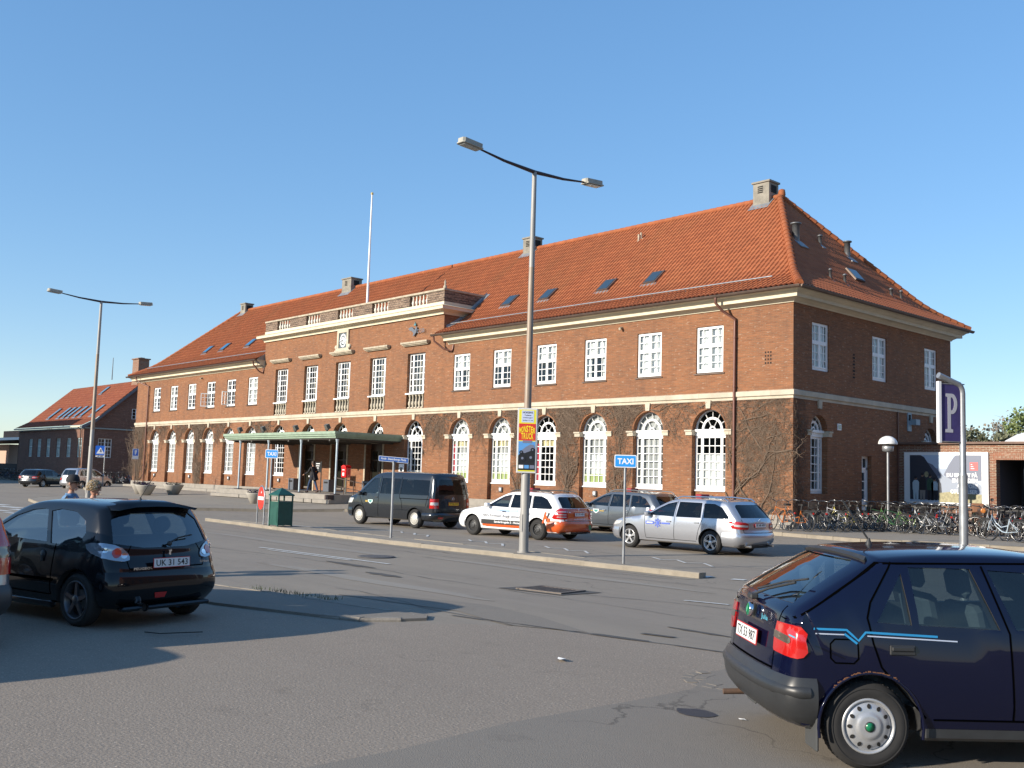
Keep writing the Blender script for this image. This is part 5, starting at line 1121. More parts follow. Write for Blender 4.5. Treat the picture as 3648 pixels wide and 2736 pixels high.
    def seats(s, xs, zt=.98, hr=True, n=2, m=SEAT, zs=.55):
        for x, kind in xs:
            for y in ((-.36, .36) if kind == 'f' else ()):
                mb = MB(); mb.bbox(x - .05, x + .45, y - .24, y + .24, .34, zs, .05); mb.bbox(-.06, .06, y - .24, y + .24, 0, .56, .04, 0, TR(x, 0, zs - .05, ry=-.2)); mb.bbox(-.045, .045, y - .13, y + .13, .60, .80, .035, 0, TR(x, 0, zs - .05, ry=-.2)); mb.build('seat', m, s.o)
            if kind == 'r':
                mb = MB(); mb.bbox(x - .05, x + .45, -.6, .6, .34, zs, .05); mb.bbox(-.06, .06, -.62, .62, 0, .52, .04, 0, TR(x, 0, zs - .05, ry=-.2))
                for y in (-.34, .34): mb.tube([(x - .10, y - .05, zs + .40), (x - .12, y - .05, zs + .52)], .008, 5, 0); mb.lathe([(0, -.05), (.10, -.045), (.125, 0), (.10, .045), (0, .05)], 16, 0, True, TR(x - .13, y, zs + .58, 0) @ Matrix.Rotation(radians(80), 4, 'Y') @ Matrix.Diagonal((.85, 1, 1, 1)))
                mb.build('rear_seat', m, s.o)
    def mirror(s, x, z, m=None, y=None):
        y = y or s.W(x, z, s.w / 2)
        for sg in (1, -1):
            mb = MB(); mb.bbox(x - .07, x + .07, min(sg * (y + .02), sg * (y + .20)), max(sg * (y + .02), sg * (y + .20)), z - .03, z + .10, .03); mb.tube([(x, sg * (y - .05), z), (x, sg * (y + .06), z)], .02, 6); mb.build('door_mirror', m or s.paint, s.o)
    def handle(s, x, z, w=.14, m=TRIM, parent=None, sg=1):
        pts = Vector((0, 0)); 
        y = s.W(x, z, s.w / 2); mb = MB()
        for q in (1, -1): mb.bbox(x - w / 2, x + w / 2, min(q * (y - .01), q * (y + .022)), max(q * (y - .01), q * (y + .022)), z - .018, z + .018, .008)
        return mb.build('door_handle', m, parent or s.o)
def paint(name, col, rough=.25, metal=.3, coat=1.0, **k): return mat(name, col, rough, metal, .5, coat=coat, **k)
def glass_side(c, poly, mt=CARGLASS, inset=.010, nm='side_window', name_post=True, both=True):
    c.side_cut(poly); cx = sum(p[0] for p in poly) / len(poly); cz = sum(p[1] for p in poly) / len(poly)
    out = [(cx + (x - cx) * 1.02, cz + (z - cz) * 1.02) for x, z in poly]
    mb = MB()
    for ax, f in (((0, -1, 0), -1), ((0, 1, 0), 1)):
        d = Vector(ax); ex = Vector((0, 0, 1)).cross(d).normalized() * -1
        c.patch(nm, [(x * ex.x, z) for x, z in out], ax, -inset, 0, mt, None, 0, 4, .12, mb)
    return mb.build(nm, mt, c.o)
def end_glass(c, poly, x0, x1, axis, mt=CARGLASS, nm='rear_window', inset=.008):
    c.end_cut(poly, x0, x1); axis = (1 if axis[0] > 0 else -1, 0, 0); d = Vector(axis).normalized(); ex = Vector((0, 0, 1)).cross(d).normalized() * -1
    cy = sum(p[0] for p in poly) / len(poly); cz = sum(p[1] for p in poly) / len(poly)
    return c.patch(nm, [((cy + (y - cy) * 1.02) * ex.y, cz + (z - cz) * 1.02) for y, z in poly], axis, -inset, 0, mt, None, 0, 5, .08)
def rear_seams(c, x, pts, mt=DARK): pass
AX_L = (0, -1, 0); AX_R = (0, 1, 0); AX_B = (1, 0, 0); AX_F = (-1, 0, 0)
# in patches seen along AX_L / AX_R / AX_B the first coordinate is: -x? resolved by helper below
def U(axis, x, y): d = Vector(axis).normalized(); ex = Vector((0, 0, 1)).cross(d).normalized() * -1; return Vector((x, y, 0)).dot(ex)
def SX(axis, pts): return [(U(axis, x, 0), z) for x, z in pts]
def EY(axis, pts): return [(U(axis, 0, y), z) for y, z in pts]

# ---- generic builders driven by side profiles -------------------------------------------------
def hatch_206():
    P = mat('black car paint', (.005, .006, .008), .2, 0, .12, coat=.8)
    K = [(-.58, .22, -.42, .26), (-.665, .36, -.50, .36), (-.68, .52, -.50, .50), (-.665, .66, -.46, .66), (-.60, .80, -.40, .80), (-.565, .92, -.36, .92), (-.44, 1.12, -.28, 1.08), (-.30, 1.32, -.16, 1.24), (-.20, 1.40, -.06, 1.31), (.2, 1.425, .25, 1.355), (.7, 1.432, .7, 1.365), (1.15, 1.40, 1.10, 1.335), (1.55, 1.27, 1.45, 1.20), (1.95, 1.04, 1.82, 1.00), (2.15, .935, 2.08, .90), (2.5, .86, 2.45, .80), (2.85, .76, 2.74, .70), (3.08, .62, 2.86, .60), (3.17, .46, 2.92, .46), (3.12, .30, 2.90, .32), (3.0, .22, 2.85, .26)]
    K = [(a * .90 if a < 0 else a, b, c_ * .90 if c_ < 0 else c_, d) for a, b, c_, d in K]
    c = Car('parked_car', (8.27, -27.44, .0), radians(195), P, 'black three-door hatchback with clear rear lamps parked in shade at left', 1.66, K, .20, .88, .30, 1, .30, 2.44, [(-.35, .55), (-.36, .90), (-.16, 1.24), (.0, 1.34), (.8, 1.37), (1.2, 1.32), (1.62, 1.14), (1.95, .92), (1.8, .40), (.0, .40)])
    glass_side(c, [(.0, .95), (.22, .905), (.52, .915), (.72, 1.28), (.55, 1.31), (.25, 1.29), (.02, 1.19), (-.05, 1.06)], REFG)
    glass_side(c, [(.60, .925), (1.78, .955), (1.62, 1.08), (1.38, 1.20), (1.10, 1.28), (.86, 1.305), (.79, 1.29)], REFG)
    end_glass(c, [(-.655, .955), (-.30, .90), (.30, .90), (.655, .955), (.60, 1.21), (.50, 1.285), (-.50, 1.285), (-.60, 1.21)], -.75, .05, (1, 0, -.35), REFG)
    end_glass(c, [(-.60, 1.0), (.60, 1.0), (.52, 1.30), (-.52, 1.30)], 1.2, 2.2, (-1, 0, -.8), nm='windscreen')
    c.finish()
    mb = MB(); sp = [(-.36, 1.355), (-.10, 1.40), (-.05, 1.415), (-.38, 1.385)]
    mb.add([(-.32, y, 1.365 - .06 * (abs(y) / .6) ** 3) for y in (-.56, -.3, 0, .3, .56)] + [(-.05, y, 1.385 - .07 * (abs(y) / .6) ** 3) for y in (-.56, -.3, 0, .3, .56)] + [(-.335, y, 1.395 - .06 * (abs(y) / .6) ** 3) for y in (-.58, -.3, 0, .3, .58)] + [(-.02, y, 1.435 - .07 * (abs(y) / .6) ** 3) for y in (-.56, -.3, 0, .3, .56)],
           [(i, i + 1, 6 + i, 5 + i) for i in range(4)] + [(10 + i, 11 + i, 16 + i, 15 + i) for i in range(4)] + [(i, i + 1, 11 + i, 10 + i) for i in range(4)] + [(0, 5, 15, 10), (4, 9, 19, 14)], 0, True)
    mb.build('roof_spoiler', P, c.o)
    c.band('rear_bumper', .26, .64, -.36, -1, P, .028); c.band('front_bumper', .24, .56, 2.44 + .37, 1, P, .02)
    # almond rear lamps
    for sg in (1, -1):
        ax = Vector((.80, -sg * .60, 0)).normalized(); ex = Vector((0, 0, 1)).cross(ax).normalized() * -1
        u = lambda x, y: Vector((x, y, 0)).dot(ex)
        ui, uo = u(-.55, sg * .53), u(-.16, sg * .82); L = lambda t: ui + (uo - ui) * t
        o = c.patch('tail_lamp', [(L(t), z) for t, z in ((0, .765), (.0, .80), (.06, .85), (.18, .90), (.36, .935), (.6, .955), (.88, .955), (.99, .93), (.97, .885), (.86, .84), (.62, .795), (.32, .762), (.12, .75))], ax, .016, 1, mat('clear tail lens', (.36, .40, .45), .08, .6, coat=1), None, 0, 5, .03)
        c.patch('red_lens', [(L(.30 + .105 * cos(a * pi / 6)), .845 + .055 * sin(a * pi / 6)) for a in range(12)], ax, .024, 1, REDL, o, 0, 3, .02)
        c.patch('bulb_ring', [(L(.13 + .07 * cos(a * pi / 6)), .815 + .035 * sin(a * pi / 6)) for a in range(12)], ax, .022, 1, CHROME, o, 0, 3, .02)
        c.patch('indicator_lens', [(L(.55 + .06 * cos(a * pi / 6)), .875 + .03 * sin(a * pi / 6)) for a in range(12)], ax, .022, 1, CHROME, o, 0, 3, .02)
    c.plate(-.637, .73, 'UK 31 543', .52, .115, .06)
    sm = MB()
    for sy in (1, -1):
        ax = AX_L if sy > 0 else AX_R
        c.ribbon(sm, SX(ax, [(.46, .33), (.44, .60), (.40, .92)]), ax, .012); c.ribbon(sm, SX(ax, [(1.86, .96), (1.84, .6), (1.75, .34), (.46, .33)]), ax, .012)
        c.ribbon(sm, SX(ax, [(.40, .50), (1.80, .50)]), ax, .03, .008)
    c.ribbon(sm, EY(AX_B, [(-.52, .67), (-.54, .80), (-.46, .93)]), AX_B, .010); c.ribbon(sm, EY(AX_B, [(.52, .67), (.54, .80), (.46, .93)]), AX_B, .010); c.ribbon(sm, EY(AX_B, [(-.52, .672), (.52, .672)]), AX_B, .014)
    sm.build('panel_gap', SEAM, c.o)
    hn = MB(); hn.lathe([(0, 0), (.05, .0), (.045, .015), (0, .02)], 14, 0, True, basis((.62, c.W(.62, .80, .83) - .0, .78), (1, 0, 0), (0, 0, 1), (0, 1, 0))); hn.bbox(.60, .64, c.W(.62, .8, .83), c.W(.62, .8, .83) + .03, .70, .78, .008); hn.build('door_handle', TRIM, c.o)
    cp_ = MB(); put_text(cp_, 'PEUGEOT', .26, .028, basis((-.622, .38, .675), (0, -1, 0), (0, 0, 1), (-1, 0, 0)), 0, bold=.02); put_text(cp_, 'Urban', .13, .03, basis((-.61, -.50, .72), (0, -1, 0), (0, 0, 1), (-1, 0, 0)), 0); cp_.build('badge_letters', CHROME, c.o)
    cp_ = MB(); cp_.prism([(-.02, -.02), (.0, -.035), (.015, -.03), (.01, 0), (.025, .015), (.012, .035), (-.005, .02), (-.022, .03), (-.012, .0)], 0, .008, 0, basis((-.585, 0, .845), (0, -1, 0), (0, 0, 1), (-1, 0, 0))); cp_.build('badge', CHROME, c.o)
    w_ = MB(); w_.tube([(-.535, -.02, .945), (-.50, -.18, 1.0), (-.49, -.38, 1.03)], .010, 6); w_.lathe([(0, .02), (.03, .02), (.03, 0)], 10, 0, True, basis((-.535, -.02, .94), (0, 1, 0), (0, 0, 1), (-1, 0, 0))); w_.build('rear_wiper', TRIM, c.o)
    a = MB(); a.tube([(.0, 0, 1.41), (.02, 0, 1.46)], [.025, .010], 8); a.tube([(.02, 0, 1.45), (-.28, 0, 1.80)], .004, 5); a.build('aerial', TRIM, c.o)
    f = MB(); c.patch('x', EY(AX_B, [(.05, .40), (.22, .40), (.20, .345), (.07, .345)]), AX_B, .036, 0, None, None, 0, 3, .03, f); f.build('fog_lamp', REDL, c.o)
    e = MB(); e.tube([(-.55, .36, .24), (-.67, .36, .24)], [.045, .045], 16, 0, cap=False); e.lathe([(.04, 0), (0, 0)], 12, 1, False, basis((-.64, .36, .24), (0, 1, 0), (0, 0, 1), (1, 0, 0))); e.build('exhaust', [CHROME, DARK], c.o)
    sk = MB()
    for sg in (1, -1): sk.bbox(.45, 2.0, min(sg * .72, sg * .80), max(sg * .72, sg * .80), .17, .27, .03)
    sk.bbox(-.62, -.50, -.62, .62, .20, .25, .02); sk.build('side_skirt', P, c.o)
    c.mirror(1.72, .96, P); c.seats([(.15, 'r'), (1.0, 'f')], m=mat('dark seat', (.03, .03, .035), .9)); c.wheels('alloy', None, .2, .215, mat('dark alloy', (.10, .10, .11), .3, .6), 5)
    return c
def felicia():
    P = mat('dark blue paint', (.003, .0043, .019), .12, 0, .1, coat=.75)
    K = [(-.56, .24, -.42, .28), (-.655, .34, -.50, .34), (-.68, .50, -.52, .50), (-.655, .60, -.52, .60), (-.63, .75, -.52, .75), (-.60, .92, -.50, .92), (-.575, 1.00, -.46, 1.00), (-.47, 1.08, -.38, 1.06), (-.20, 1.24, -.12, 1.18), (.05, 1.37, .12, 1.29), (.16, 1.405, .24, 1.33), (.6, 1.43, .62, 1.365), (1.2, 1.425, 1.2, 1.36), (1.55, 1.35, 1.48, 1.29), (1.95, 1.12, 1.85, 1.08), (2.2, .97, 2.14, .94), (2.5, .91, 2.45, .85), (2.9, .83, 2.82, .77), (3.08, .72, 2.92, .70), (3.15, .52, 2.95, .52), (3.12, .34, 2.92, .36), (3.0, .25, 2.9, .28)]
    K = [(a * .88 if a < 0 else a, b, c_ * .88 if c_ < 0 else c_, d) for a, b, c_, d in K]
    c = Car('parked_car', (16.42, -25.62, .0), radians(50.2), P, 'dark blue five-door hatchback with red tail lamps and turquoise side stripe, nearest at right', 1.66, K, .22, .90, .26, 1, .285, 2.45, [(-.32, .55), (-.34, .98), (-.08, 1.17), (.15, 1.32), (.6, 1.365), (1.15, 1.36), (1.5, 1.28), (1.9, 1.06), (2.05, .92), (1.9, .40), (.0, .40)], plan=.07)
    glass_side(c, [(.05, .955), (.075, .99), (.245, 1.27), (.285, .94)], CARGLASS, nm='quarter_window')
    glass_side(c, [(.335, .94), (.87, .925), (.72, 1.31), (.30, 1.31)], CARGLASS)
    glass_side(c, [(.98, .925), (1.86, .95), (1.50, 1.20), (1.30, 1.285), (.84, 1.305)], CARGLASS)
    end_glass(c, [(-.58, 1.04), (.58, 1.04), (.50, 1.31), (.44, 1.335), (-.44, 1.335), (-.50, 1.31)], -.75, .28, (1, 0, -1.0), REFG)
    end_glass(c, [(-.60, 1.03), (.60, 1.03), (.52, 1.33), (-.52, 1.33)], 1.35, 2.3, (-1, 0, -.8), nm='windscreen')
    c.finish()
    BP_ = mat('bumper plastic', (.028, .029, .030), .40, var=.15, vs=5)
    c.band('rear_bumper', .265, .585, -.35, -1, BP_, .04, 8, .40); c.band('bumper_strip', .44, .545, -.40, -1, BP_, .052, 6, .40); c.band('front_bumper', .22, .52, 2.45 + .36, 1, BP_, .04)
    for sg in (1, -1):     # tail lamps wrap the corner
        ax = Vector((.86, -sg * .50, 0)).normalized(); ex = Vector((0, 0, 1)).cross(ax).normalized() * -1
        u = lambda x, y: Vector((x, y, 0)).dot(ex)
        ui, uo = u(-.56, sg * .54), u(-.44, sg * .80)
        L = lambda t: ui + (uo - ui) * t
        o = c.patch('tail_lamp', [(L(.02), 0.912), (L(.85), 0.915), (L(.93), 0.909), (L(1.0), 0.863), (L(1.04), 0.747), (L(.98), 0.715), (L(.90), 0.705), (L(0), 0.718), (L(-.04), 0.734), (L(-.05), 0.825), (L(.0), 0.889)], ax, .014, 1, REDL, None, 0, 5, .035)
        c.patch('clear_lens', [(L(-.035), 0.854), (L(.60), 0.839), (L(.70), 0.825), (L(.72), 0.802), (L(.64), 0.789), (L(.05), 0.802), (L(-.045), 0.808)], ax, .018, 1, mat('smoked lens', (.16, .13, .10), .12, .5, coat=1), o, 0, 4, .03)
    c.plate(-.592, .76, 'TX 53 987', .52, .112, .10, y=0)
    sm = MB()
    for sy in (1, -1):
        ax = AX_L if sy > 0 else AX_R
        c.ribbon(sm, SX(ax, [(.19, 1.34), (.02, 1.08), (-.01, .98), (.02, .82), (.07, .67), (.22, .50), (.37, .35)]), ax, .012); c.ribbon(sm, SX(ax, [(.80, 1.33), (.93, .9), (.95, .34)]), ax, .012)
        c.ribbon(sm, SX(ax, [(1.92, .97), (1.96, .6), (1.92, .34)]), ax, .012); c.ribbon(sm, SX(ax, [(-.50, .94), (.10, 1.33), (1.4, 1.36)]), ax, .012); c.ribbon(sm, SX(ax, [(.42, .34), (2.0, .34)]), ax, .012)
        for pl_ in ([(-.23, .84), (-.11, .84), (-.08, .81), (-.08, .72), (-.11, .69), (-.23, .69), (-.26, .72), (-.26, .81), (-.23, .84)],): 
            if sy < 0: c.ribbon(sm, SX(ax, pl_), ax, .010)
    for y in (-.50, .50): c.ribbon(sm, EY(AX_B, [(y, .54), (y * 1.02, .9), (y * 1.12, 1.02)]), AX_B, .010)
    c.ribbon(sm, EY(AX_B, [(-.5, .60), (.5, .60)]), AX_B, .014); sm.build('panel_gap', SEAM, c.o)
    st = MB(); TQ, TQ2 = 0, 1
    for sy in (1, -1):
        ax = AX_L if sy > 0 else AX_R
        c.ribbon(st, SX(ax, [(-.36, .902), (-.15, .900), (-.075, .835), (-.03, .890), (.45, .872)]), ax, .014, .005, 0); c.ribbon(st, SX(ax, [(-.35, .872), (-.16, .870)]), ax, .008, .005, 1); c.ribbon(st, SX(ax, [(-.02, .867), (.58, .845)]), ax, .008, .005, 1); c.ribbon(st, SX(ax, [(-.165, .875), (-.085, .815)]), ax, .014, .005, 0)
    st.build('side_stripe', [mat('turquoise stripe', (.02, .22, .45), .3), mat('pale stripe', (.40, .45, .55), .3)], c.o)
    h = MB()
    for x in (.21, 1.12):
        for sg in (1, -1): y = c.W(x, .78, .83); h.bbox(x - .085, x + .085, min(sg * (y - .02), sg * (y + .008)), max(sg * (y - .02), sg * (y + .008)), .75, .815, .006); h.bbox(x - .075, x + .075, min(sg * (y), sg * (y + .02)), max(sg * y, sg * (y + .02)), .777, .807, .006)
    h.build('door_handle', BP_, c.o)
    b = MB(basis((-.565, 0, .925), (0, -1, 0), (0.10, 0, 1), (-1, 0, .1))); b.lathe([(.052, -.01), (.052, .012), (.045, .018)], 20, 1); b.lathe([(.045, .016), (0, .02)], 20, 0); b.prism([(-.025, .0), (0, .028), (.022, .01), (.008, -.02), (-.012, -.024)], .02, .024, 2)
    b.build('badge', [mat('badge green', (.01, .16, .07), .25), CHROME, mat('badge light green', (.05, .32, .16), .3)], c.o)
    b = MB(); put_text(b, 'Julia', .15, .045, basis((-.560, -.34, .91), (0, -1, 0), (.08, 0, 1), (-1, 0, 0)), 0); b.box(-.25 - .12, -.25, 0, .008, 0, .004, 0, basis((-.563, -.65, .872), (0, 1, 0), (0, 0, 1), (-1, 0, 0))); put_text(b, 'LX', .07, .05, basis((-.585, .42, .68), (0, -1, 0), (0, 0, 1), (-1, 0, 0)), 1, bold=.02)
    b.build('badge_letters', [mat('turquoise lettering', (.1, .5, .65), .3), CHROME], c.o)
    c.patch('rear_spoiler', EY((1, 0, -.9), [(-.60, 1.37), (.60, 1.37), (.56, 1.42), (-.56, 1.42)]), (1, 0, -.9), .02, 1, TRIM, None, 0, 4, .05)
    w_ = MB(); w_.tube([(-.535, .02, 1.03), (-.465, -.12, 1.09), (-.365, -.42, 1.165)], .010, 6); w_.tube([(-.49, .06, 1.07), (-.375, -.22, 1.15), (-.31, -.52, 1.20)], .008, 6); w_.bbox(-.57, -.51, -.03, .07, 1.00, 1.04, .01); w_.build('rear_wiper', TRIM, c.o)
    a = MB(); a.lathe([(.03, -.005), (.022, .02), (.012, .05), (.008, .06)], 10, 0, True, TR(.32, 0, 1.405)); a.tube([(.32, 0, 1.45), (.20, 0, 1.62), (.12, 0, 1.74)], [.007, .009, .006], 6); a.build('aerial', TRIM, c.o)
    e = MB(); e.tube([(-.5, .38, .26), (-.66, .38, .255)], .022, 10); e.build('exhaust', mat('rusty pipe', (.10, .06, .04), .8, var=.3, vs=30), c.o)
    m = MB()
    for sg in (1, -1): m.bbox(-.355, -.335, sg * .70 - .11, sg * .70 + .11, .12, .34, .008)
    m.build('mud_flap', mat('mud flap', (.05, .052, .052), .8), c.o)
    ar = MB()
    for x in (0, 2.45):
        for sg in (1, -1):
            pts = [(x + (.285 + .062) * cos(a), sg * (c.W(x, .5, .83) + .004), .285 + (.285 + .062) * sin(a)) for a in [pi * k / 16 for k in range(-1, 18)]]; ar.tube(pts, .011, 6)
    ar.build('wheel_arch', P, c.o)
    ru = MB(); 
    for k in range(40):
        a = radians(60 + k * 1.9) + random.uniform(-.01, .01); r_ = .352 + random.uniform(-.004, .006); s_ = random.uniform(.004, .010); ru.box(r_ * cos(a) - s_, r_ * cos(a) + s_, -.842, -.835 , .285 + r_ * sin(a) - s_ * .5, .285 + r_ * sin(a) + s_ * .5)
    ru.build('rust_patch', mat('rust', (.16, .07, .03), .9), c.o)
    sk = MB(); 
    for sg in (1, -1): sk.bbox(.36, 2.08, min(sg * .72, sg * .795), max(sg * .72, sg * .795), .20, .33, .02)
    sk.build('sill_cover', BP_, c.o)
    c.mirror(1.86, 1.0, BP_); c.seats([(.12, 'r'), (.95, 'f')], m=mat('grey blue seat', (.12, .145, .16), .9, var=.12, vs=40)); c.wheels('cap', None, .17, .175, mat('hub cap silver', (.48, .48, .48), .35, .5, var=.1, vs=20), 12)
    hb = MB()
    for sg in (1, -1):
        for x in (0, 2.45): T = basis((x, sg * (c.w / 2 - .115 + .094), .285), (1, 0, 0), (0, 0, 1), (0, sg, 0)); hb.lathe([(.028, 0), (.028, .006), (0, .008)], 16, 0, True, T); hb.lathe([(.034, 0), (.034, .004), (.027, .006)], 16, 1, True, T)
    hb.build('hub_badge', [mat('badge green', (.01, .16, .07), .25), TRIM], c.o)
    return c
def corner_lamp(c, sg, xr, yi, xs, ys, pts, ax=(.86, .50), off=.014, m=REDL, name='tail_lamp', parent=None):
    a = Vector((ax[0], -sg * ax[1], 0)).normalized(); ex = Vector((0, 0, 1)).cross(a).normalized() * -1
    u = lambda x, y: Vector((x, y, 0)).dot(ex); ui, uo = u(xr, sg * yi), u(xs, sg * ys)
    return c.patch(name, [(ui + (uo - ui) * t, z) for t, z in pts], a, off, 1, m, parent, 0, 4, .05)
def estate(loc, rz, P, label, plate, wheel='steel', L=1.0, h=1.0, w=1.76, group=None, rails=True, lower=None, rearcol=None, wcol=None, glass=TINT, name='parked_car', sp=5, lamp='band', roofbar=GALVD):
    K = [(-.86, .24, -.70, .28), (-.97, .36, -.76, .38), (-1.0, .55, -.78, .55), (-.965, .70, -.76, .70), (-.95, .86, -.76, .84), (-.90, .96, -.72, .94), (-.72, 1.18, -.56, 1.12), (-.54, 1.36, -.42, 1.28), (-.42, 1.42, -.28, 1.345), (.1, 1.455, .1, 1.385), (.7, 1.465, .7, 1.395), (1.3, 1.435, 1.25, 1.365), (1.75, 1.28, 1.65, 1.21), (2.2, 1.04, 2.08, 1.0), (2.38, .965, 2.30, .92), (2.8, .91, 2.72, .84), (3.25, .83, 3.15, .76), (3.50, .70, 3.28, .67), (3.60, .50, 3.34, .50), (3.56, .30, 3.32, .32), (3.4, .22, 3.28, .26)]
    K = [(a * L, b * h, c_ * L, d * h) for a, b, c_, d in K]; q = lambda pts: [(x * L, z * h) for x, z in pts]
    c = Car(name, loc, rz, P, label, w, K, .20, .90 * h, .30, 1, .315, 2.76 * L, q([(-.66, .55), (-.68, .92), (-.36, 1.25), (-.1, 1.36), (.7, 1.395), (1.25, 1.36), (1.68, 1.20), (2.05, .96), (2.0, .40), (-.3, .40)]), group)
    glass_side(c, q([(.22, .945), (.26, 1.33), (-.06, 1.325), (-.30, 1.24), (-.55, 1.0), (-.52, .95)]), glass, nm='quarter_window')
    glass_side(c, q([(.30, .94), (1.12, .935), (1.08, 1.345), (.34, 1.34)]), glass); glass_side(c, q([(1.20, .935), (2.1, .955), (1.72, 1.16), (1.46, 1.28), (1.16, 1.345)]), CARGLASS)
    end_glass(c, [(y, z * h) for y, z in ((-.64, .99), (.64, .99), (.58, 1.27), (.50, 1.32), (-.50, 1.32), (-.58, 1.27))], -1.1, -.1, (1, 0, -.4), TINT)
    end_glass(c, [(y, z * h) for y, z in ((-.64, 1.03), (.64, 1.03), (.55, 1.35), (-.55, 1.35))], 1.5 * L, 2.45 * L, (-1, 0, -.8), nm='windscreen')
    c.finish()
    c.band('rear_bumper', .24, .60, -.38, -1, rearcol or P, .035); c.band('front_bumper', .22, .56, 2.76 * L + .38, 1, P, .02)
    rc = MB(); c.patch('x', EY(AX_B, [(-.70, .30), (.70, .30), (.74, .245), (-.74, .245)]), AX_B, .045, 0, None, None, 0, 3, .08, rc); rc.build('bumper_insert', TRIM, c.o)
    for sg in (1, -1):
        if lamp == 'band':
            o = corner_lamp(c, sg, -.95 * L, .50, -.60 * L, w / 2, [(0, .84 * h), (.2, .87 * h), (.9, .90 * h), (1.0, .88 * h), (.85, .72 * h), (.6, .70 * h), (.1, .69 * h), (0, .72 * h)]); corner_lamp(c, sg, -.95 * L, .50, -.60 * L, w / 2, [(.04, .80 * h), (.8, .82 * h), (.76, .765 * h), (.04, .755 * h)], off=.018, m=CLEARL, name='clear_lens', parent=o)
        else:
            o = corner_lamp(c, sg, -.95 * L, .56, -.62 * L, w / 2, [(0, .96 * h), (.5, .985 * h), (.75, .93 * h), (1.0, .70 * h), (.9, .66 * h), (.1, .66 * h), (-.06, .70 * h)])
            for zz in (.88, .80, .73): corner_lamp(c, sg, -.95 * L, .56, -.62 * L, w / 2, [(.08, (zz + .01) * h), (.72, (zz + .01) * h), (.76, (zz - .012) * h), (.08, (zz - .012) * h)], off=.018, m=CLEARL, name='clear_lens', parent=o)
        mb = MB(); ax = AX_L if sg > 0 else AX_R
        hl = corner_lamp
    for sg in (1, -1):
        a = Vector((-.8, -sg * .6, 0)).normalized(); ex = Vector((0, 0, 1)).cross(a).normalized() * -1; u = lambda x, y: Vector((x, y, 0)).dot(ex); ui, uo = u(3.5 * L, sg * .45), u(3.05 * L, sg * w / 2)
        c.patch('headlight', [(ui + (uo - ui) * t, z * h) for t, z in ((0, .68), (.5, .74), (1, .74), (.9, .66), (.4, .58), (0, .58))], a, .008, 1, CLEARL, None, 0, 3, .06)
    if rearcol:
        o = c.patch('tailgate', EY(AX_B, [(-.66, .62), (.66, .62), (.62, .94), (.58, .975), (-.58, .975), (-.62, .94)]), AX_B, .004, 0, rearcol, None, 0, 4, .08)
    sm = MB()
    for ax in (AX_L, AX_R):
        for pts in ([(1.14, 1.36), (1.16, .92), (1.17, .32)], [(.27, 1.3), (.24, .92), (.36, .62), (.42, .36)], [(2.2, .95), (2.18, .6), (2.15, .32)], [(.44, .32), (2.15, .32)]): c.ribbon(sm, SX(ax, q(pts)), ax, .012)
    c.ribbon(sm, EY(AX_B, [(-.66, .61 * h), (.66, .61 * h)]), AX_B, .012, .006); c.ribbon(sm, EY(AX_B, [(-.66, .61 * h), (-.68, .95 * h)]), AX_B, .012, .006); c.ribbon(sm, EY(AX_B, [(.66, .61 * h), (.68, .95 * h)]), AX_B, .012, .006)
    sm.build('panel_gap', SEAM, c.o)
    if lower:
        m = MB()
        for ax in (AX_L, AX_R): c.ribbon(m, SX(ax, q([(.46, .36), (2.3, .36)])), ax, .07, .006)
        m.build('sill_trim', lower, c.o)
    c.plate(-.985 * L, .80 * h, plate, .48, .11, .05)
    m = MB(); m.box(-.985 * L, -.97 * L, -.30, .30, .885 * h, .90 * h); m.lathe([(.04, 0), (.04, .01), (.03, .012)], 14, 0, True, basis((-.955 * L, 0, .945 * h), (0, -1, 0), (0, 0, 1), (-1, 0, 0))); m.build('chrome_trim', CHROME, c.o)
    if rails:
        m = MB()
        for sg in (1, -1):
            y = sg * (c.W(0, 1.38 * h, w / 2) - .10); m.tube([(-.40 * L, y, 1.40 * h), (-.28 * L, y, 1.47 * h), (.3 * L, y, 1.50 * h), (1.1 * L, y, 1.49 * h), (1.35 * L, y, 1.42 * h)], .018, 6)
        m.build('roof_rail', roofbar, c.o)
    e = MB()
    for sg in (1, -1): e.tube([(-.6, sg * .52, .27), (-1.03 * L, sg * .52, .265)], .035, 10)
    e.build('exhaust', CHROME, c.o)
    c.mirror(2.02 * L, .95 * h, P); c.handle(1.35 * L, .80 * h, .16, GALV if lamp == 'band' else TRIM); c.handle(.42 * L, .81 * h, .16, GALV if lamp == 'band' else TRIM)
    c.seats([(.25 * L, 'r'), (1.15 * L, 'f')], m=mat('dark seat', (.03, .03, .035), .9)); c.wheels(wheel, None, .20, .205 if wheel != 'steel' else .19, wcol or SILVER, sp)
    m = MB(); m.bbox(.78 * L, .98 * L, -.20, .20, 1.46 * h, 1.56 * h, .02); tag(m.build('taxi_lamp', mat('roof sign red', (.30, .02, .03), .4), c.o)) if group else None
    return c
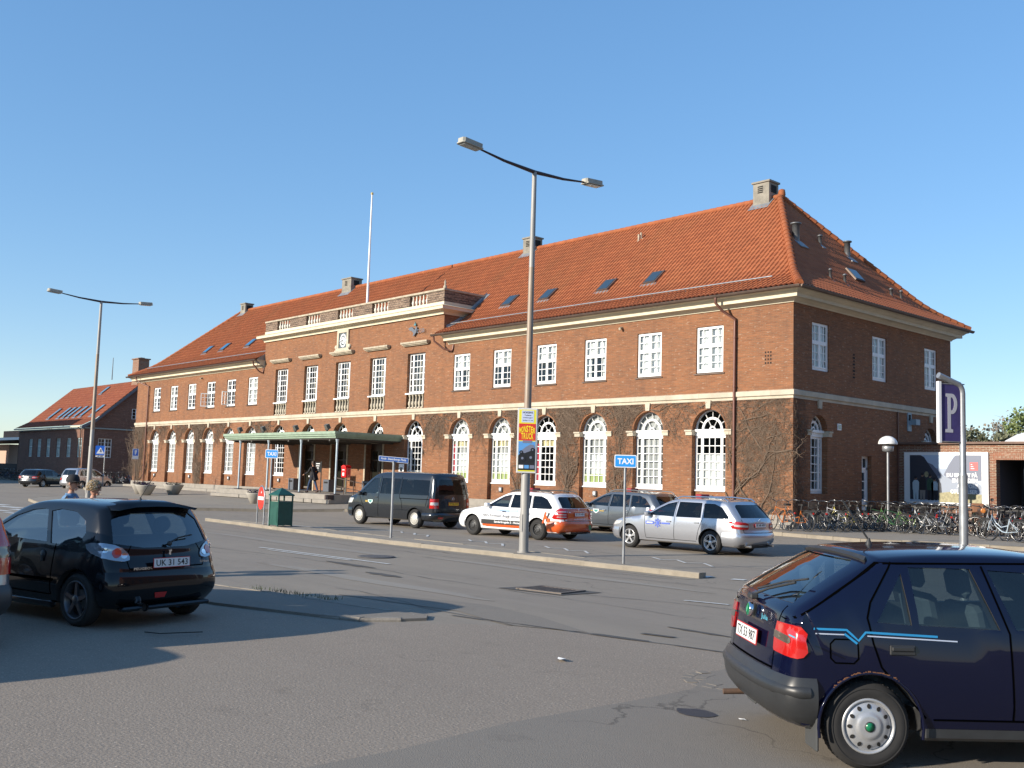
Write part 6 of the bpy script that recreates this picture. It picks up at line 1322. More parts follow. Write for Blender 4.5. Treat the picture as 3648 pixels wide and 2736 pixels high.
def van(loc, rz):
    P = paint('charcoal van paint', (.018, .021, .026), .22, .35); w = 1.90
    K = [(-.85, .28, -.74, .32), (-.97, .40, -.80, .42), (-1.0, .6, -.84, .6), (-.985, .9, -.84, .9), (-.955, 1.3, -.82, 1.28), (-.89, 1.72, -.76, 1.66), (-.82, 1.88, -.68, 1.80), (-.6, 1.955, -.5, 1.87), (.5, 1.975, .5, 1.89), (1.75, 1.97, 1.75, 1.88), (2.25, 1.90, 2.2, 1.79), (2.72, 1.62, 2.6, 1.52), (3.1, 1.30, 2.95, 1.22), (3.3, 1.17, 3.18, 1.08), (3.68, 1.02, 3.52, .95), (3.82, .85, 3.6, .82), (3.88, .6, 3.64, .6), (3.85, .36, 3.62, .38), (3.7, .26, 3.58, .30)]
    c = Car('parked_van', loc, rz, P, 'dark charcoal passenger van with yellow rear plate in front of the station entrance', w, K, .24, 1.08, .17, 1, .335, 3.0, [(-.70, .60), (-.78, 1.2), (-.62, 1.80), (.5, 1.90), (1.75, 1.88), (2.15, 1.80), (2.6, 1.46), (2.9, 1.15), (2.8, .5), (-.3, .5)], 'taxis waiting at the rank', n=6, plan=.06, cat_='van')
    glass_side(c, [(-.66, 1.16), (.78, 1.16), (.78, 1.70), (-.60, 1.68)], TINT); glass_side(c, [(.84, 1.16), (1.86, 1.16), (1.86, 1.72), (.84, 1.71)], TINT); glass_side(c, [(1.98, 1.16), (2.98, 1.13), (2.58, 1.47), (2.30, 1.70), (1.96, 1.73)], CARGLASS)
    end_glass(c, [(-.68, 1.20), (.68, 1.20), (.62, 1.66), (.55, 1.72), (-.55, 1.72), (-.62, 1.66)], -1.1, -.5, (1, 0, -.1), TINT)
    end_glass(c, [(-.78, 1.28), (.78, 1.28), (.66, 1.78), (-.66, 1.78)], 2.1, 3.2, (-1, 0, -.8), nm='windscreen')
    c.finish(); c.band('rear_bumper', .26, .56, -.40, -1, P, .05, 6, .32); c.band('front_bumper', .24, .60, 3.40, 1, P, .02)
    for sg in (1, -1):
        o = corner_lamp(c, sg, -.96, .70, -.80, w / 2 - .01, [(0, 1.05), (1, 1.05), (1.05, .72), (0, .72)]); corner_lamp(c, sg, -.96, .70, -.80, w / 2 - .01, [(.06, .93), (.95, .93), (.98, .83), (.06, .83)], off=.018, m=CLEARL, name='clear_lens', parent=o)
        a = Vector((-.8, -sg * .6, 0)).normalized(); ex = Vector((0, 0, 1)).cross(a).normalized() * -1; u = lambda x, y: Vector((x, y, 0)).dot(ex); ui, uo = u(3.75, sg * .55), u(3.35, sg * w / 2)
        c.patch('headlight', [(ui + (uo - ui) * t, z) for t, z in ((0, .86), (.5, .95), (1, .95), (.9, .78), (0, .74))], a, .008, 1, CLEARL, None, 0, 3, .06)
    sm = MB()
    for ax in (AX_L, AX_R):
        for pts in ([(1.92, 1.78), (1.93, .34)], [(.81, 1.78), (.81, 1.08), (.70, .95), (.62, .6)], [(3.02, 1.1), (2.55, .34)], [(-.72, 1.78), (-.72, 1.08)]): c.ribbon(sm, SX(ax, pts), ax, .014)
        c.ribbon(sm, SX(ax, [(.80, 1.02), (-.78, 1.02)]), ax, .022, .006)
    c.ribbon(sm, EY(AX_B, [(-.78, .60), (.78, .60)]), AX_B, .014, .006); c.ribbon(sm, EY(AX_B, [(-.77, .60), (-.74, 1.75)]), AX_B, .012, .005); c.ribbon(sm, EY(AX_B, [(.77, .60), (.74, 1.75)]), AX_B, .012, .005)
    sm.build('panel_gap', SEAM, c.o)
    c.plate(-.995, .88, 'TP 93 717', .50, .115, .03, mat('plate yellow', (.75, .42, .02), .4)); 
    m = MB(); m.lathe([(.06, 0), (.06, .012), (.052, .014)], 20, 0, True, basis((-.965, 0, 1.05), (0, -1, 0), (0, 0, 1), (-1, 0, 0))); m.tube([(-.975, -.035, 1.08), (-.975, -.018, 1.02), (-.975, 0, 1.05), (-.975, .018, 1.02), (-.975, .035, 1.08)], .006, 5); m.build('badge', CHROME, c.o)
    m = MB(); F = basis((-1.005, -.72, .62), (0, -1, 0), (0, 0, 1), (-1, 0, 0)); m.box(-.07, .07, -.07, .07, 0, .004, 0, F); m.build('sticker', mat('teal sticker', (.02, .32, .32), .4), c.o)
    m = MB(); e = MB()
    for sg in (1, -1):
        y = sg * (c.W(2.3, .85, w / 2) + .006); F = basis((2.35, y, .86), (-sg, 0, 0), (0, 0, 1), (0, sg, 0)); m.prism([(-.14, .06), (.14, .06), (.12, -.02), (0, -.09), (-.12, -.02)], 0, .003, 0, F); m.box(-.28, -.15, -.03, .03, 0, .003, 1, F); m.prism([(-.09, .04), (.09, .04), (.07, -.01), (0, -.05), (-.07, -.01)], .003, .005, 2, F)
    m.build('taxi_emblem', [mat('emblem pale', (.6, .72, .68), .4), mat('emblem gold', (.45, .30, .05), .4), mat('emblem teal', (.05, .25, .22), .4)], c.o)
    f = MB(); c.patch('x', EY(AX_B, [(.50, .44), (.72, .44), (.70, .39), (.52, .39)]), AX_B, .062, 0, None, None, 0, 3, .03, f); f.build('fog_lamp', REDL, c.o)
    c.mirror(2.85, 1.10, TRIM); c.handle(2.05, 1.02, .16); 
    for x, k in ((-.2, 'r'), (.9, 'r')): pass
    c.seats([(.2, 'r'), (1.1, 'r'), (2.0, 'f')], m=mat('dark seat', (.03, .03, .035), .9), zs=.85); c.wheels('cap', None, .22, .205, mat('white hub cap', (.52, .50, .45), .45, .2, var=.1, vs=20), 16)
    return c
def mpv(loc, rz, P, label, bumper=PLASTIC, plate='', tall=True, group=None, h=1.0, name='parked_car'):
    w = 1.74; K = [(-.52, .26, -.40, .30), (-.60, .38, -.46, .40), (-.62, .55, -.46, .55), (-.60, .72, -.44, .72), (-.575, .95, -.42, .95), (-.50, 1.15, -.36, 1.12), (-.40, 1.38, -.27, 1.32), (-.30, 1.54, -.16, 1.46), (-.15, 1.60, -.04, 1.52), (.5, 1.64, .5, 1.565), (1.2, 1.63, 1.15, 1.55), (1.7, 1.50, 1.6, 1.42), (2.2, 1.20, 2.08, 1.14), (2.5, 1.04, 2.42, .98), (2.85, .94, 2.75, .87), (3.15, .80, 3.0, .76), (3.28, .58, 3.08, .58), (3.25, .34, 3.06, .36), (3.1, .26, 3.0, .3)]
    K = [(a, b * h, c_, d * h) for a, b, c_, d in K]; q = lambda pts: [(x, z * h) for x, z in pts]
    c = Car(name, loc, rz, P, label, w, K, .23, .98 * h, .26, 1, .305, 2.6, q([(-.36, .6), (-.36, 1.1), (-.12, 1.46), (.5, 1.57), (1.15, 1.55), (1.62, 1.40), (2.0, 1.12), (1.95, .45), (0, .45)]), group)
    glass_side(c, q([(-.22, 1.06), (.14, 1.03), (.18, 1.48), (-.02, 1.46)]), CARGLASS, nm='quarter_window'); glass_side(c, q([(.22, 1.03), (.95, 1.02), (.92, 1.51), (.26, 1.51)]), CARGLASS); glass_side(c, q([(1.04, 1.02), (2.15, 1.03), (1.7, 1.33), (1.42, 1.48), (1.0, 1.51)]), CARGLASS)
    end_glass(c, [(y, z * h) for y, z in ((-.60, 1.06), (.60, 1.06), (.56, 1.42), (.48, 1.47), (-.48, 1.47), (-.56, 1.42))], -.8, .0, (1, 0, -.35)); end_glass(c, [(y, z * h) for y, z in ((-.64, 1.14), (.64, 1.14), (.56, 1.50), (-.56, 1.50))], 1.4, 2.5, (-1, 0, -.8), nm='windscreen')
    c.finish(); c.band('rear_bumper', .25, .60, -.365, -1, bumper, .045, 7, .36); c.band('front_bumper', .25, .58, 2.97, 1, bumper, .03)
    for sg in (1, -1):
        if tall:
            pts = [(0, .70), (.9, .70), (1.0, .95), (.85, 1.15), (.62, 1.30), (.45, 1.30), (.10, 1.0)]
            o = corner_lamp(c, sg, -.60, .60, -.42, w / 2, [(t, z * h) for t, z in pts]); corner_lamp(c, sg, -.60, .60, -.42, w / 2, [(.07, .98 * h), (.97, .98 * h), (.95, .87 * h), (.05, .87 * h)], off=.018, m=mat('smoked lens', (.16, .13, .10), .12), name='clear_lens', parent=o)
        else: corner_lamp(c, sg, -.60, .62, -.45, w / 2, [(0, .66 * h), (1, .66 * h), (1, .84 * h), (0, .84 * h)])
    sm = MB()
    for ax in (AX_L, AX_R):
        for pts in ([(.98, 1.54), (1.0, .36)], [(.18, 1.5), (.16, 1.0), (.28, .7), (.34, .4)], [(2.2, 1.05), (2.15, .36)], [(.38, .36), (2.15, .36)]): c.ribbon(sm, SX(ax, q(pts)), ax, .012)
    sm.build('panel_gap', SEAM, c.o)
    c.plate(-.62, .66 * h, plate, .50, .11, .05)
    if tall: m = MB(); put_text(m, 'Tacuma' if False else '1.8 SX', .2, .04, basis((-.59, -.38, .92), (0, -1, 0), (.1, 0, 1), (-1, 0, 0)), 0) if False else None
    c.mirror(2.05, 1.06 * h, P); c.handle(1.15, .90 * h, .14); c.handle(.36, .91 * h, .14); c.seats([(.2, 'r'), (1.1, 'f')], zs=.62); c.wheels('steel', None, .19, .185, SILVER); return c
SILV = paint('silver car paint', (.50, .51, .54), .28, .75); WHT = paint('white car paint', (.80, .80, .80), .3, 0); GREY = paint('grey car paint', (.14, .155, .17), .28, .6); ORG = paint('orange car paint', (.62, .10, .015), .3, 0)
LSIL = paint('light grey car paint', (.30, .32, .34), .28, .6); BLK = paint('black estate paint', (.012, .014, .018), .22, .2)
GT = 'taxis waiting at the rank'
hatch_206(); felicia()
van((-8.35, -9.95, .0), radians(186))
W = estate((-2.0, -10.15, .0), radians(186.5), WHT, 'white and orange estate taxi with advertising on its doors', 'JE 59 491', 'steel', .98, 1.0, 1.74, GT, True, ORG, ORG, mat('dark steel wheel', (.04, .04, .04), .5, .3), lamp='tall', roofbar=TRIM)
m = MB()
for sg in (1,):
    y = lambda x, z: W.W(x, z, .87) + .010
    F = basis((1.30, y(1.3, .55) + .004, 0), (-1, 0, 0), (0, 0, 1), (0, 1, 0)); 
    m.box(-.98, .92, .40, .535, 0, .004, 1, F); put_text(m, 'Sønderbrogade 5 - Horsens', 1.15, .085, F @ TR(.15, .465, .006), 0, bold=.02); put_text(m, 'VVS Firmaet Aage Jensen A/S', 1.85, .12, F @ TR(.0, .655, .006), 2, bold=.005)
    F2 = basis((1.30, y(1.3, .8) + .002, 0), (-1, 0, 0), (0, 0, 1), (0, 1, 0)); m.prism([(-.35, .80), (.55, .80), (.55, .88), (-.42, .90)], 0, .004, 3, F2); m.box(-.2, .2, .82, .835, .004, .006, 4, F2)
    F3 = basis((-.36, y(-.36, .7) + .004, 0), (-1, 0, 0), (0, 0, 1), (0, 1, 0)); m.prism([(-.16, .52), (-.10, .52), (.0, .86), (-.06, .86)], 0, .004, 5, F3); m.prism([(.02, .55), (.12, .55), (.14, .68), (.04, .68)], 0, .004, 5, F3); m.prism([(-.02, .58), (.02, .58), (.12, .86), (.08, .86)], 0, .004, 1, F3); m.lathe([(.06, 0), (.06, .006), (0, .006)], 16, 5, False, F3 @ TR(-.02, .70, .0))
m.build('advert_lettering', [SWHITE, INK, mat('lettering grey', (.10, .11, .13), .5), mat('pale blue foil', (.40, .52, .72), .4), mat('blue lettering', (.10, .20, .50), .4), ORG], W.o)
m = MB(); put_text(m, 'vvs-firmaet.dk', .55, .045, basis((-1.0, .05, .67), (0, -1, 0), (.05, 0, 1), (-1, 0, 0)), 0); m.build('tailgate_lettering', SWHITE, W.o)
m = MB(); F = basis((-1.045, -.42, .42), (0, -1, 0), (0, 0, 1), (-1, 0, 0)); m.box(-.06, .06, -.07, .07, 0, .004, 0, F); m.build('sticker', mat('green sticker', (.05, .22, .10), .4), W.o)
c = MB()
W.patch('roof_panel', [(-.55, .0), (-.55, .01)], AX_B) if False else None
Wr = MB()
for i in range(8):
    x0, x1 = -.36 + i * .18, -.36 + (i + 1) * .18; row = []
    for x in (x0, x1): row.append([W.hit((x, y_, 3), (0, 0, -1))[0] for y_ in [-.52 + .13 * j for j in range(9)]])
    Wr.add([tuple(p + Vector((0, 0, .004))) for r_ in row for p in r_], [(j, j + 1, 10 + j, 9 + j) for j in range(8)], 0, True)
Wr.build('roof_foil', ORG, W.o)
S_ = estate((4.10, -9.60, .0), radians(181), SILV, 'silver estate taxi with alloy wheels and chrome roof rails, rightmost at the rank', 'JE 68 497', 'twin', 1.0, 1.0, 1.77, GT, True, None, None, mat('bright alloy', (.60, .60, .60), .25, .6), roofbar=CHROME)
m = MB(); F = basis((1.72, S_.W(1.7, .78, .885) + .008, .74), (-1, 0, 0), (0, 0, 1), (0, 1, 0)); BL = mat('blue emblem', (.08, .13, .52), .4)
m.box(-.42, -.14, -.04, .04, 0, .004, 0, F); m.box(-.38, -.18, -.015, .015, .004, .006, 1, F); m.box(.14, .42, -.02, .02, 0, .004, 0, F); m.box(-.14, .14, -.006, .006, 0, .004, 0, F)
for k in range(8): m.box(-.008, .008, .0, .13, 0, .004, 0, F @ TR(rz=k * pi / 4)); m.box(-.03, .03, .085, .10, 0, .005, 0, F @ TR(rz=k * pi / 4))
m.lathe([(.05, .0), (.05, .006), (0, .006)], 12, 0, False, F); m.build('taxi_emblem', [BL, SWHITE], S_.o)
G_ = estate((-1.75, -5.75, .07), radians(181), GREY, 'grey estate taxi behind the white and silver ones, close to the station kerb', 'JE 70 112', 'steel', 1.03, 1.0, 1.80, GT, True, None, None, GALVD, glass=CARGLASS)
m = MB(); F = basis((1.75, G_.W(1.7, .78, .90) + .008, .76), (-1, 0, 0), (0, 0, 1), (0, 1, 0)); m.box(-.36, -.15, -.015, .015, 0, .003, 1, F); m.box(.15, .36, -.015, .015, 0, .003, 1, F); m.prism([(-.14, .06), (.14, .06), (.12, -.02), (0, -.09), (-.12, -.02)], 0, .004, 0, F); m.prism([(-.10, .04), (.10, .04), (.08, -.01), (0, -.06), (-.08, -.01)], .004, .006, 2, F); m.build('taxi_emblem', [SWHITE, mat('emblem gold', (.45, .30, .05), .4), mat('emblem teal', (.05, .25, .22), .4)], G_.o)
mpv((8.98, -30.05, .0), radians(195), LSIL, 'light grey people carrier with tall red tail lamp at the left edge of the photo')
mpv((9.9, -32.9, .0), radians(195), BLK, 'dark people carrier parked just outside the left edge')
mpv((-58.4, -5.3, .08), radians(116), SILV, 'small silver people carrier seen from behind near the dark gabled building', SILV, '', False, h=.97)
estate((-63.3, -6.6, .06), radians(124), BLK, 'black hatchback left of the small silver people carrier', '', 'alloy', .92, .98, 1.72, None, False, name='parked_car')
# ------------------------------------------------------------------ creeper on the walls
VINE = mat('bare creeper stems', (.15, .105, .072), .9, var=.35, vs=6)
def creeper(seeds, label, T=None, rs=1, zmax=5.08, group=None, xlim=None):
    mb = MB(T); q = random.Random(rs); ntw = 0
    def walk(x, z, ang, n, r, step=.11, depth=0, wander=.35):
        pts = [(x, -.02 - r, z)]; rr = [r]
        for i in range(n):
            ang += q.gauss(0, wander); x += cos(ang) * step; z += sin(ang) * step
            if z > zmax: z = zmax; ang = q.choice((0.05, pi - .05)) + q.gauss(0, .2)
            if z < .5: break
            if T is None and any(abs(x - w_) < .83 and z < 4.0 + sqrt(max(0, .72 - (x - w_) ** 2)) for w_ in WR + WL + WC): break
            if xlim and not (xlim[0] < x < xlim[1]): break
            pts.append((x, -.02 - r - q.uniform(0, .03), z)); rr.append(max(.003, r * (1 - .8 * i / n)))
            if depth < 2 and q.random() < (.42 if depth == 0 else .5): walk(x, z, ang + q.choice((-1, 1)) * q.uniform(.4, 1.3), q.randint(3, 9 if depth == 0 else 6), max(.0035, r * .45), .07, depth + 1, .45)
        if len(pts) > 1: mb.tube(pts, rr, 3 if r < .012 else 5, 0, cap=False, sm=False)
    for (x, z, a, n, r, w) in seeds: walk(x, z, a, n, r, wander=w)
    return tag(mb.build('creeper', VINE), label, 'climbing plant', group or 'bare creepers on the station wall')
q = random.Random(21)
def column(x, w, z0, z1, n):
    n = int(n * .85); return [(x + q.gauss(0, w), q.uniform(z0, z1), pi / 2 + q.gauss(0, .5), q.randint(8, 26), q.uniform(.006, .016), .3) for _ in range(n)] + [(x + q.gauss(0, w * .5), z0, pi / 2 + q.gauss(0, .12), int((z1 - z0) / .11) + 6, q.uniform(.016, .034), .16) for _ in range(5)]
def band(x0, x1, zl, n):
    n = int(n * .8); return [(q.uniform(x0, x1), q.uniform(zl, 5.0), q.choice((0, pi)) + q.gauss(0, .35), q.randint(8, 20), q.uniform(.006, .018), .22) for _ in range(n)]
def hang(x0, x1, zl, n):
    n = int(n * .85); return [(q.uniform(x0, x1), q.uniform(4.4, 5.0), -pi / 2 + q.gauss(0, .6), q.randint(5, int((5 - zl) / .11)), q.uniform(.005, .009), .3) for _ in range(n)]
creeper([(-1.55, .85, 1.7, 38, .035, .14), (-1.35, .85, 1.45, 26, .026, .16), (-1.2, 2.9, 1.0, 30, .022, .2), (-1.3, 3.2, 2.3, 30, .022, .2), (-2.2, 4.3, .15, 26, .020, .2), (-2.3, 3.9, .2, 22, .018, .2), (-1.1, 3.6, .3, 12, .018, .2), (-1.4, 2.6, 2.8, 16, .014, .2), (-1.4, 2.4, 3.0, 14, .014, .2), (-1.8, 4.6, .1, 18, .018, .2)] + [(q.uniform(-2.4, -.02), q.uniform(.9, 5.0), q.uniform(0, 6.28), q.randint(5, 16), q.uniform(.004, .009), .4) for _ in range(190)], 'bare creeper spreading over the brick corner right of the last downpipe', rs=2, xlim=(-2.45, .03))
creeper([(-.02 + 0, q.uniform(1.0, 5.0), q.choice((0.0, .5, -.5)), q.randint(3, 8), .006, .4) for _ in range(50)], 'sparse creeper twigs curling round the corner on to the shaded end wall', T=SIDE, rs=3, xlim=(-.06, 1.0))
creeper(band(-8.3, -2.6, 4.7, 40) + hang(-6.3, -4.8, 3.2, 26) + hang(-2.9, -2.6, 1.0, 16) + column(-2.7, .08, .9, 4.2, 16), 'bare creeper hanging between the two arched windows nearest the corner', rs=4)
creeper(column(-8.35, .22, .85, 4.6, 60) + band(-11.3, -7.0, 4.75, 36) + hang(-9.2, -7.6, 2.6, 26), 'bare creeper column between the second and third arched windows from the corner', rs=5)
creeper(column(-11.5, .30, .85, 4.7, 120) + band(-14.5, -10, 4.75, 36) + hang(-12.1, -10.9, 2.4, 36), 'dense creeper column right of the poster board, from the ground to the stone band', rs=6)
creeper(column(-14.6, .18, .85, 4.5, 60) + band(-18, -13, 4.8, 34) + hang(-15.2, -14.0, 2.8, 20) + hang(-18.4, -17.0, 3.2, 40), 'creeper between the windows left of the poster board', rs=7)
creeper(band(-22, -17.5, 4.7, 40) + hang(-21.9, -20.2, 3.2, 60), 'hanging creeper patch beside the right end of the canopy', rs=8)
creeper(band(-41, -38.4, 4.7, 24) + hang(-40.6, -38.8, 2.6, 50), 'hanging creeper left of the entrance canopy', rs=9)
creeper(column(-48.9, .22, .5, 4.7, 110) + band(-51, -44, 4.75, 60) + hang(-46.2, -44.2, 3.6, 30), 'creeper column between the middle windows of the left wing', rs=10)
creeper(band(-59.5, -50, 4.75, 60) + column(-59.6, .45, .5, 4.9, 150) + hang(-55.6, -54.6, 3.4, 16) + hang(-52.6, -51.6, 3.4, 16), 'creeper wrapping the far left corner of the station', rs=11)
# ------------------------------------------------------------------ brick annex on the right with the billboard
AY = 7.89
an = empty('brick_annex', (3, AY, .3), 0, 'low brick annex with flat roof and dark open doorway right of the station', 'building')
def anb(name, f, m): mb = MB(Matrix.Translation((-3, -AY, -.3))); f(mb); return mb.build(name, m, an)
anb('wall', lambda b: (b.box(0.01, 4.0, AY, AY + .35, .2, 3.72), b.box(6.4, 13, AY, AY + .35, .2, 3.72), b.box(4.0, 6.4, AY, AY + .35, 3.42, 3.72)), BRICKR)
anb('lintel', lambda b: b.box(3.9, 6.5, AY - .003, AY + .34, 3.13, 3.42), BRICKV)
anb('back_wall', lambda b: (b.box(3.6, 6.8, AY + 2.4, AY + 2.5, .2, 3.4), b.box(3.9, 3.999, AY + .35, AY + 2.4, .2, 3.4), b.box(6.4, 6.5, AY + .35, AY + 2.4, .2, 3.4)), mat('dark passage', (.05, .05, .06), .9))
anb('blue_door', lambda b: (b.box(4.75, 5.9, AY + .9, AY + .96, .33, 2.9), b.box(4.70, 4.75, AY + .88, AY + .98, .33, 2.95)), mat('blue door', (.06, .10, .18), .5))
anb('coping', lambda b: (b.box(0.0, 13.05, AY - .06, AY + .45, 3.72, 3.80), b.box(0.02, 13, AY + .45, AY + 9, 3.60, 3.70), b.box(.0, 13.1, AY - .14, AY - .06, 3.74, 3.83)), mat('rusty brown coping', (.16, .10, .075), .7, var=.3, vs=3))
bbd = empty('billboard', (2.03, AY, 1.4), 0, 'large travel billboard with mountains, hikers and white capital lettering on the annex wall', 'billboard')
PMT = [mat('poster pale sky', (.48, .58, .70), .5), mat('poster dark hill', (.035, .04, .055), .5), mat('poster blue ridge', (.16, .18, .24), .5), mat('poster haze ridge', (.30, .36, .46), .5), mat('poster dry grass', (.30, .27, .15), .5, var=.5, vs=9), SWHITE, mat('poster pink red', (.62, .12, .12), .5), mat('poster pale clothes', (.45, .55, .60), .5), mat('poster dark clothes', (.02, .02, .025), .5), mat('poster green jacket', (.03, .08, .05), .5), mat('poster skin', (.35, .20, .13), .5), mat('poster trousers', (.25, .22, .19), .5), mat('poster lake', (.27, .31, .38), .5)]
mb = MB(Matrix.Translation((-2.03, -AY, -1.4))); mb.box(.33, 3.73, AY - .09, AY - .005, 1.30, 3.42); mb.build('frame', WHITE, bbd)
B = MB(FACE((2.03 - 2.03, -.092, 1.0)))     # poster: x -1.42..1.42, y -1.02..0.92 
def pg(m, pts, z): B.prism(pts, z, z + .002, m)
def ell(cx, cy, rx, ry, m, z): pg(m, [(cx + rx * cos(a * pi / 8), cy + ry * sin(a * pi / 8)) for a in range(16)], z)
pg(0, [(-1.45, -.98), (1.45, -.98), (1.45, .90), (-1.45, .90)], 0)
pg(3, [(-1.0, .3), (-.6, .48), (-.35, .38), (-.1, .34), (.1, .36), (.35, .1), (.6, -.5), (-1.0, -.5)], .002); pg(2, [(-1.0, .5), (-.75, .62), (-.5, .52), (-.2, .2), (0, 0), (.1, -.5), (-1.0, -.5)], .004)
pg(12, [(-.8, .0), (-.2, .05), (.5, .02), (1.0, .0), (1.45, -.3), (1.45, -.75), (-.8, -.75)], .005)
pg(2, [(-.05, .1), (.15, .5), (.35, .8), (.45, .90), (1.45, .90), (1.45, -.1), (.3, -.1)], .006)
pg(1, [(-1.45, .90), (-1.0, .90), (-.85, .82), (-.6, .45), (-.35, .1), (-.15, -.25), (-.1, -.9), (-1.45, -.9)], .008)
pg(4, [(-.25, -.62), (.2, -.56), (.8, -.60), (1.45, -.64), (1.45, -.98), (-.25, -.98)], .010)
for (x, c_, p_, s_) in ((-1.20, 7, 7, 1), (-.92, 8, 11, 1.15), (-.6, 9, 8, 1.1), (-.42, 7, 8, .95)):
    y0 = -.92; h_ = .92 * s_; pg(p_, [(x - .10, y0), (x - .02, y0), (x, y0 + .35), (x + .02, y0), (x + .10, y0), (x + .12, y0 + .46), (x - .12, y0 + .46)], .012); pg(c_, [(x - .13, y0 + .4), (x + .13, y0 + .4), (x + .14, y0 + .72 * s_), (x + .07, y0 + .80 * s_), (x - .07, y0 + .80 * s_), (x - .14, y0 + .7 * s_)], .014); ell(x, y0 + .88 * s_, .055, .07, 10, .014); ell(x - .01, y0 + .91 * s_, .06, .055, 8, .0155)
ell(-.75, .22 - .1, .09, .12, 4, .011); pg(6, [(1.0, .30), (1.32, .30), (1.32, .62), (1.0, .62)], .012)
for k in range(3): pg(5, [(1.04, .52 - k * .08), (1.10 + .04 * k, .52 - k * .08), (1.10 + .04 * k, .545 - k * .08), (1.04, .545 - k * .08)], .0145)
for t, wd, y in (('DU ER TÆT PÅ', 1.22, .115), ('EN VERDEN', 1.00, -.105), ('AF STORE', .82, -.325), ('OPLEVELSER', 1.08, -.545)):
    put_text(B, t, wd, .165 if 'Å' not in t else .20, TR(1.30 - wd / 2, y + (.015 if 'Å' in t else 0), .0155), 5, bold=.045)
B.build('poster', PMT, bbd)
dm = MB(Matrix.Translation((4.6, 12.7, 3.70))); dm.lathe([(2.3, 0), (2.3, .12), (2.2, .16), (2.0, .38), (1.6, .62), (1.0, .82), (.5, .90), (0, .92)], 32); tag(dm.build('roof_dome', mat('white dome', (.8, .8, .78), .5)), 'white domed rooflight showing above the annex roof at the right edge', 'rooflight')
# ------------------------------------------------------------------ gabled lodge on the left
LX0, LX1, LD = -90.4, -72.0, 10.3
lo = empty('gabled_building', (LX1, 0, .3), 0, 'dark brick building with steep red gabled roof left of the station', 'building')
def lob(name, f, m, par=None): mb = MB(Matrix.Translation((-LX1, 0, -.3))); f(mb); return mb.build(name, m, par or lo)
lwin = [-86.55, -83.95, -81.3, -78.5, -75.7, -72.95]
b = MB(Matrix.Translation((-LX1, 0, -.3))); wall_panel(b, LX0, LX1, .1, 5.25, [(x - .55, x + .55, 2.6, 4.35, .15, False) for x in lwin])
gw = [(1.30, 2.54, 2.62, 4.35, .12, False), (4.2, 4.9, 6.26, 7.2, .12, False)]; TG = basis((LX1, 0, 0), (0, 1, 0), (-1, 0, 0), (0, 0, 1))
wall_panel(b, 0, LD, .1, 5.25, gw[:1], TG); 
def zl(y): y = min(y, LD - y); return 5.33 + (.55 * (y + .3) if y < .9 else .66 + .90 * (y - .9) if y > 1 else .66 + .9 * (y - .9))
ys = [0, .3, .6, .9, 1.5, 2.5, 4.19, 4.91, LD / 2]; ys2 = ys + [LD - y for y in ys[-2::-1]]
for a, c_ in zip(ys2[:-1], ys2[1:]):
    if a == 4.19 and c_ == 4.91: 
        b.add([(LX1, a, 5.25), (LX1, c_, 5.25), (LX1, c_, 6.26), (LX1, a, 6.26)], [(0, 1, 2, 3)]); b.add([(LX1, a, 7.2), (LX1, c_, 7.2), (LX1, c_, zl(c_) - .05), (LX1, a, zl(a) - .05)], [(0, 1, 2, 3)]); continue
    b.add([(LX1, a, 5.25), (LX1, c_, 5.25), (LX1, c_, zl(c_) - .05), (LX1, a, zl(a) - .05)], [(0, 1, 2, 3)])
b.box(LX0, LX0 + .1, 0, LD, .1, 5.25); b.box(LX0, LX1, LD - .1, LD, .1, 5.25)
b.build('wall', BRICKL, lo)
lob('interior', lambda b: b.box(LX0 + .3, LX1 - .3, .8, 9, .2, 5.2), ROOM)
lr = MB(Matrix.Translation((-LX1, -.35, -.3))); RL = LD / 2 + .35
zlr = lambda r: zl(r - .35) + .12
tiled(lr, Matrix.Identity(4), LX0 - .35, LX1 + .35, lambda u: RL, zlr, per=.30, sub=4, runmax=RL, amp=.8)
for k in range(8): r0, r1 = RL * k / 8, RL * (k + 1) / 8; lr.add([(LX0 - .35, LD + .7 - r0, zlr(r0)), (LX1 + .35, LD + .7 - r0, zlr(r0)), (LX1 + .35, LD + .7 - r1, zlr(r1)), (LX0 - .35, LD + .7 - r1, zlr(r1))], [(0, 1, 2, 3)])
lrf = lr.build('roof', TILER, lo)
def vb(b):
    for x in (LX1 + .30,):
        P = [(y, zl(y) + .10) for y in [-.35] + ys2 + [LD + .35]]; Q = [(y, z - .28) for y, z in P]
        b.rings(P, Q, x - .02, x + .08, 0, basis((0, 0, 0), (0, 1, 0), (0, 0, 1), (1, 0, 0)))
lob('bargeboard', vb, mat('grey bargeboard', (.13, .14, .16), .6))
lob('string_course', lambda b: (b.box(LX1, LX1 + .1, -.1, LD, 5.18, 5.30), b.box(LX0, LX1 + .1, -.12, 0, 5.14, 5.25)), mat('dull grey band', (.30, .33, .30), .7))
lob('gutter', lambda b: b.tube([(LX0 - .3, -.42, 5.33), (LX1 + .3, -.42, 5.33)], .07, 8), CREAM)
lob('downpipe', lambda b: b.tube([(LX1 - .5, -.4, 5.3), (LX1 - .35, -.15, 5.0), (LX1 - .35, -.1, .4)], .05, 6), GUTTER)
fr = MB(); bars_rect(fr, -.55, .55, 2.6, 4.35, .1, [(0, .09), (-.27, .03), (.27, .03)], [(3.62, .1), (3.0, .03), (3.3, .03), (3.98, .03)], .07); fr = fr.data('window_frame', mat('pale teal paint', (.52, .62, .60), .5)); pn_ = pane_rect(1.1, 2.62, 4.33, .105)
cu = curtain_me(-.5, .5, 2.7, 4.3, .3)
for x in lwin: o = link_mesh('window', fr, lo, (x - LX1, 0, -.3)); link_mesh('pane', pn_, o); link_mesh('curtain', cu, o)
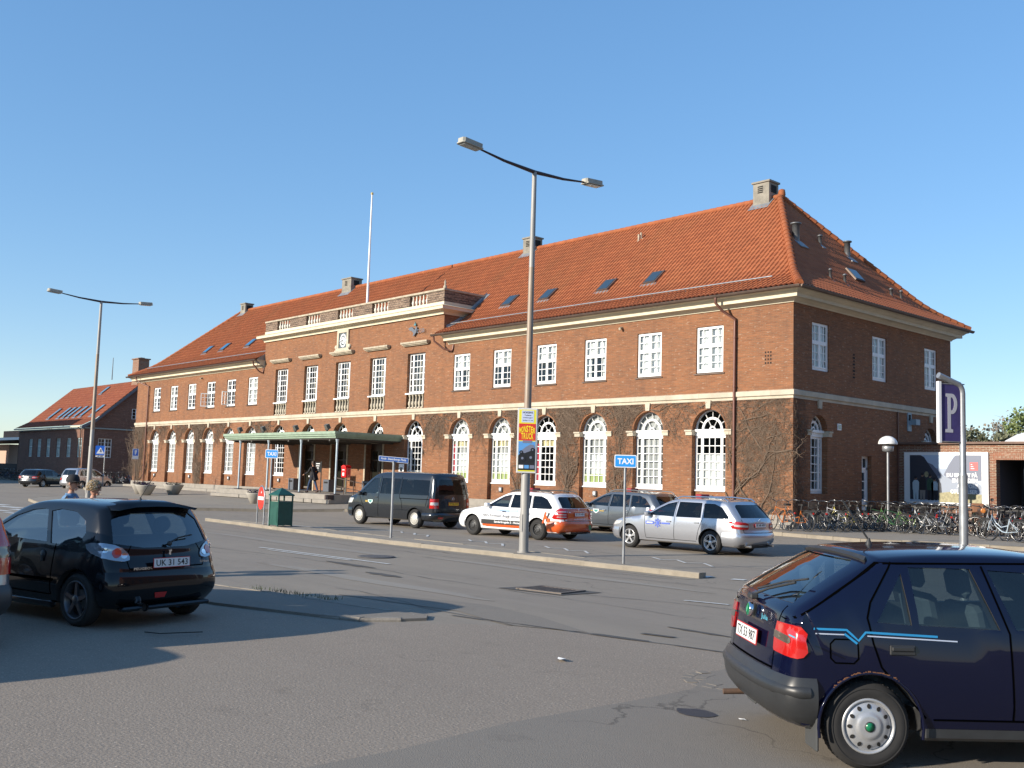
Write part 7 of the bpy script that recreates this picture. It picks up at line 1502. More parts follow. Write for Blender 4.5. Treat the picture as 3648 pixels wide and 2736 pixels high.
fr = MB(); bars_rect(fr, -.62, .62, 2.62, 4.35, .1, [(0, .10), (-.31, .03), (.31, .03)], [(3.62, .1), (2.95, .03), (3.28, .03), (3.98, .03)], .07); fr = fr.data('window_frame', WHITE); o = link_mesh('gable_window', fr, lo, (0, 1.92, -.3), SR); link_mesh('pane', pane_rect(1.24, 2.64, 4.33, .105), o)
fr = MB(); bars_rect(fr, -.36, .36, 6.24, 7.22, .03, [(0, .06)], [(6.6, .03), (6.9, .03)], .06); o = link_mesh('gable_window', fr.data('window_frame', WHITE), lo, (0, 4.55, -.3), SR)
lch = MB(Matrix.Translation((-LX1, 0, -.3))); lch.box(-72.9 - .7, -72.9 + .7, 4.6, 5.6, 9.5, 11.9); lch.box(-73.7, -72.1, 4.5, 5.7, 11.9, 12.0); lch.box(-73.2, -72.6, 4.9, 5.3, 12.0, 12.1); lch.build('chimney', BRICKR, lrf)
m_ = MB(Matrix.Translation((-LX1, 0, -.3))); m_.tube([(-80, LD / 2, 10.4), (-80, LD / 2, 12.6)], [.05, .03], 6); m_.build('mast', GALVD, lrf)
SKB = mat('sky light blue', (.10, .24, .33), .06, spec=1)
def lsky(x, y0, y1, w=.62):
    z0, z1 = zl(y0) + .2, zl(y1) + .2; a = atan2(z1 - z0, y1 - y0); L = hypot(z1 - z0, y1 - y0); m = MB(Matrix.Translation((-LX1, 0, -.3)) @ TR(x, y0, z0, 0, a)); m.box(0, w, 0, L, 0, .06, 0); m.box(.06, w - .06, .06, L - .06, .06, .08, 1); m.box(-.1, w + .1, -.2, 0, -.03, .03, 2); m.build('skylight', [GUTTER, SKB, GALV], lrf)
for x in (-85.7, -82.9, -81.5, -80.1, -78.4, -76.8, -74.1): lsky(x, 1.15, 2.35)
lsky(-79.5, 3.9, 4.7, .6)
# low platform building and hoarding at the far left
fb = empty('flat_roofed_building', (-100, 2, .3), 0, 'low orange brick building with white fascia at the far left edge', 'building')
def fbb(name, f, m): b = MB(Matrix.Translation((100, -2, -.3))); f(b); return b.build(name, m, fb)
ORB = brick_mat('orange brick', (.42, .19, .10), (.36, .15, .08), (.3, .2, .15), stainf=.1)
fbb('wall', lambda b: (b.box(-104, -90.5, 2.3, 6, 4.7, 5.5), b.box(-106, -98.4, 5, 5.2, .2, 3.45), b.box(-96.4, -95.7, 5, 5.2, .2, 3.45)), ORB)
fbb('fascia', lambda b: b.box(-120, -90.6, 1.2, 6, 4.40, 4.68), WHITE); fbb('ceiling', lambda b: (b.box(-119, -90.7, 1.4, 6, 4.30, 4.39), b.box(-104, -90.6, 5.8, 6, .2, 4.4)), mat('dark soffit', (.05, .04, .035), .9))
fbb('post', lambda b: (b.box(-98.4, -97.6, 4.8, 5.0, .2, 4.3), b.box(-95.7, -95.3, 4.8, 5.0, .2, 4.3)), mat('pale post', (.5, .42, .30), .7))
fbb('side_building', lambda b: b.box(-128, -107.5, 4, 8, .2, 4.1), mat('pinkish render', (.5, .33, .25), .8))
hr = tag(MB().box(-118, -90.4, 1.0, 1.2, .2, 1.85).build('low_wall', mat('dark low wall', (.05, .04, .035), .9)), 'long dark low wall at the far left behind the parked bicycles', 'wall')
# building standing outside the picture that keeps the far left corner in shade
ob = empty('warehouse', (-97, -26, 0), 0, 'plain brick building outside the left edge that shades the lodge', 'building'); b = MB(); b.box(-17, 17, -6, 6, 0, 13.6); b.build('wall', BRICKL, ob); b = MB(); b.prism([(-6.4, 13.6), (6.4, 13.6), (0, 14.2)], -17.3, 17.3, 0, basis((0, 0, 0), (0, 1, 0), (0, 0, 1), (1, 0, 0))); b.build('roof', TILER, ob)
for nm_, x0, x1, y0, y1, h_, lb in (('added_sky_blocker', 30, 42, -20, 50, 16, 'long brick town building outside the right edge'), ('added_sky_blocker', -50, 6, -88, -76, 12, 'brick town building across the street, far behind the camera'), ('added_sky_blocker', 12, 70, -90, -78, 13, 'second town building far behind the camera')):  # unseen buildings added around the square to cut sky fill and darken reflections
    ob = empty(nm_, ((x0 + x1) / 2, (y0 + y1) / 2, 0), 0, lb, 'building', 'town buildings around the square'); a_, c_ = (x1 - x0) / 2, (y1 - y0) / 2
    MB().box(-a_, a_, -c_, c_, 0, h_ * .68).build('wall', BRICKL, ob)
    b = MB(); al = a_ > c_
    if al: b.prism([(-c_ - .4, h_ * .68), (c_ + .4, h_ * .68), (0, h_)], -a_ - .3, a_ + .3, 0, basis((0, 0, 0), (0, 1, 0), (0, 0, 1), (1, 0, 0)))
    else: b.prism([(-a_ - .4, h_ * .68), (a_ + .4, h_ * .68), (0, h_)], -c_ - .3, c_ + .3, 0, basis((0, 0, 0), (1, 0, 0), (0, 0, 1), (0, 1, 0)))
    b.build('roof', TILER, ob)
    for z in (1.6, 4.8):
        n_ = int(2 * (a_ if al else c_) / 4)
        for k in range(n_):
            t = -(a_ if al else c_) + 2 + k * 4; b = MB()
            if al: b.box(t - .6, t + .6, c_ + .0, c_ + .04, z, z + 1.7)
            else: b.box(-a_ - .04, -a_, t - .6, t + .6, z, z + 1.7)
            b.build('window', SKYG, ob)
# ------------------------------------------------------------------ trees behind
def tree(loc, H, R, cols, label, seed, nclump=60, leaf=.5, bare=False, group='trees behind the buildings'):
    o = empty('tree', loc, 0, label, 'tree', group); q = random.Random(seed); t = MB(); t.tube([(0, 0, -.3), (.1, 0, H * .3), (0, .1, H * .55)], [.35 * H / 10, .25 * H / 10, .12 * H / 10], 8)
    tips = []
    for i in range(26):
        a = q.random() * 6.28; e = q.uniform(.2, 1.3); L = R * q.uniform(.6, 1.05); z0 = H * q.uniform(.25, .55); p0 = Vector((0, 0, z0)); p2 = Vector((cos(a) * cos(e) * L, sin(a) * cos(e) * L, z0 + sin(e) * L * 1.05)); p1 = (p0 + p2) / 2 + Vector((q.gauss(0, .3), q.gauss(0, .3), .4)); t.tube([p0, p1, p2], [.10, .06, .02], 5); tips.append(p2)
        if bare:
            for k in range(12): d = Vector((q.gauss(0, 1), q.gauss(0, 1), q.uniform(.2, 1.2))) * .9; s_ = p1.lerp(p2, q.random()); t.tube([s_, s_ + d * .5, s_ + d + Vector((q.gauss(0, .2), 0, 0))], [.03, .02, .006], 3)
    t.build('trunk', mat('tree bark', (.09, .07, .055), .9, var=.3, vs=5), o)
    c = MB(); n = 0
    for i in range(nclump):
        u = q.uniform(-1, 1); a = q.random() * 6.28; rr = R * q.uniform(.55, 1.0); C_ = Vector((cos(a) * sqrt(1 - u * u) * rr, sin(a) * sqrt(1 - u * u) * rr, H * .62 + u * rr * .62)); cr = R * q.uniform(.16, .32)
        for k in range(int((34 if not bare else 5))):
            d = Vector((q.gauss(0, 1), q.gauss(0, 1), q.gauss(0, .8))); d = d.normalized() * cr * q.uniform(.4, 1.1); p = C_ + d; s_ = leaf * q.uniform(.35, .9); e1 = Vector((q.gauss(0, 1), q.gauss(0, 1), q.gauss(0, 1))).normalized(); e2 = e1.orthogonal().normalized()
            c.add([p - e1 * s_ * .5, p + e2 * s_ * .4, p + e1 * s_ * .5, p - e2 * s_ * .35 + Vector((0, 0, .1))], [(0, 1, 2, 3)], q.choice((0, 0, 1)))
    c.build('crown', cols, o)
G1 = [mat('spring leaf', (.15, .19, .06), .7), mat('spring leaf light', (.20, .24, .09), .7)]; G2 = [mat('olive leaf', (.16, .16, .09), .7), mat('olive leaf dark', (.11, .115, .06), .7)]; G3 = [mat('brown bud', (.22, .18, .13), .8), mat('grey bud', (.17, .15, .12), .8)]
for i, (x, y, H, R, c_, b_, lb) in enumerate([(-21.5, 83, 14.6, 3.6, G1, False, 'bright green round tree right of the parking sign, behind the annex'), (-26.5, 86, 13.6, 3.4, G3, True, 'brown budding tree behind and left of the bright green one'), (-28, 78, 11.0, 2.6, G2, False, 'olive green tree just right of the parking sign pole'), (-30, 82, 12.4, 2.6, G3, True, 'thin bare tree by the parking sign pole'), (-17, 80, 13.6, 4.0, G1, False, 'green tree at the right edge behind the white tent roof'), (-24, 79, 10.6, 2.4, G2, False, 'low olive tree between the taller ones at right'), (-12, 84, 13, 4, G2, False, 'dark green tree outside the right edge')]): tree((x, y, .2), H, R, c_, lb, 40 + i, 60, .55, b_)
for i, (x, y, H, R, c_, b_, lb) in enumerate([(-118, 22, 7.6, 3.6, G2, True, 'hazy budding tree above the flat roof at the far left'), (-112, 30, 6.6, 2.6, G3, True, 'small bare tree beside the steep roof at far left'), (-128, 18, 7.2, 4, G2, False, 'olive tree at the far left edge')]): tree((x, y, .2), H, R, c_, lb, 60 + i, 50, .5, b_)
hd_ = MB(); q = random.Random(8)
for i in range(60):
    x = -60 + i * 2.2; y = 120 + q.uniform(-6, 6); r_ = q.uniform(3, 5); 
    for k in range(60): p = Vector((x + q.gauss(0, 2), y + q.gauss(0, 1.5), max(.3, q.gauss(2.6, 1.3)))); s_ = q.uniform(.3, .7); e1 = Vector((q.gauss(0, 1), q.gauss(0, 1), q.gauss(0, 1))).normalized(); e2 = e1.orthogonal(); hd_.add([p - e1 * s_, p + e2 * s_, p + e1 * s_, p - e2 * s_], [(0, 1, 2, 3)])
tag(hd_.build('far_hedge', G2[0]), 'low far hedge line closing the horizon behind the station', 'hedge', kind='stuff')
# ------------------------------------------------------------------ bicycles
TY = mat('bicycle tyre', (.03, .028, .025), .8); RIMM = mat('bicycle rim', (.30, .30, .30), .3, .9); SADD = mat('saddle', (.02, .018, .016), .5)
R0 = .335
wh = MB(FR); wh.tube([(R0 * cos(a), R0 * sin(a), 0) for a in [2 * pi * k / 28 for k in range(28)]], .017, 5, 0, closed=True); wh.tube([(R0 * .94 * cos(a), R0 * .94 * sin(a), 0) for a in [2 * pi * k / 28 for k in range(28)]], .010, 4, 1, closed=True)
for k in range(14): a = k * 2 * pi / 14; wh.tube([(0, 0, .02 * (-1) ** k), (R0 * .93 * cos(a), R0 * .93 * sin(a), 0)], .0018, 3, 1, cap=False)
wh.tube([(0, 0, -.05), (0, 0, .05)], .022, 6, 1); wh = wh.data('wheel', [TY, RIMM])
def frame(kind):
    f = MB(); WB = 1.08; bb = (.44, 0, .28); st_ = (.30, 0, .72); hd = (.92, 0, .84); hl_ = (.95, 0, .68); t = .017
    f.tube([(0, .06, R0), bb], .010, 6); f.tube([(0, -.06, R0), bb], .010, 6); f.tube([(0, .06, R0), (.33, 0, .66)], .009, 6); f.tube([(0, -.06, R0), (.33, 0, .66)], .009, 6); f.tube([bb, st_], t, 8)
    if kind == 'd': f.tube([(.31, 0, .70), (.93, 0, .80)], .015, 8); f.tube([bb, hl_], t, 8)
    else: f.tube([(.38, 0, .50), (.62, 0, .44), (.80, 0, .58), (.93, 0, .80)], .016, 8); f.tube([bb, (.60, 0, .30), (.80, 0, .46), hl_], t, 8)
    f.tube([hd, hl_], .02, 8); f.tube([hl_, (.99, .05, .58), (WB, .055, R0)], .012, 6); f.tube([hl_, (.99, -.05, .58), (WB, -.055, R0)], .012, 6)
    return f.data('frame', [mat('frame black', (.02, .02, .02), .3)])
FRM = {'d': frame('d'), 's': frame('s')}
gd_ = MB()
for cx in (0, 1.08): gd_.tube([(cx + (R0 + .03) * cos(a), 0, R0 + (R0 + .03) * sin(a)) for a in ([pi * k / 10 + .1 for k in range(0, 11)] if cx == 0 else [.5 + 2.2 * k / 9 for k in range(10)])], .018, 4)
GUARD = gd_.data('mudguard', TRIM)
hb_ = MB(); hb_.tube([(.92, 0, .82), (.90, 0, 1.0)], .013, 6); hb_.tube([(.74, .28, 1.05), (.86, .26, 1.07), (.93, .15, 1.06), (.92, 0, 1.0), (.93, -.15, 1.06), (.86, -.26, 1.07), (.74, -.28, 1.05)], .012, 6); hb_.tube([(.74, .28, 1.05), (.64, .29, 1.03)], .017, 6, 1); hb_.tube([(.74, -.28, 1.05), (.64, -.29, 1.03)], .017, 6, 1); HB = hb_.data('handlebar', [RIMM, SADD])
sd_ = MB(); sd_.tube([(.30, 0, .70), (.28, 0, .88)], .012, 6, 1); sd_.prism([(.12, -.10), (.18, -.11), (.30, -.05), (.42, -.02), (.43, 0), (.42, .02), (.30, .05), (.18, .11), (.12, .10), (.11, 0)], .88, .94, 0); SD = sd_.data('saddle', [SADD, RIMM])
cr_ = MB(); cr_.tube([(-.28, .06, .72), (.26, .06, .72)], .006, 4); cr_.tube([(-.28, -.06, .72), (.26, -.06, .72)], .006, 4); cr_.tube([(-.28, .06, .72), (-.28, -.06, .72)], .006, 4); cr_.tube([(-.15, .06, .72), (0, .07, R0)], .005, 4); cr_.tube([(-.15, -.06, .72), (0, -.07, R0)], .005, 4); cr_.box(-.32, -.29, -.03, .03, .60, .66, 1); CR = cr_.data('carrier', [TRIM, REDL])
ck_ = MB(FR); ck_.lathe([(.09, -.045), (.09, -.04), (.0, -.04)], 16, 0, False, TR(.44, .28, 0)); ck_.box(.43, .45, .28, .45, -.065, -.05, 0); ck_.box(.43, .45, .11, .28, .05, .065, 0); ck_.box(.39, .49, .44, .46, -.14, -.06, 1); ck_.box(.39, .49, .10, .12, .06, .14, 1); ck_.box(0, .44, .34, .40, -.052, -.043, 1); CK = ck_.data('crank', [RIMM, TRIM])
ks_ = MB(); ks_.tube([(.36, 0, .30), (.30, .20, .01)], .010, 5); KSd = ks_.data('kickstand', RIMM)
bk_ = MB()
for k in range(7): zz = .78 + k * .035; bk_.tube([(.98, -.15, zz), (1.26, -.15, zz), (1.26, .15, zz), (.98, .15, zz), (.98, -.15, zz)], .004, 3)
for k in range(6): bk_.tube([(.98 + k * .056, -.15, .78), (.98 + k * .056, -.15, 1.0)], .003, 3); bk_.tube([(.98 + k * .056, .15, .78), (.98 + k * .056, .15, 1.0)], .003, 3)
bk_.box(.98, 1.26, -.15, .15, .775, .785); BK = bk_.data('basket', TRIM)
CC = {'orange': (.42, .12, .02), 'red': (.35, .03, .02), 'black': (.015, .015, .018), 'yellow': (.36, .31, .05), 'green': (.07, .17, .05), 'dark green': (.02, .06, .03), 'lime': (.18, .30, .05), 'white': (.50, .52, .54), 'pale blue': (.40, .48, .54), 'grey': (.22, .23, .24), 'silver': (.50, .50, .52), 'brown': (.10, .05, .03), 'blue': (.03, .06, .18)}
def bicycle(x, y, z, rz, col, kind, label, basket=False, group='bicycles parked by the station end wall', lean=.08):
    o = empty('bicycle', (x, y, z), rz, label, 'bicycle', group); o.rotation_euler = (lean, 0, rz)
    f = link_mesh('frame', FRM[kind], o); f.material_slots[0].link = 'OBJECT'; f.material_slots[0].material = mat('frame ' + col, CC[col], .3, coat=.5)
    for cx in (0, 1.08): link_mesh('wheel', wh, o, (cx, 0, R0))
    for nm, me in (('handlebar', HB), ('saddle', SD), ('carrier', CR), ('mudguard', GUARD), ('crank', CK), ('kickstand', KSd)): link_mesh(nm, me, o)
    if basket: link_mesh('basket', BK, o)
    return o
ORD = ['first', 'second', 'third', 'fourth', 'fifth', 'sixth', 'seventh', 'eighth', 'ninth', 'tenth', 'eleventh', 'twelfth', 'thirteenth', 'fourteenth']
q = random.Random(77)
for i, (x, y, a, c_, k_, bs) in enumerate([(.95, -1.75, 155, 'orange', 'd', 0), (1.5, -1.45, 165, 'orange', 's', 1), (1.6, -.65, 150, 'black', 'd', 0), (1.75, .1, 172, 'black', 's', 1), (1.75, .65, 160, 'silver', 'd', 0), (1.75, 1.3, 172, 'yellow', 's', 0), (1.7, 1.85, 165, 'black', 'd', 0), (1.7, 2.5, 178, 'black', 's', 0), (1.65, 3.1, 165, 'white', 's', 0), (1.65, 3.8, 170, 'dark green', 'd', 0), (1.6, 4.6, 175, 'black', 'd', 1)]):
    bicycle(x, y, .325, radians(a), c_, k_, f'{c_} bicycle against the dark end wall, {ORD[i]} along from the brick corner', bool(bs), lean=q.uniform(-.1, .12))
for i, (x, y, a, c_, k_) in enumerate([(3.15, 2.0, 160, 'dark green', 'd'), (3.0, 2.75, 190, 'green', 's'), (3.5, 3.1, 200, 'lime', 's'), (4.0, 2.5, 150, 'white', 's'), (4.3, 3.1, 120, 'black', 'd'), (4.6, 3.0, 205, 'grey', 's'), (5.0, 3.6, 190, 'brown', 'd'), (3.9, 4.2, 100, 'silver', 's'), (4.9, 4.4, 95, 'black', 's'), (3.2, 4.4, 100, 'blue', 'd')]):
    bicycle(x, y, .325, radians(a), c_, k_, f'{c_} bicycle in the tangle right of the bowl lamp, {ORD[i]} counting from the lamp', i % 3 == 2, lean=q.uniform(-.12, .14))
cs_ = ['black', 'silver', 'black', 'grey', 'white', 'black', 'blue', 'dark green', 'black', 'silver', 'brown', 'white', 'black', 'grey']
for i in range(14): bicycle(.9 + i * .42, 5.5 + q.uniform(-.1, .1), .325, radians(90 + q.uniform(-8, 8)), cs_[i], 'ds'[i % 2], f'{cs_[i]} bicycle facing the billboard, {ORD[i]} from the left in that row', i % 4 == 1, lean=q.uniform(-.1, .1))
for i, (x, y, a, c_, k_) in enumerate([(6.9, 1.35, 150, 'grey', 's'), (7.6, .75, 165, 'pale blue', 's'), (8.0, 1.0, 140, 'black', 'd'), (8.3, 1.7, 120, 'white', 'd'), (7.2, 2.6, 95, 'black', 's'), (6.3, 3.4, 100, 'silver', 'd'), (8.9, 1.3, 120, 'black', 'd')]):
    bicycle(x, y, .325, radians(a), c_, k_, f'{c_} bicycle right of the parking sign pole, {ORD[i]} of that cluster', i % 2 == 0, lean=q.uniform(-.12, .12))
for i in range(12): bicycle(-70.3 + q.uniform(-.2, .2), .3 + i * .6, .3, radians(180 + q.uniform(-10, 10)), ['black', 'silver', 'blue', 'grey'][i % 4], 'ds'[i % 2], f'bicycle by the dark gable wall, {ORD[i]} from the front corner', group='bicycles by the gabled building', lean=q.uniform(-.1, .1))
for i in range(12): bicycle(-92 + i * 1.3, -1.6 + q.uniform(-.2, .2), .28, radians(90 + q.uniform(-10, 10)), ['black', 'grey', 'black', 'blue'][i % 4], 'ds'[i % 2], f'bicycle in the shaded row below the lodge windows, {ORD[i]} from the left', group='bicycles by the gabled building', lean=q.uniform(-.1, .1))
# moped with orange indicator
o = empty('moped', (4.6, 4.9, .33), radians(-60), 'brown moped with orange indicator and brown top box among the bicycles', 'moped')
for cx in (0, 1.2):
    w_ = MB(basis((cx, 0, .26), (1, 0, 0), (0, 0, 1), (0, 1, 0))); w_.lathe([(.16, -.05), (.25, -.05), (.265, 0), (.25, .05), (.16, .05)], 20, 0); w_.lathe([(.16, 0), (0, .0)], 16, 1); w_.build('wheel', [TY, GALVD], o)
BRN = mat('moped brown', (.10, .05, .03), .3, coat=.5); m = MB(); m.bbox(-.25, .45, -.13, .13, .42, .72, .06); m.bbox(.40, .85, -.12, .12, .26, .34, .03); m.prism([(.82, .26), (.90, .26), (1.02, .90), (.94, .92)], -.18, .18, 0, FR); m.tube([(1.2, 0, .26), (1.08, 0, .55), (.98, 0, 1.0)], .03, 8); m.build('body', BRN, o)
m = MB(); m.bbox(-.22, .42, -.13, .13, .72, .82, .04); m.build('seat', SADD, o); m = MB(); m.tube([(.88, -.34, 1.05), (.98, 0, 1.0), (.88, .34, 1.05)], .016, 6); m.tube([(.95, .25, 1.05), (.98, .3, 1.25)], .006, 4); m.lathe([(0, 0), (.06, .0), (.06, .01)], 10, 0, True, basis((.98, .3, 1.27), (0, 1, 0), (0, 0, 1), (1, 0, 0))); m.build('handlebar', TRIM, o)
m = MB(); m.lathe([(0, .0), (.08, .02), (.09, .0), (.06, -.08)], 14, 0, True, basis((1.06, 0, .88), (0, 1, 0), (0, 0, 1), (1, 0, 0))); m.build('headlamp', AMBER, o); m = MB(); m.bbox(-.55, -.22, -.2, .2, .78, 1.12, .03); m.build('top_box', mat('brown box', (.22, .10, .05), .6), o)
# ------------------------------------------------------------------ people
def skinmesh(nodes, edges, name='s', sub=1):
    me = bpy.data.meshes.new(name); me.from_pydata([n[0] for n in nodes], edges, []); o = bpy.data.objects.new(name, me); COL.objects.link(o)
    m = o.modifiers.new('s', 'SKIN'); m.use_smooth_shade = True
    for i, n in enumerate(nodes):
        r = n[1] if isinstance(n[1], tuple) else (n[1], n[1]); me.skin_vertices[0].data[i].radius = r
    me.skin_vertices[0].data[0].use_root = True
    s = o.modifiers.new('d', 'SUBSURF'); s.levels = sub; s.render_levels = sub
    bpy.context.view_layer.update(); dg = bpy.context.evaluated_depsgraph_get(); r = bpy.data.meshes.new_from_object(o.evaluated_get(dg)); bpy.data.objects.remove(o); return r
SKIN = mat('skin', (.50, .27, .18), .55, var=.1, vs=30)
def person(loc, rz, label, H=1.7, stride=.25, shirt=None, trous=None, shoes=None, arm=(.15, -.15), seated=False, shirt_len=.88, elbow=.3, headturn=0, skirt=False, group=None):
    o = empty('person', loc, rz, label, 'person', group); k = H / 1.75
    hip, sh = .94 * k, 1.44 * k; S = {}
    def P(*a): return tuple(v * k if i < 3 else v for i, v in enumerate(a))
    nod = []; ed = []
    def add(p, r, par=None):
        nod.append((p, r)); 
        if par is not None: ed.append((par, len(nod) - 1))
        return len(nod) - 1
    pel = add((0, 0, hip), (.13 * k, .10 * k)); wa = add((0, 0, hip + .18 * k), (.115 * k, .09 * k), pel); ch = add((.01, 0, hip + .36 * k), (.145 * k, .10 * k), wa); ne = add((0, 0, sh + .04 * k), (.06 * k, .06 * k), ch); hd = add((.015, 0, sh + .13 * k), .055 * k, ne)
    leg = []; armn = []
    for sy, sx in ((1, 1), (-1, -1)):
        hx = stride * sx
        if seated: a = add((.02, .09 * k * sy, hip - .04), .085 * k, pel); b = add((.42 * k, .10 * sy * k, hip - .02), .06 * k, a); c_ = add((.50 * k, .10 * k * sy, hip - .42 * k), .042 * k, b); d = add((.62 * k, .10 * k * sy, hip - .44 * k), .032 * k, c_)
        else: a = add((.0, .085 * k * sy, hip - .08 * k), .082 * k, pel); b = add((hx * .55 + .02, .09 * k * sy, .50 * k), .055 * k, a); c_ = add((hx * (1.0 if sx > 0 else 1.15), .09 * k * sy, (.09 if sx > 0 else .13) * k), .036 * k, b); d = add((hx * (1.0 if sx > 0 else 1.15) + .14 * k, .10 * k * sy, .035 * k), .030 * k, c_)
        leg.append((a, b, c_, d))
    for sy, sw in ((1, arm[0]), (-1, arm[1])):
        s1 = add((0, .17 * k * sy, sh - .03 * k), .055 * k, ch); e = add((sw * .6, .22 * k * sy, sh - .30 * k), .040 * k, s1); w_ = add((sw * .6 + elbow * .6 + sw * .3, .22 * k * sy, sh - .30 * k - .23 * k + elbow * .25), .028 * k, e); h_ = add((sw * .9 + elbow * .8, .21 * k * sy, sh - .30 * k - .30 * k + elbow * .3), .024 * k, w_)
        armn.append((s1, e, w_, h_))
        hp = Vector(nod[h_][0]); dv = (hp - Vector(nod[w_][0])).normalized()
        for f in range(4): b1 = hp + Vector((0.0, 0, 0)) + Vector((.014 * (f - 1.5), 0, 0)) * k; f1 = add(tuple(b1 + dv * .045 * k), .0095 * k, h_); add(tuple(b1 + dv * (.075 + .008 * (f in (1, 2))) * k + Vector((0, -sy * .012, 0))), .008 * k, f1)
        f1 = add(tuple(hp + Vector((.03 * k, -sy * .01, 0))), .010 * k, h_); add(tuple(hp + Vector((.045 * k, -sy * .015, -.02)) + dv * .02), .008 * k, f1)
    body = skinmesh(nod, ed); mb = MB(); mb.mesh(body); hz = sh + .225 * k; Th = TR(.02, 0, hz, headturn)
    prof = [(0, -.125), (.035, -.12), (.058, -.09), (.07, -.05), (.078, 0), (.080, .04), (.072, .085), (.045, .115), (0, .125)]
    mb.lathe([(r * k, z * k) for r, z in prof], 20, 0, True, Th @ Matrix.Diagonal((1.12, .98, 1, 1)))
    mb.prism([(.078, -.035), (.078, .02), (.112, -.02), (.108, -.035)], -.013, .013, 0, Th @ FR); mb.lathe([(0, -.03), (.03, -.02), (.034, 0), (.02, .02), (0, .025)], 10, 0, True, Th @ TR(.055, 0, -.085))
    for sy in (1, -1): mb.lathe([(0, -.03), (.012, -.02), (.016, 0), (.012, .02), (0, .028)], 8, 0, True, Th @ TR(-.005, sy * .082, -.005)); mb.lathe([(0, -.012), (.012, 0), (0, .012)], 8, 1, True, Th @ TR(.079, sy * .03, .015)); mb.box(.080, .088, sy * .03 - .018, sy * .03 + .018, .030, .036, 2, Th)
    mb.box(.082, .090, -.022, .022, -.064, -.056, 3, Th)
    tmp = mb.data('body', [SKIN, mat('eye', (.05, .04, .03), .2), mat('brow', (.08, .06, .05), .8), mat('lips', (.35, .12, .10), .5)])
    b = link_mesh('body', tmp, o)
    for p in tmp.polygons: p.use_smooth = True
    def cloth(name, idx, grow, m, sub=1, extra=None):
        mp = {}; N = []; E = []
        for i in idx: mp[i] = len(N); r = nod[i][1]; r = r if isinstance(r, tuple) else (r, r); N.append((nod[i][0], (r[0] + grow, r[1] + grow)))
        for a, c_ in ed:
            if a in mp and c_ in mp: E.append((mp[a], mp[c_]))
        me = skinmesh(N, E, name, sub); me.materials.clear(); me.materials.append(m); return link_mesh(name, me, o)
    cloth('shirt', [pel, wa, ch, ne] + [i for a in armn for i in a[:3]], .018, shirt); cloth('trousers', [pel] + [i for l in leg for i in l[:3]], .014, trous)
    for l in leg:
        c_, d = nod[l[2]][0], nod[l[3]][0]; m = MB(); m.tube([(c_[0] - .03, c_[1], c_[2] - .03), (c_[0] + .04, c_[1], max(.04, c_[2] - .05)), (d[0] + .02, d[1], d[2] + .005)], [.048, .046, .034], 10); m.build('shoe', shoes or BLACK, o)
    return o, Th, nod, armn
DEN = mat('denim blue shirt', (.10, .20, .34), .85, var=.15, vs=20); JEAN = mat('jeans', (.025, .05, .11), .85, var=.2, vs=20); NAVY = mat('dark clothes', (.012, .012, .015), .8); BEI = mat('beige trousers', (.30, .26, .19), .85)
o, Th, nod, armn = person((3.33, -26.58, -.01), radians(44), 'man in black baseball cap and blue denim shirt behind the black hatchback', 1.62, .18, DEN, BEI, None, (.18, -.16))
m = MB(Th); m.lathe([(.094, .02), (.098, .06), (.090, .105), (.06, .145), (0, .155)], 20, 0, True, Matrix.Diagonal((1.12, .98, 1, 1))); m.prism([(.03, .092), (.10, .092), (.17, .06), (.19, 0), (.17, -.06), (.10, -.092), (.03, -.092)], .03, .042, 0); m.build('cap', NAVY, o)
m = MB(Th); 
for sy in (1, -1): m.tube([(.088, sy * .035, .012), (.07, sy * .075, .012), (0, sy * .088, .005)], .004, 5); m.lathe([(.022, 0), (.022, .003), (0, .003)], 10, 0, False, basis((.092, sy * .035, .01), (0, 1, 0), (0, 0, 1), (1, 0, 0)))
m.build('sunglasses', INK, o)
m = MB(Th); q = random.Random(2)
for i in range(260):
    a = q.uniform(1.6, 4.7); z = q.uniform(-.07, .02); r_ = .085; p = Vector((cos(a) * r_ * 1.1, sin(a) * r_, z)); m.tube([p, p * 1.06 + Vector((0, 0, -.015))], .003, 3)
m.build('hair', mat('grey hair', (.35, .33, .30), .8), o)
m = MB(); sh = 1.44 * 1.62 / 1.75; m.rings([(cos(a) * .085, sin(a) * .085) for a in [2 * pi * k / 16 for k in range(17)]], [(cos(a) * .068, sin(a) * .068) for a in [2 * pi * k / 16 for k in range(17)]], sh - .0, sh + .05); m.build('collar', DEN, o)
o, Th, nod, armn = person((2.97, -26.09, -.01), radians(48), 'woman with curly greying blonde hair and glasses beside the man in the cap', 1.53, .16, mat('rose blouse', (.35, .12, .10), .85), BEI, None, (-.14, .16))
m = MB(Th); q = random.Random(6)
for i in range(520):
    u = q.uniform(-.35, 1); a = q.uniform(.75, 5.53) if u < .55 else q.uniform(0, 6.28); rr = .105; c_ = Vector((cos(a) * sqrt(1 - u * u) * rr * 1.1 - .012, sin(a) * sqrt(1 - u * u) * rr, u * rr * 1.15 + .02)); s_ = q.uniform(.010, .018); t0 = q.random() * 6
    pts = [c_ + Vector((cos(t0 + t * 1.3) * s_, sin(t0 + t * 1.3) * s_, (t - 2) * .006 + q.gauss(0, .002))) for t in range(5)]; m.tube(pts, .0055, 4, 0 if q.random() < .6 else 1)
m.build('hair', [mat('blonde curls', (.34, .24, .12), .75), mat('grey curls', (.42, .38, .32), .75)], o)
m = MB(Th)
for sy in (1, -1): m.tube([(.088, sy * .035, .012), (.07, sy * .075, .012), (0, sy * .088, .005)], .003, 5); m.tube([(.093, sy * .035 + .022 * cos(a), .01 + .018 * sin(a)) for a in [2 * pi * k / 12 for k in range(12)]], .002, 4, closed=True)
m.build('glasses', INK, o)
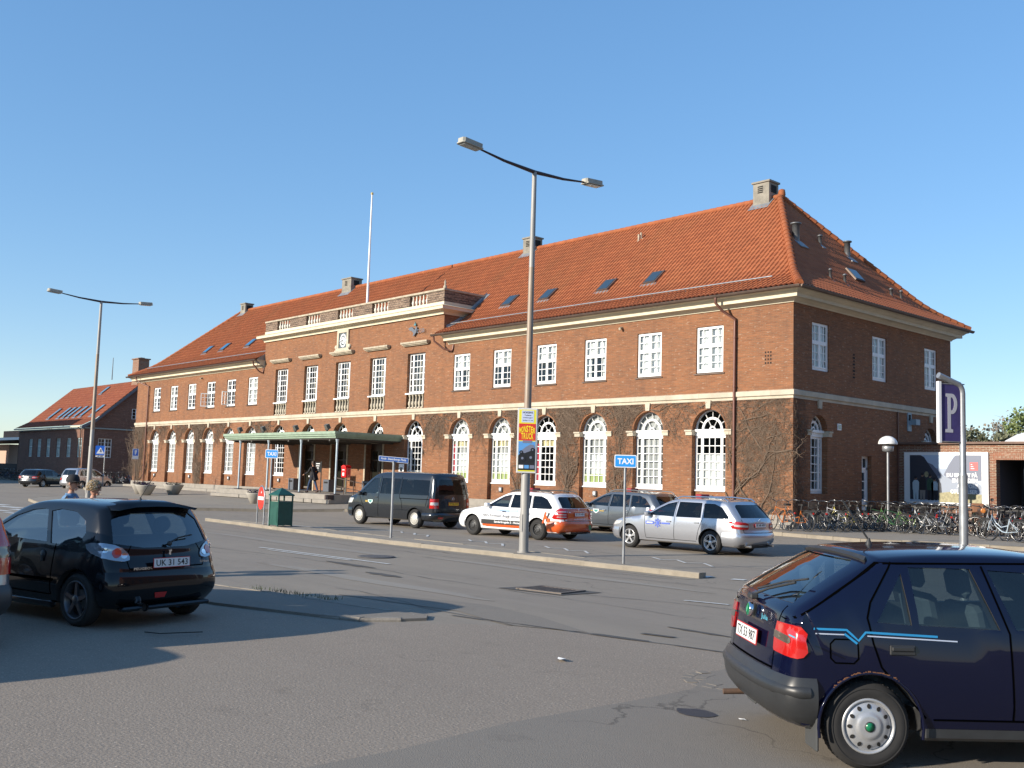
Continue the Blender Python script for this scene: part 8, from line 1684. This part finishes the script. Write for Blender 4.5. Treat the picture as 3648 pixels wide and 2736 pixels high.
o, Th, nod, armn = person((-27.35, -3.45, .76), radians(188), 'woman in dark coat and jeans striding under the canopy with an orange bag', 1.68, .30, NAVY, JEAN, mat('brown boots', (.06, .03, .02), .6), (.22, -.25), elbow=.45)
m = MB(); m.lathe([(.16, .68), (.19, .78), (.165, 1.0), (.14, 1.12)], 14, 0, True, Matrix.Diagonal((.95, 1.05, 1, 1))); m.prism([(-.3, .70), (-.1, .66), (-.02, 1.15), (-.12, 1.12)], -.16, .10, 0, FR); m.build('coat', NAVY, o)
m = MB(); m.lathe([(0, -.13), (.08, -.12), (.11, 0), (.08, .10), (0, .12)], 12, 0, True, TR(.10, -.26, 1.02, ry=.5) @ Matrix.Diagonal((1.3, .5, 1.2, 1))); m.tube([(.14, -.24, 1.12), (.05, -.18, 1.40), (-.08, -.2, 1.15)], .012, 5); m.build('shoulder_bag', mat('orange leather', (.50, .16, .03), .5), o)
m = MB(Th); m.lathe([(.09, -.04), (.10, .02), (.095, .07), (.06, .12), (0, .135)], 16, 0, True, TR(-.02, 0, 0)); m.lathe([(0, -.15), (.07, -.10), (.075, 0)], 12, 0, True, TR(-.05, 0, -.02)); m.build('hair', mat('dark brown hair', (.05, .03, .02), .6), o)
m = MB(); m.box(-.02, .18, -.15, .15, .84, .92); m.build('shirt_hem', SWHITE, o)
# driver of the black van
f_ = radians(186); vx, vy = -8.35 + cos(f_) * 2.05 - sin(f_) * .42, -9.95 + sin(f_) * 2.05 + cos(f_) * .42
o, Th, nod, armn = person((vx, vy, .05), radians(186), 'driver in a light shirt sitting at the wheel of the charcoal van', 1.72, 0, mat('light shirt', (.6, .6, .58), .85), NAVY, None, (.35, .35), True, elbow=.35)
m = MB(Th); m.lathe([(.09, .0), (.095, .05), (.06, .12), (0, .13)], 14, 0, True, TR(-.015, 0, 0)); m.build('hair', mat('dark hair', (.03, .025, .02), .7), o)
# split parts that come in left / right pairs into pieces of their own
def split_pairs():
    done = {}
    for o in list(COL.objects):
        b = o.name.split('.')[0]
        if o.type != 'MESH' or b not in ('cornice', 'plinth', 'side_window', 'quarter_window', 'gutter', 'exhaust', 'roof_rail', 'mud_flap', 'wheel_arch', 'door_handle', 'hub_badge', 'side_skirt', 'sill_cover', 'sill_trim', 'soffit', 'snow_guard', 'spout', 'post', 'impost', 'parapet', 'panel_gap', 'hood_moulding', 'side_stripe', 'badge_letters'): continue
        me = o.data
        if me.name in done: parts = done[me.name]
        else:
            n = len(me.vertices); par = list(range(n))
            def find(i):
                while par[i] != i: par[i] = par[par[i]]; i = par[i]
                return i
            for p in me.polygons:
                v0 = find(p.vertices[0])
                for v in p.vertices[1:]: par[find(v)] = v0
            comp = {}
            for i in range(n): comp.setdefault(find(i), []).append(i)
            bbs = []
            for k_, vs in comp.items():
                c0 = [min(me.vertices[i].co[a] for i in vs) for a in range(3)]; c1 = [max(me.vertices[i].co[a] for i in vs) for a in range(3)]; bbs.append([c0, c1, set(vs)])
            ch_ = True; eps = .03
            while ch_:
                ch_ = False
                for i in range(len(bbs)):
                    for j in range(i + 1, len(bbs)):
                        A, B2 = bbs[i], bbs[j]
                        if all(A[0][a] - eps < B2[1][a] and B2[0][a] - eps < A[1][a] for a in range(3)):
                            A[0] = [min(A[0][a], B2[0][a]) for a in range(3)]; A[1] = [max(A[1][a], B2[1][a]) for a in range(3)]; A[2] |= B2[2]; bbs.pop(j); ch_ = True; break
                    if ch_: break
            parts = []
            if 1 < len(bbs) <= 8:
                for A in bbs:
                    vs = sorted(A[2]); ix = {v: i for i, v in enumerate(vs)}; ps = [p for p in me.polygons if p.vertices[0] in ix]
                    m2 = bpy.data.meshes.new(b); m2.from_pydata([me.vertices[v].co[:] for v in vs], [], [[ix[v] for v in p.vertices] for p in ps])
                    for mt in me.materials: m2.materials.append(mt)
                    m2.polygons.foreach_set('material_index', [p.material_index for p in ps]); m2.polygons.foreach_set('use_smooth', [p.use_smooth for p in ps]); m2.update(); parts.append(m2)
            done[me.name] = parts
        for m2 in parts[1:]:
            c = o.copy(); c.data = m2; COL.objects.link(c); c.parent = o.parent
        if parts: 
            kids = list(o.children); o.data = parts[0]
split_pairs()
# ------------------------------------------------------------------ light, sky, camera
EL, AZ = radians(19.5), radians(13)
w = bpy.data.worlds.new('World'); SC.world = w; w.use_nodes = True; nt = w.node_tree; bg = nt.nodes['Background']
sk = nt.nodes.new('ShaderNodeTexSky'); sk.sky_type = 'NISHITA'; sk.sun_disc = False; sk.sun_elevation = EL; sk.sun_rotation = pi + AZ
sk.air_density = 1.0; sk.dust_density = 0.1; sk.ozone_density = 4.5; sk.altitude = 20
gm = nt.nodes.new('ShaderNodeGamma'); gm.inputs[1].default_value = .55; nt.links.new(sk.outputs[0], gm.inputs[0]); hs = nt.nodes.new('ShaderNodeHueSaturation'); hs.inputs['Saturation'].default_value = 1.42; hs.inputs['Value'].default_value = 1.7; hs.inputs['Hue'].default_value = .507; nt.links.new(gm.outputs[0], hs.inputs['Color']); nt.links.new(hs.outputs[0], bg.inputs[0]); bg.inputs[1].default_value = .15
sl = bpy.data.lights.new('sun', 'SUN'); sl.energy = 4.7; sl.angle = radians(.53); sl.color = (1, .91, .78)
so = bpy.data.objects.new('sun', sl); COL.objects.link(so)
d = Vector((sin(AZ) * cos(EL), cos(AZ) * cos(EL), -sin(EL))); so.rotation_euler = d.to_track_quat('-Z', 'Y').to_euler(); so.location = (0, -40, 30)
cam = bpy.data.cameras.new('camera'); co = bpy.data.objects.new('camera', cam); COL.objects.link(co); SC.camera = co
cam.sensor_width = 36; cam.lens = 35.544; cam.clip_end = 3000; cam.clip_start = .1
y, p, r = .8346, .0937, .0303
fw = Vector((-sin(y) * cos(p), cos(y) * cos(p), sin(p))); rt_ = Vector((cos(y), sin(y), 0)); up = rt_.cross(fw)
R_ = rt_ * cos(r) + up * sin(r); U_ = up * cos(r) - rt_ * sin(r); B_ = -fw
co.matrix_world = basis((20.434, -32.442, 1.82), R_, U_, B_)
SC.view_settings.view_transform = 'Standard'; SC.view_settings.look = 'None'; SC.view_settings.exposure = .6; SC.view_settings.gamma = 1
SC.render.engine = 'CYCLES'
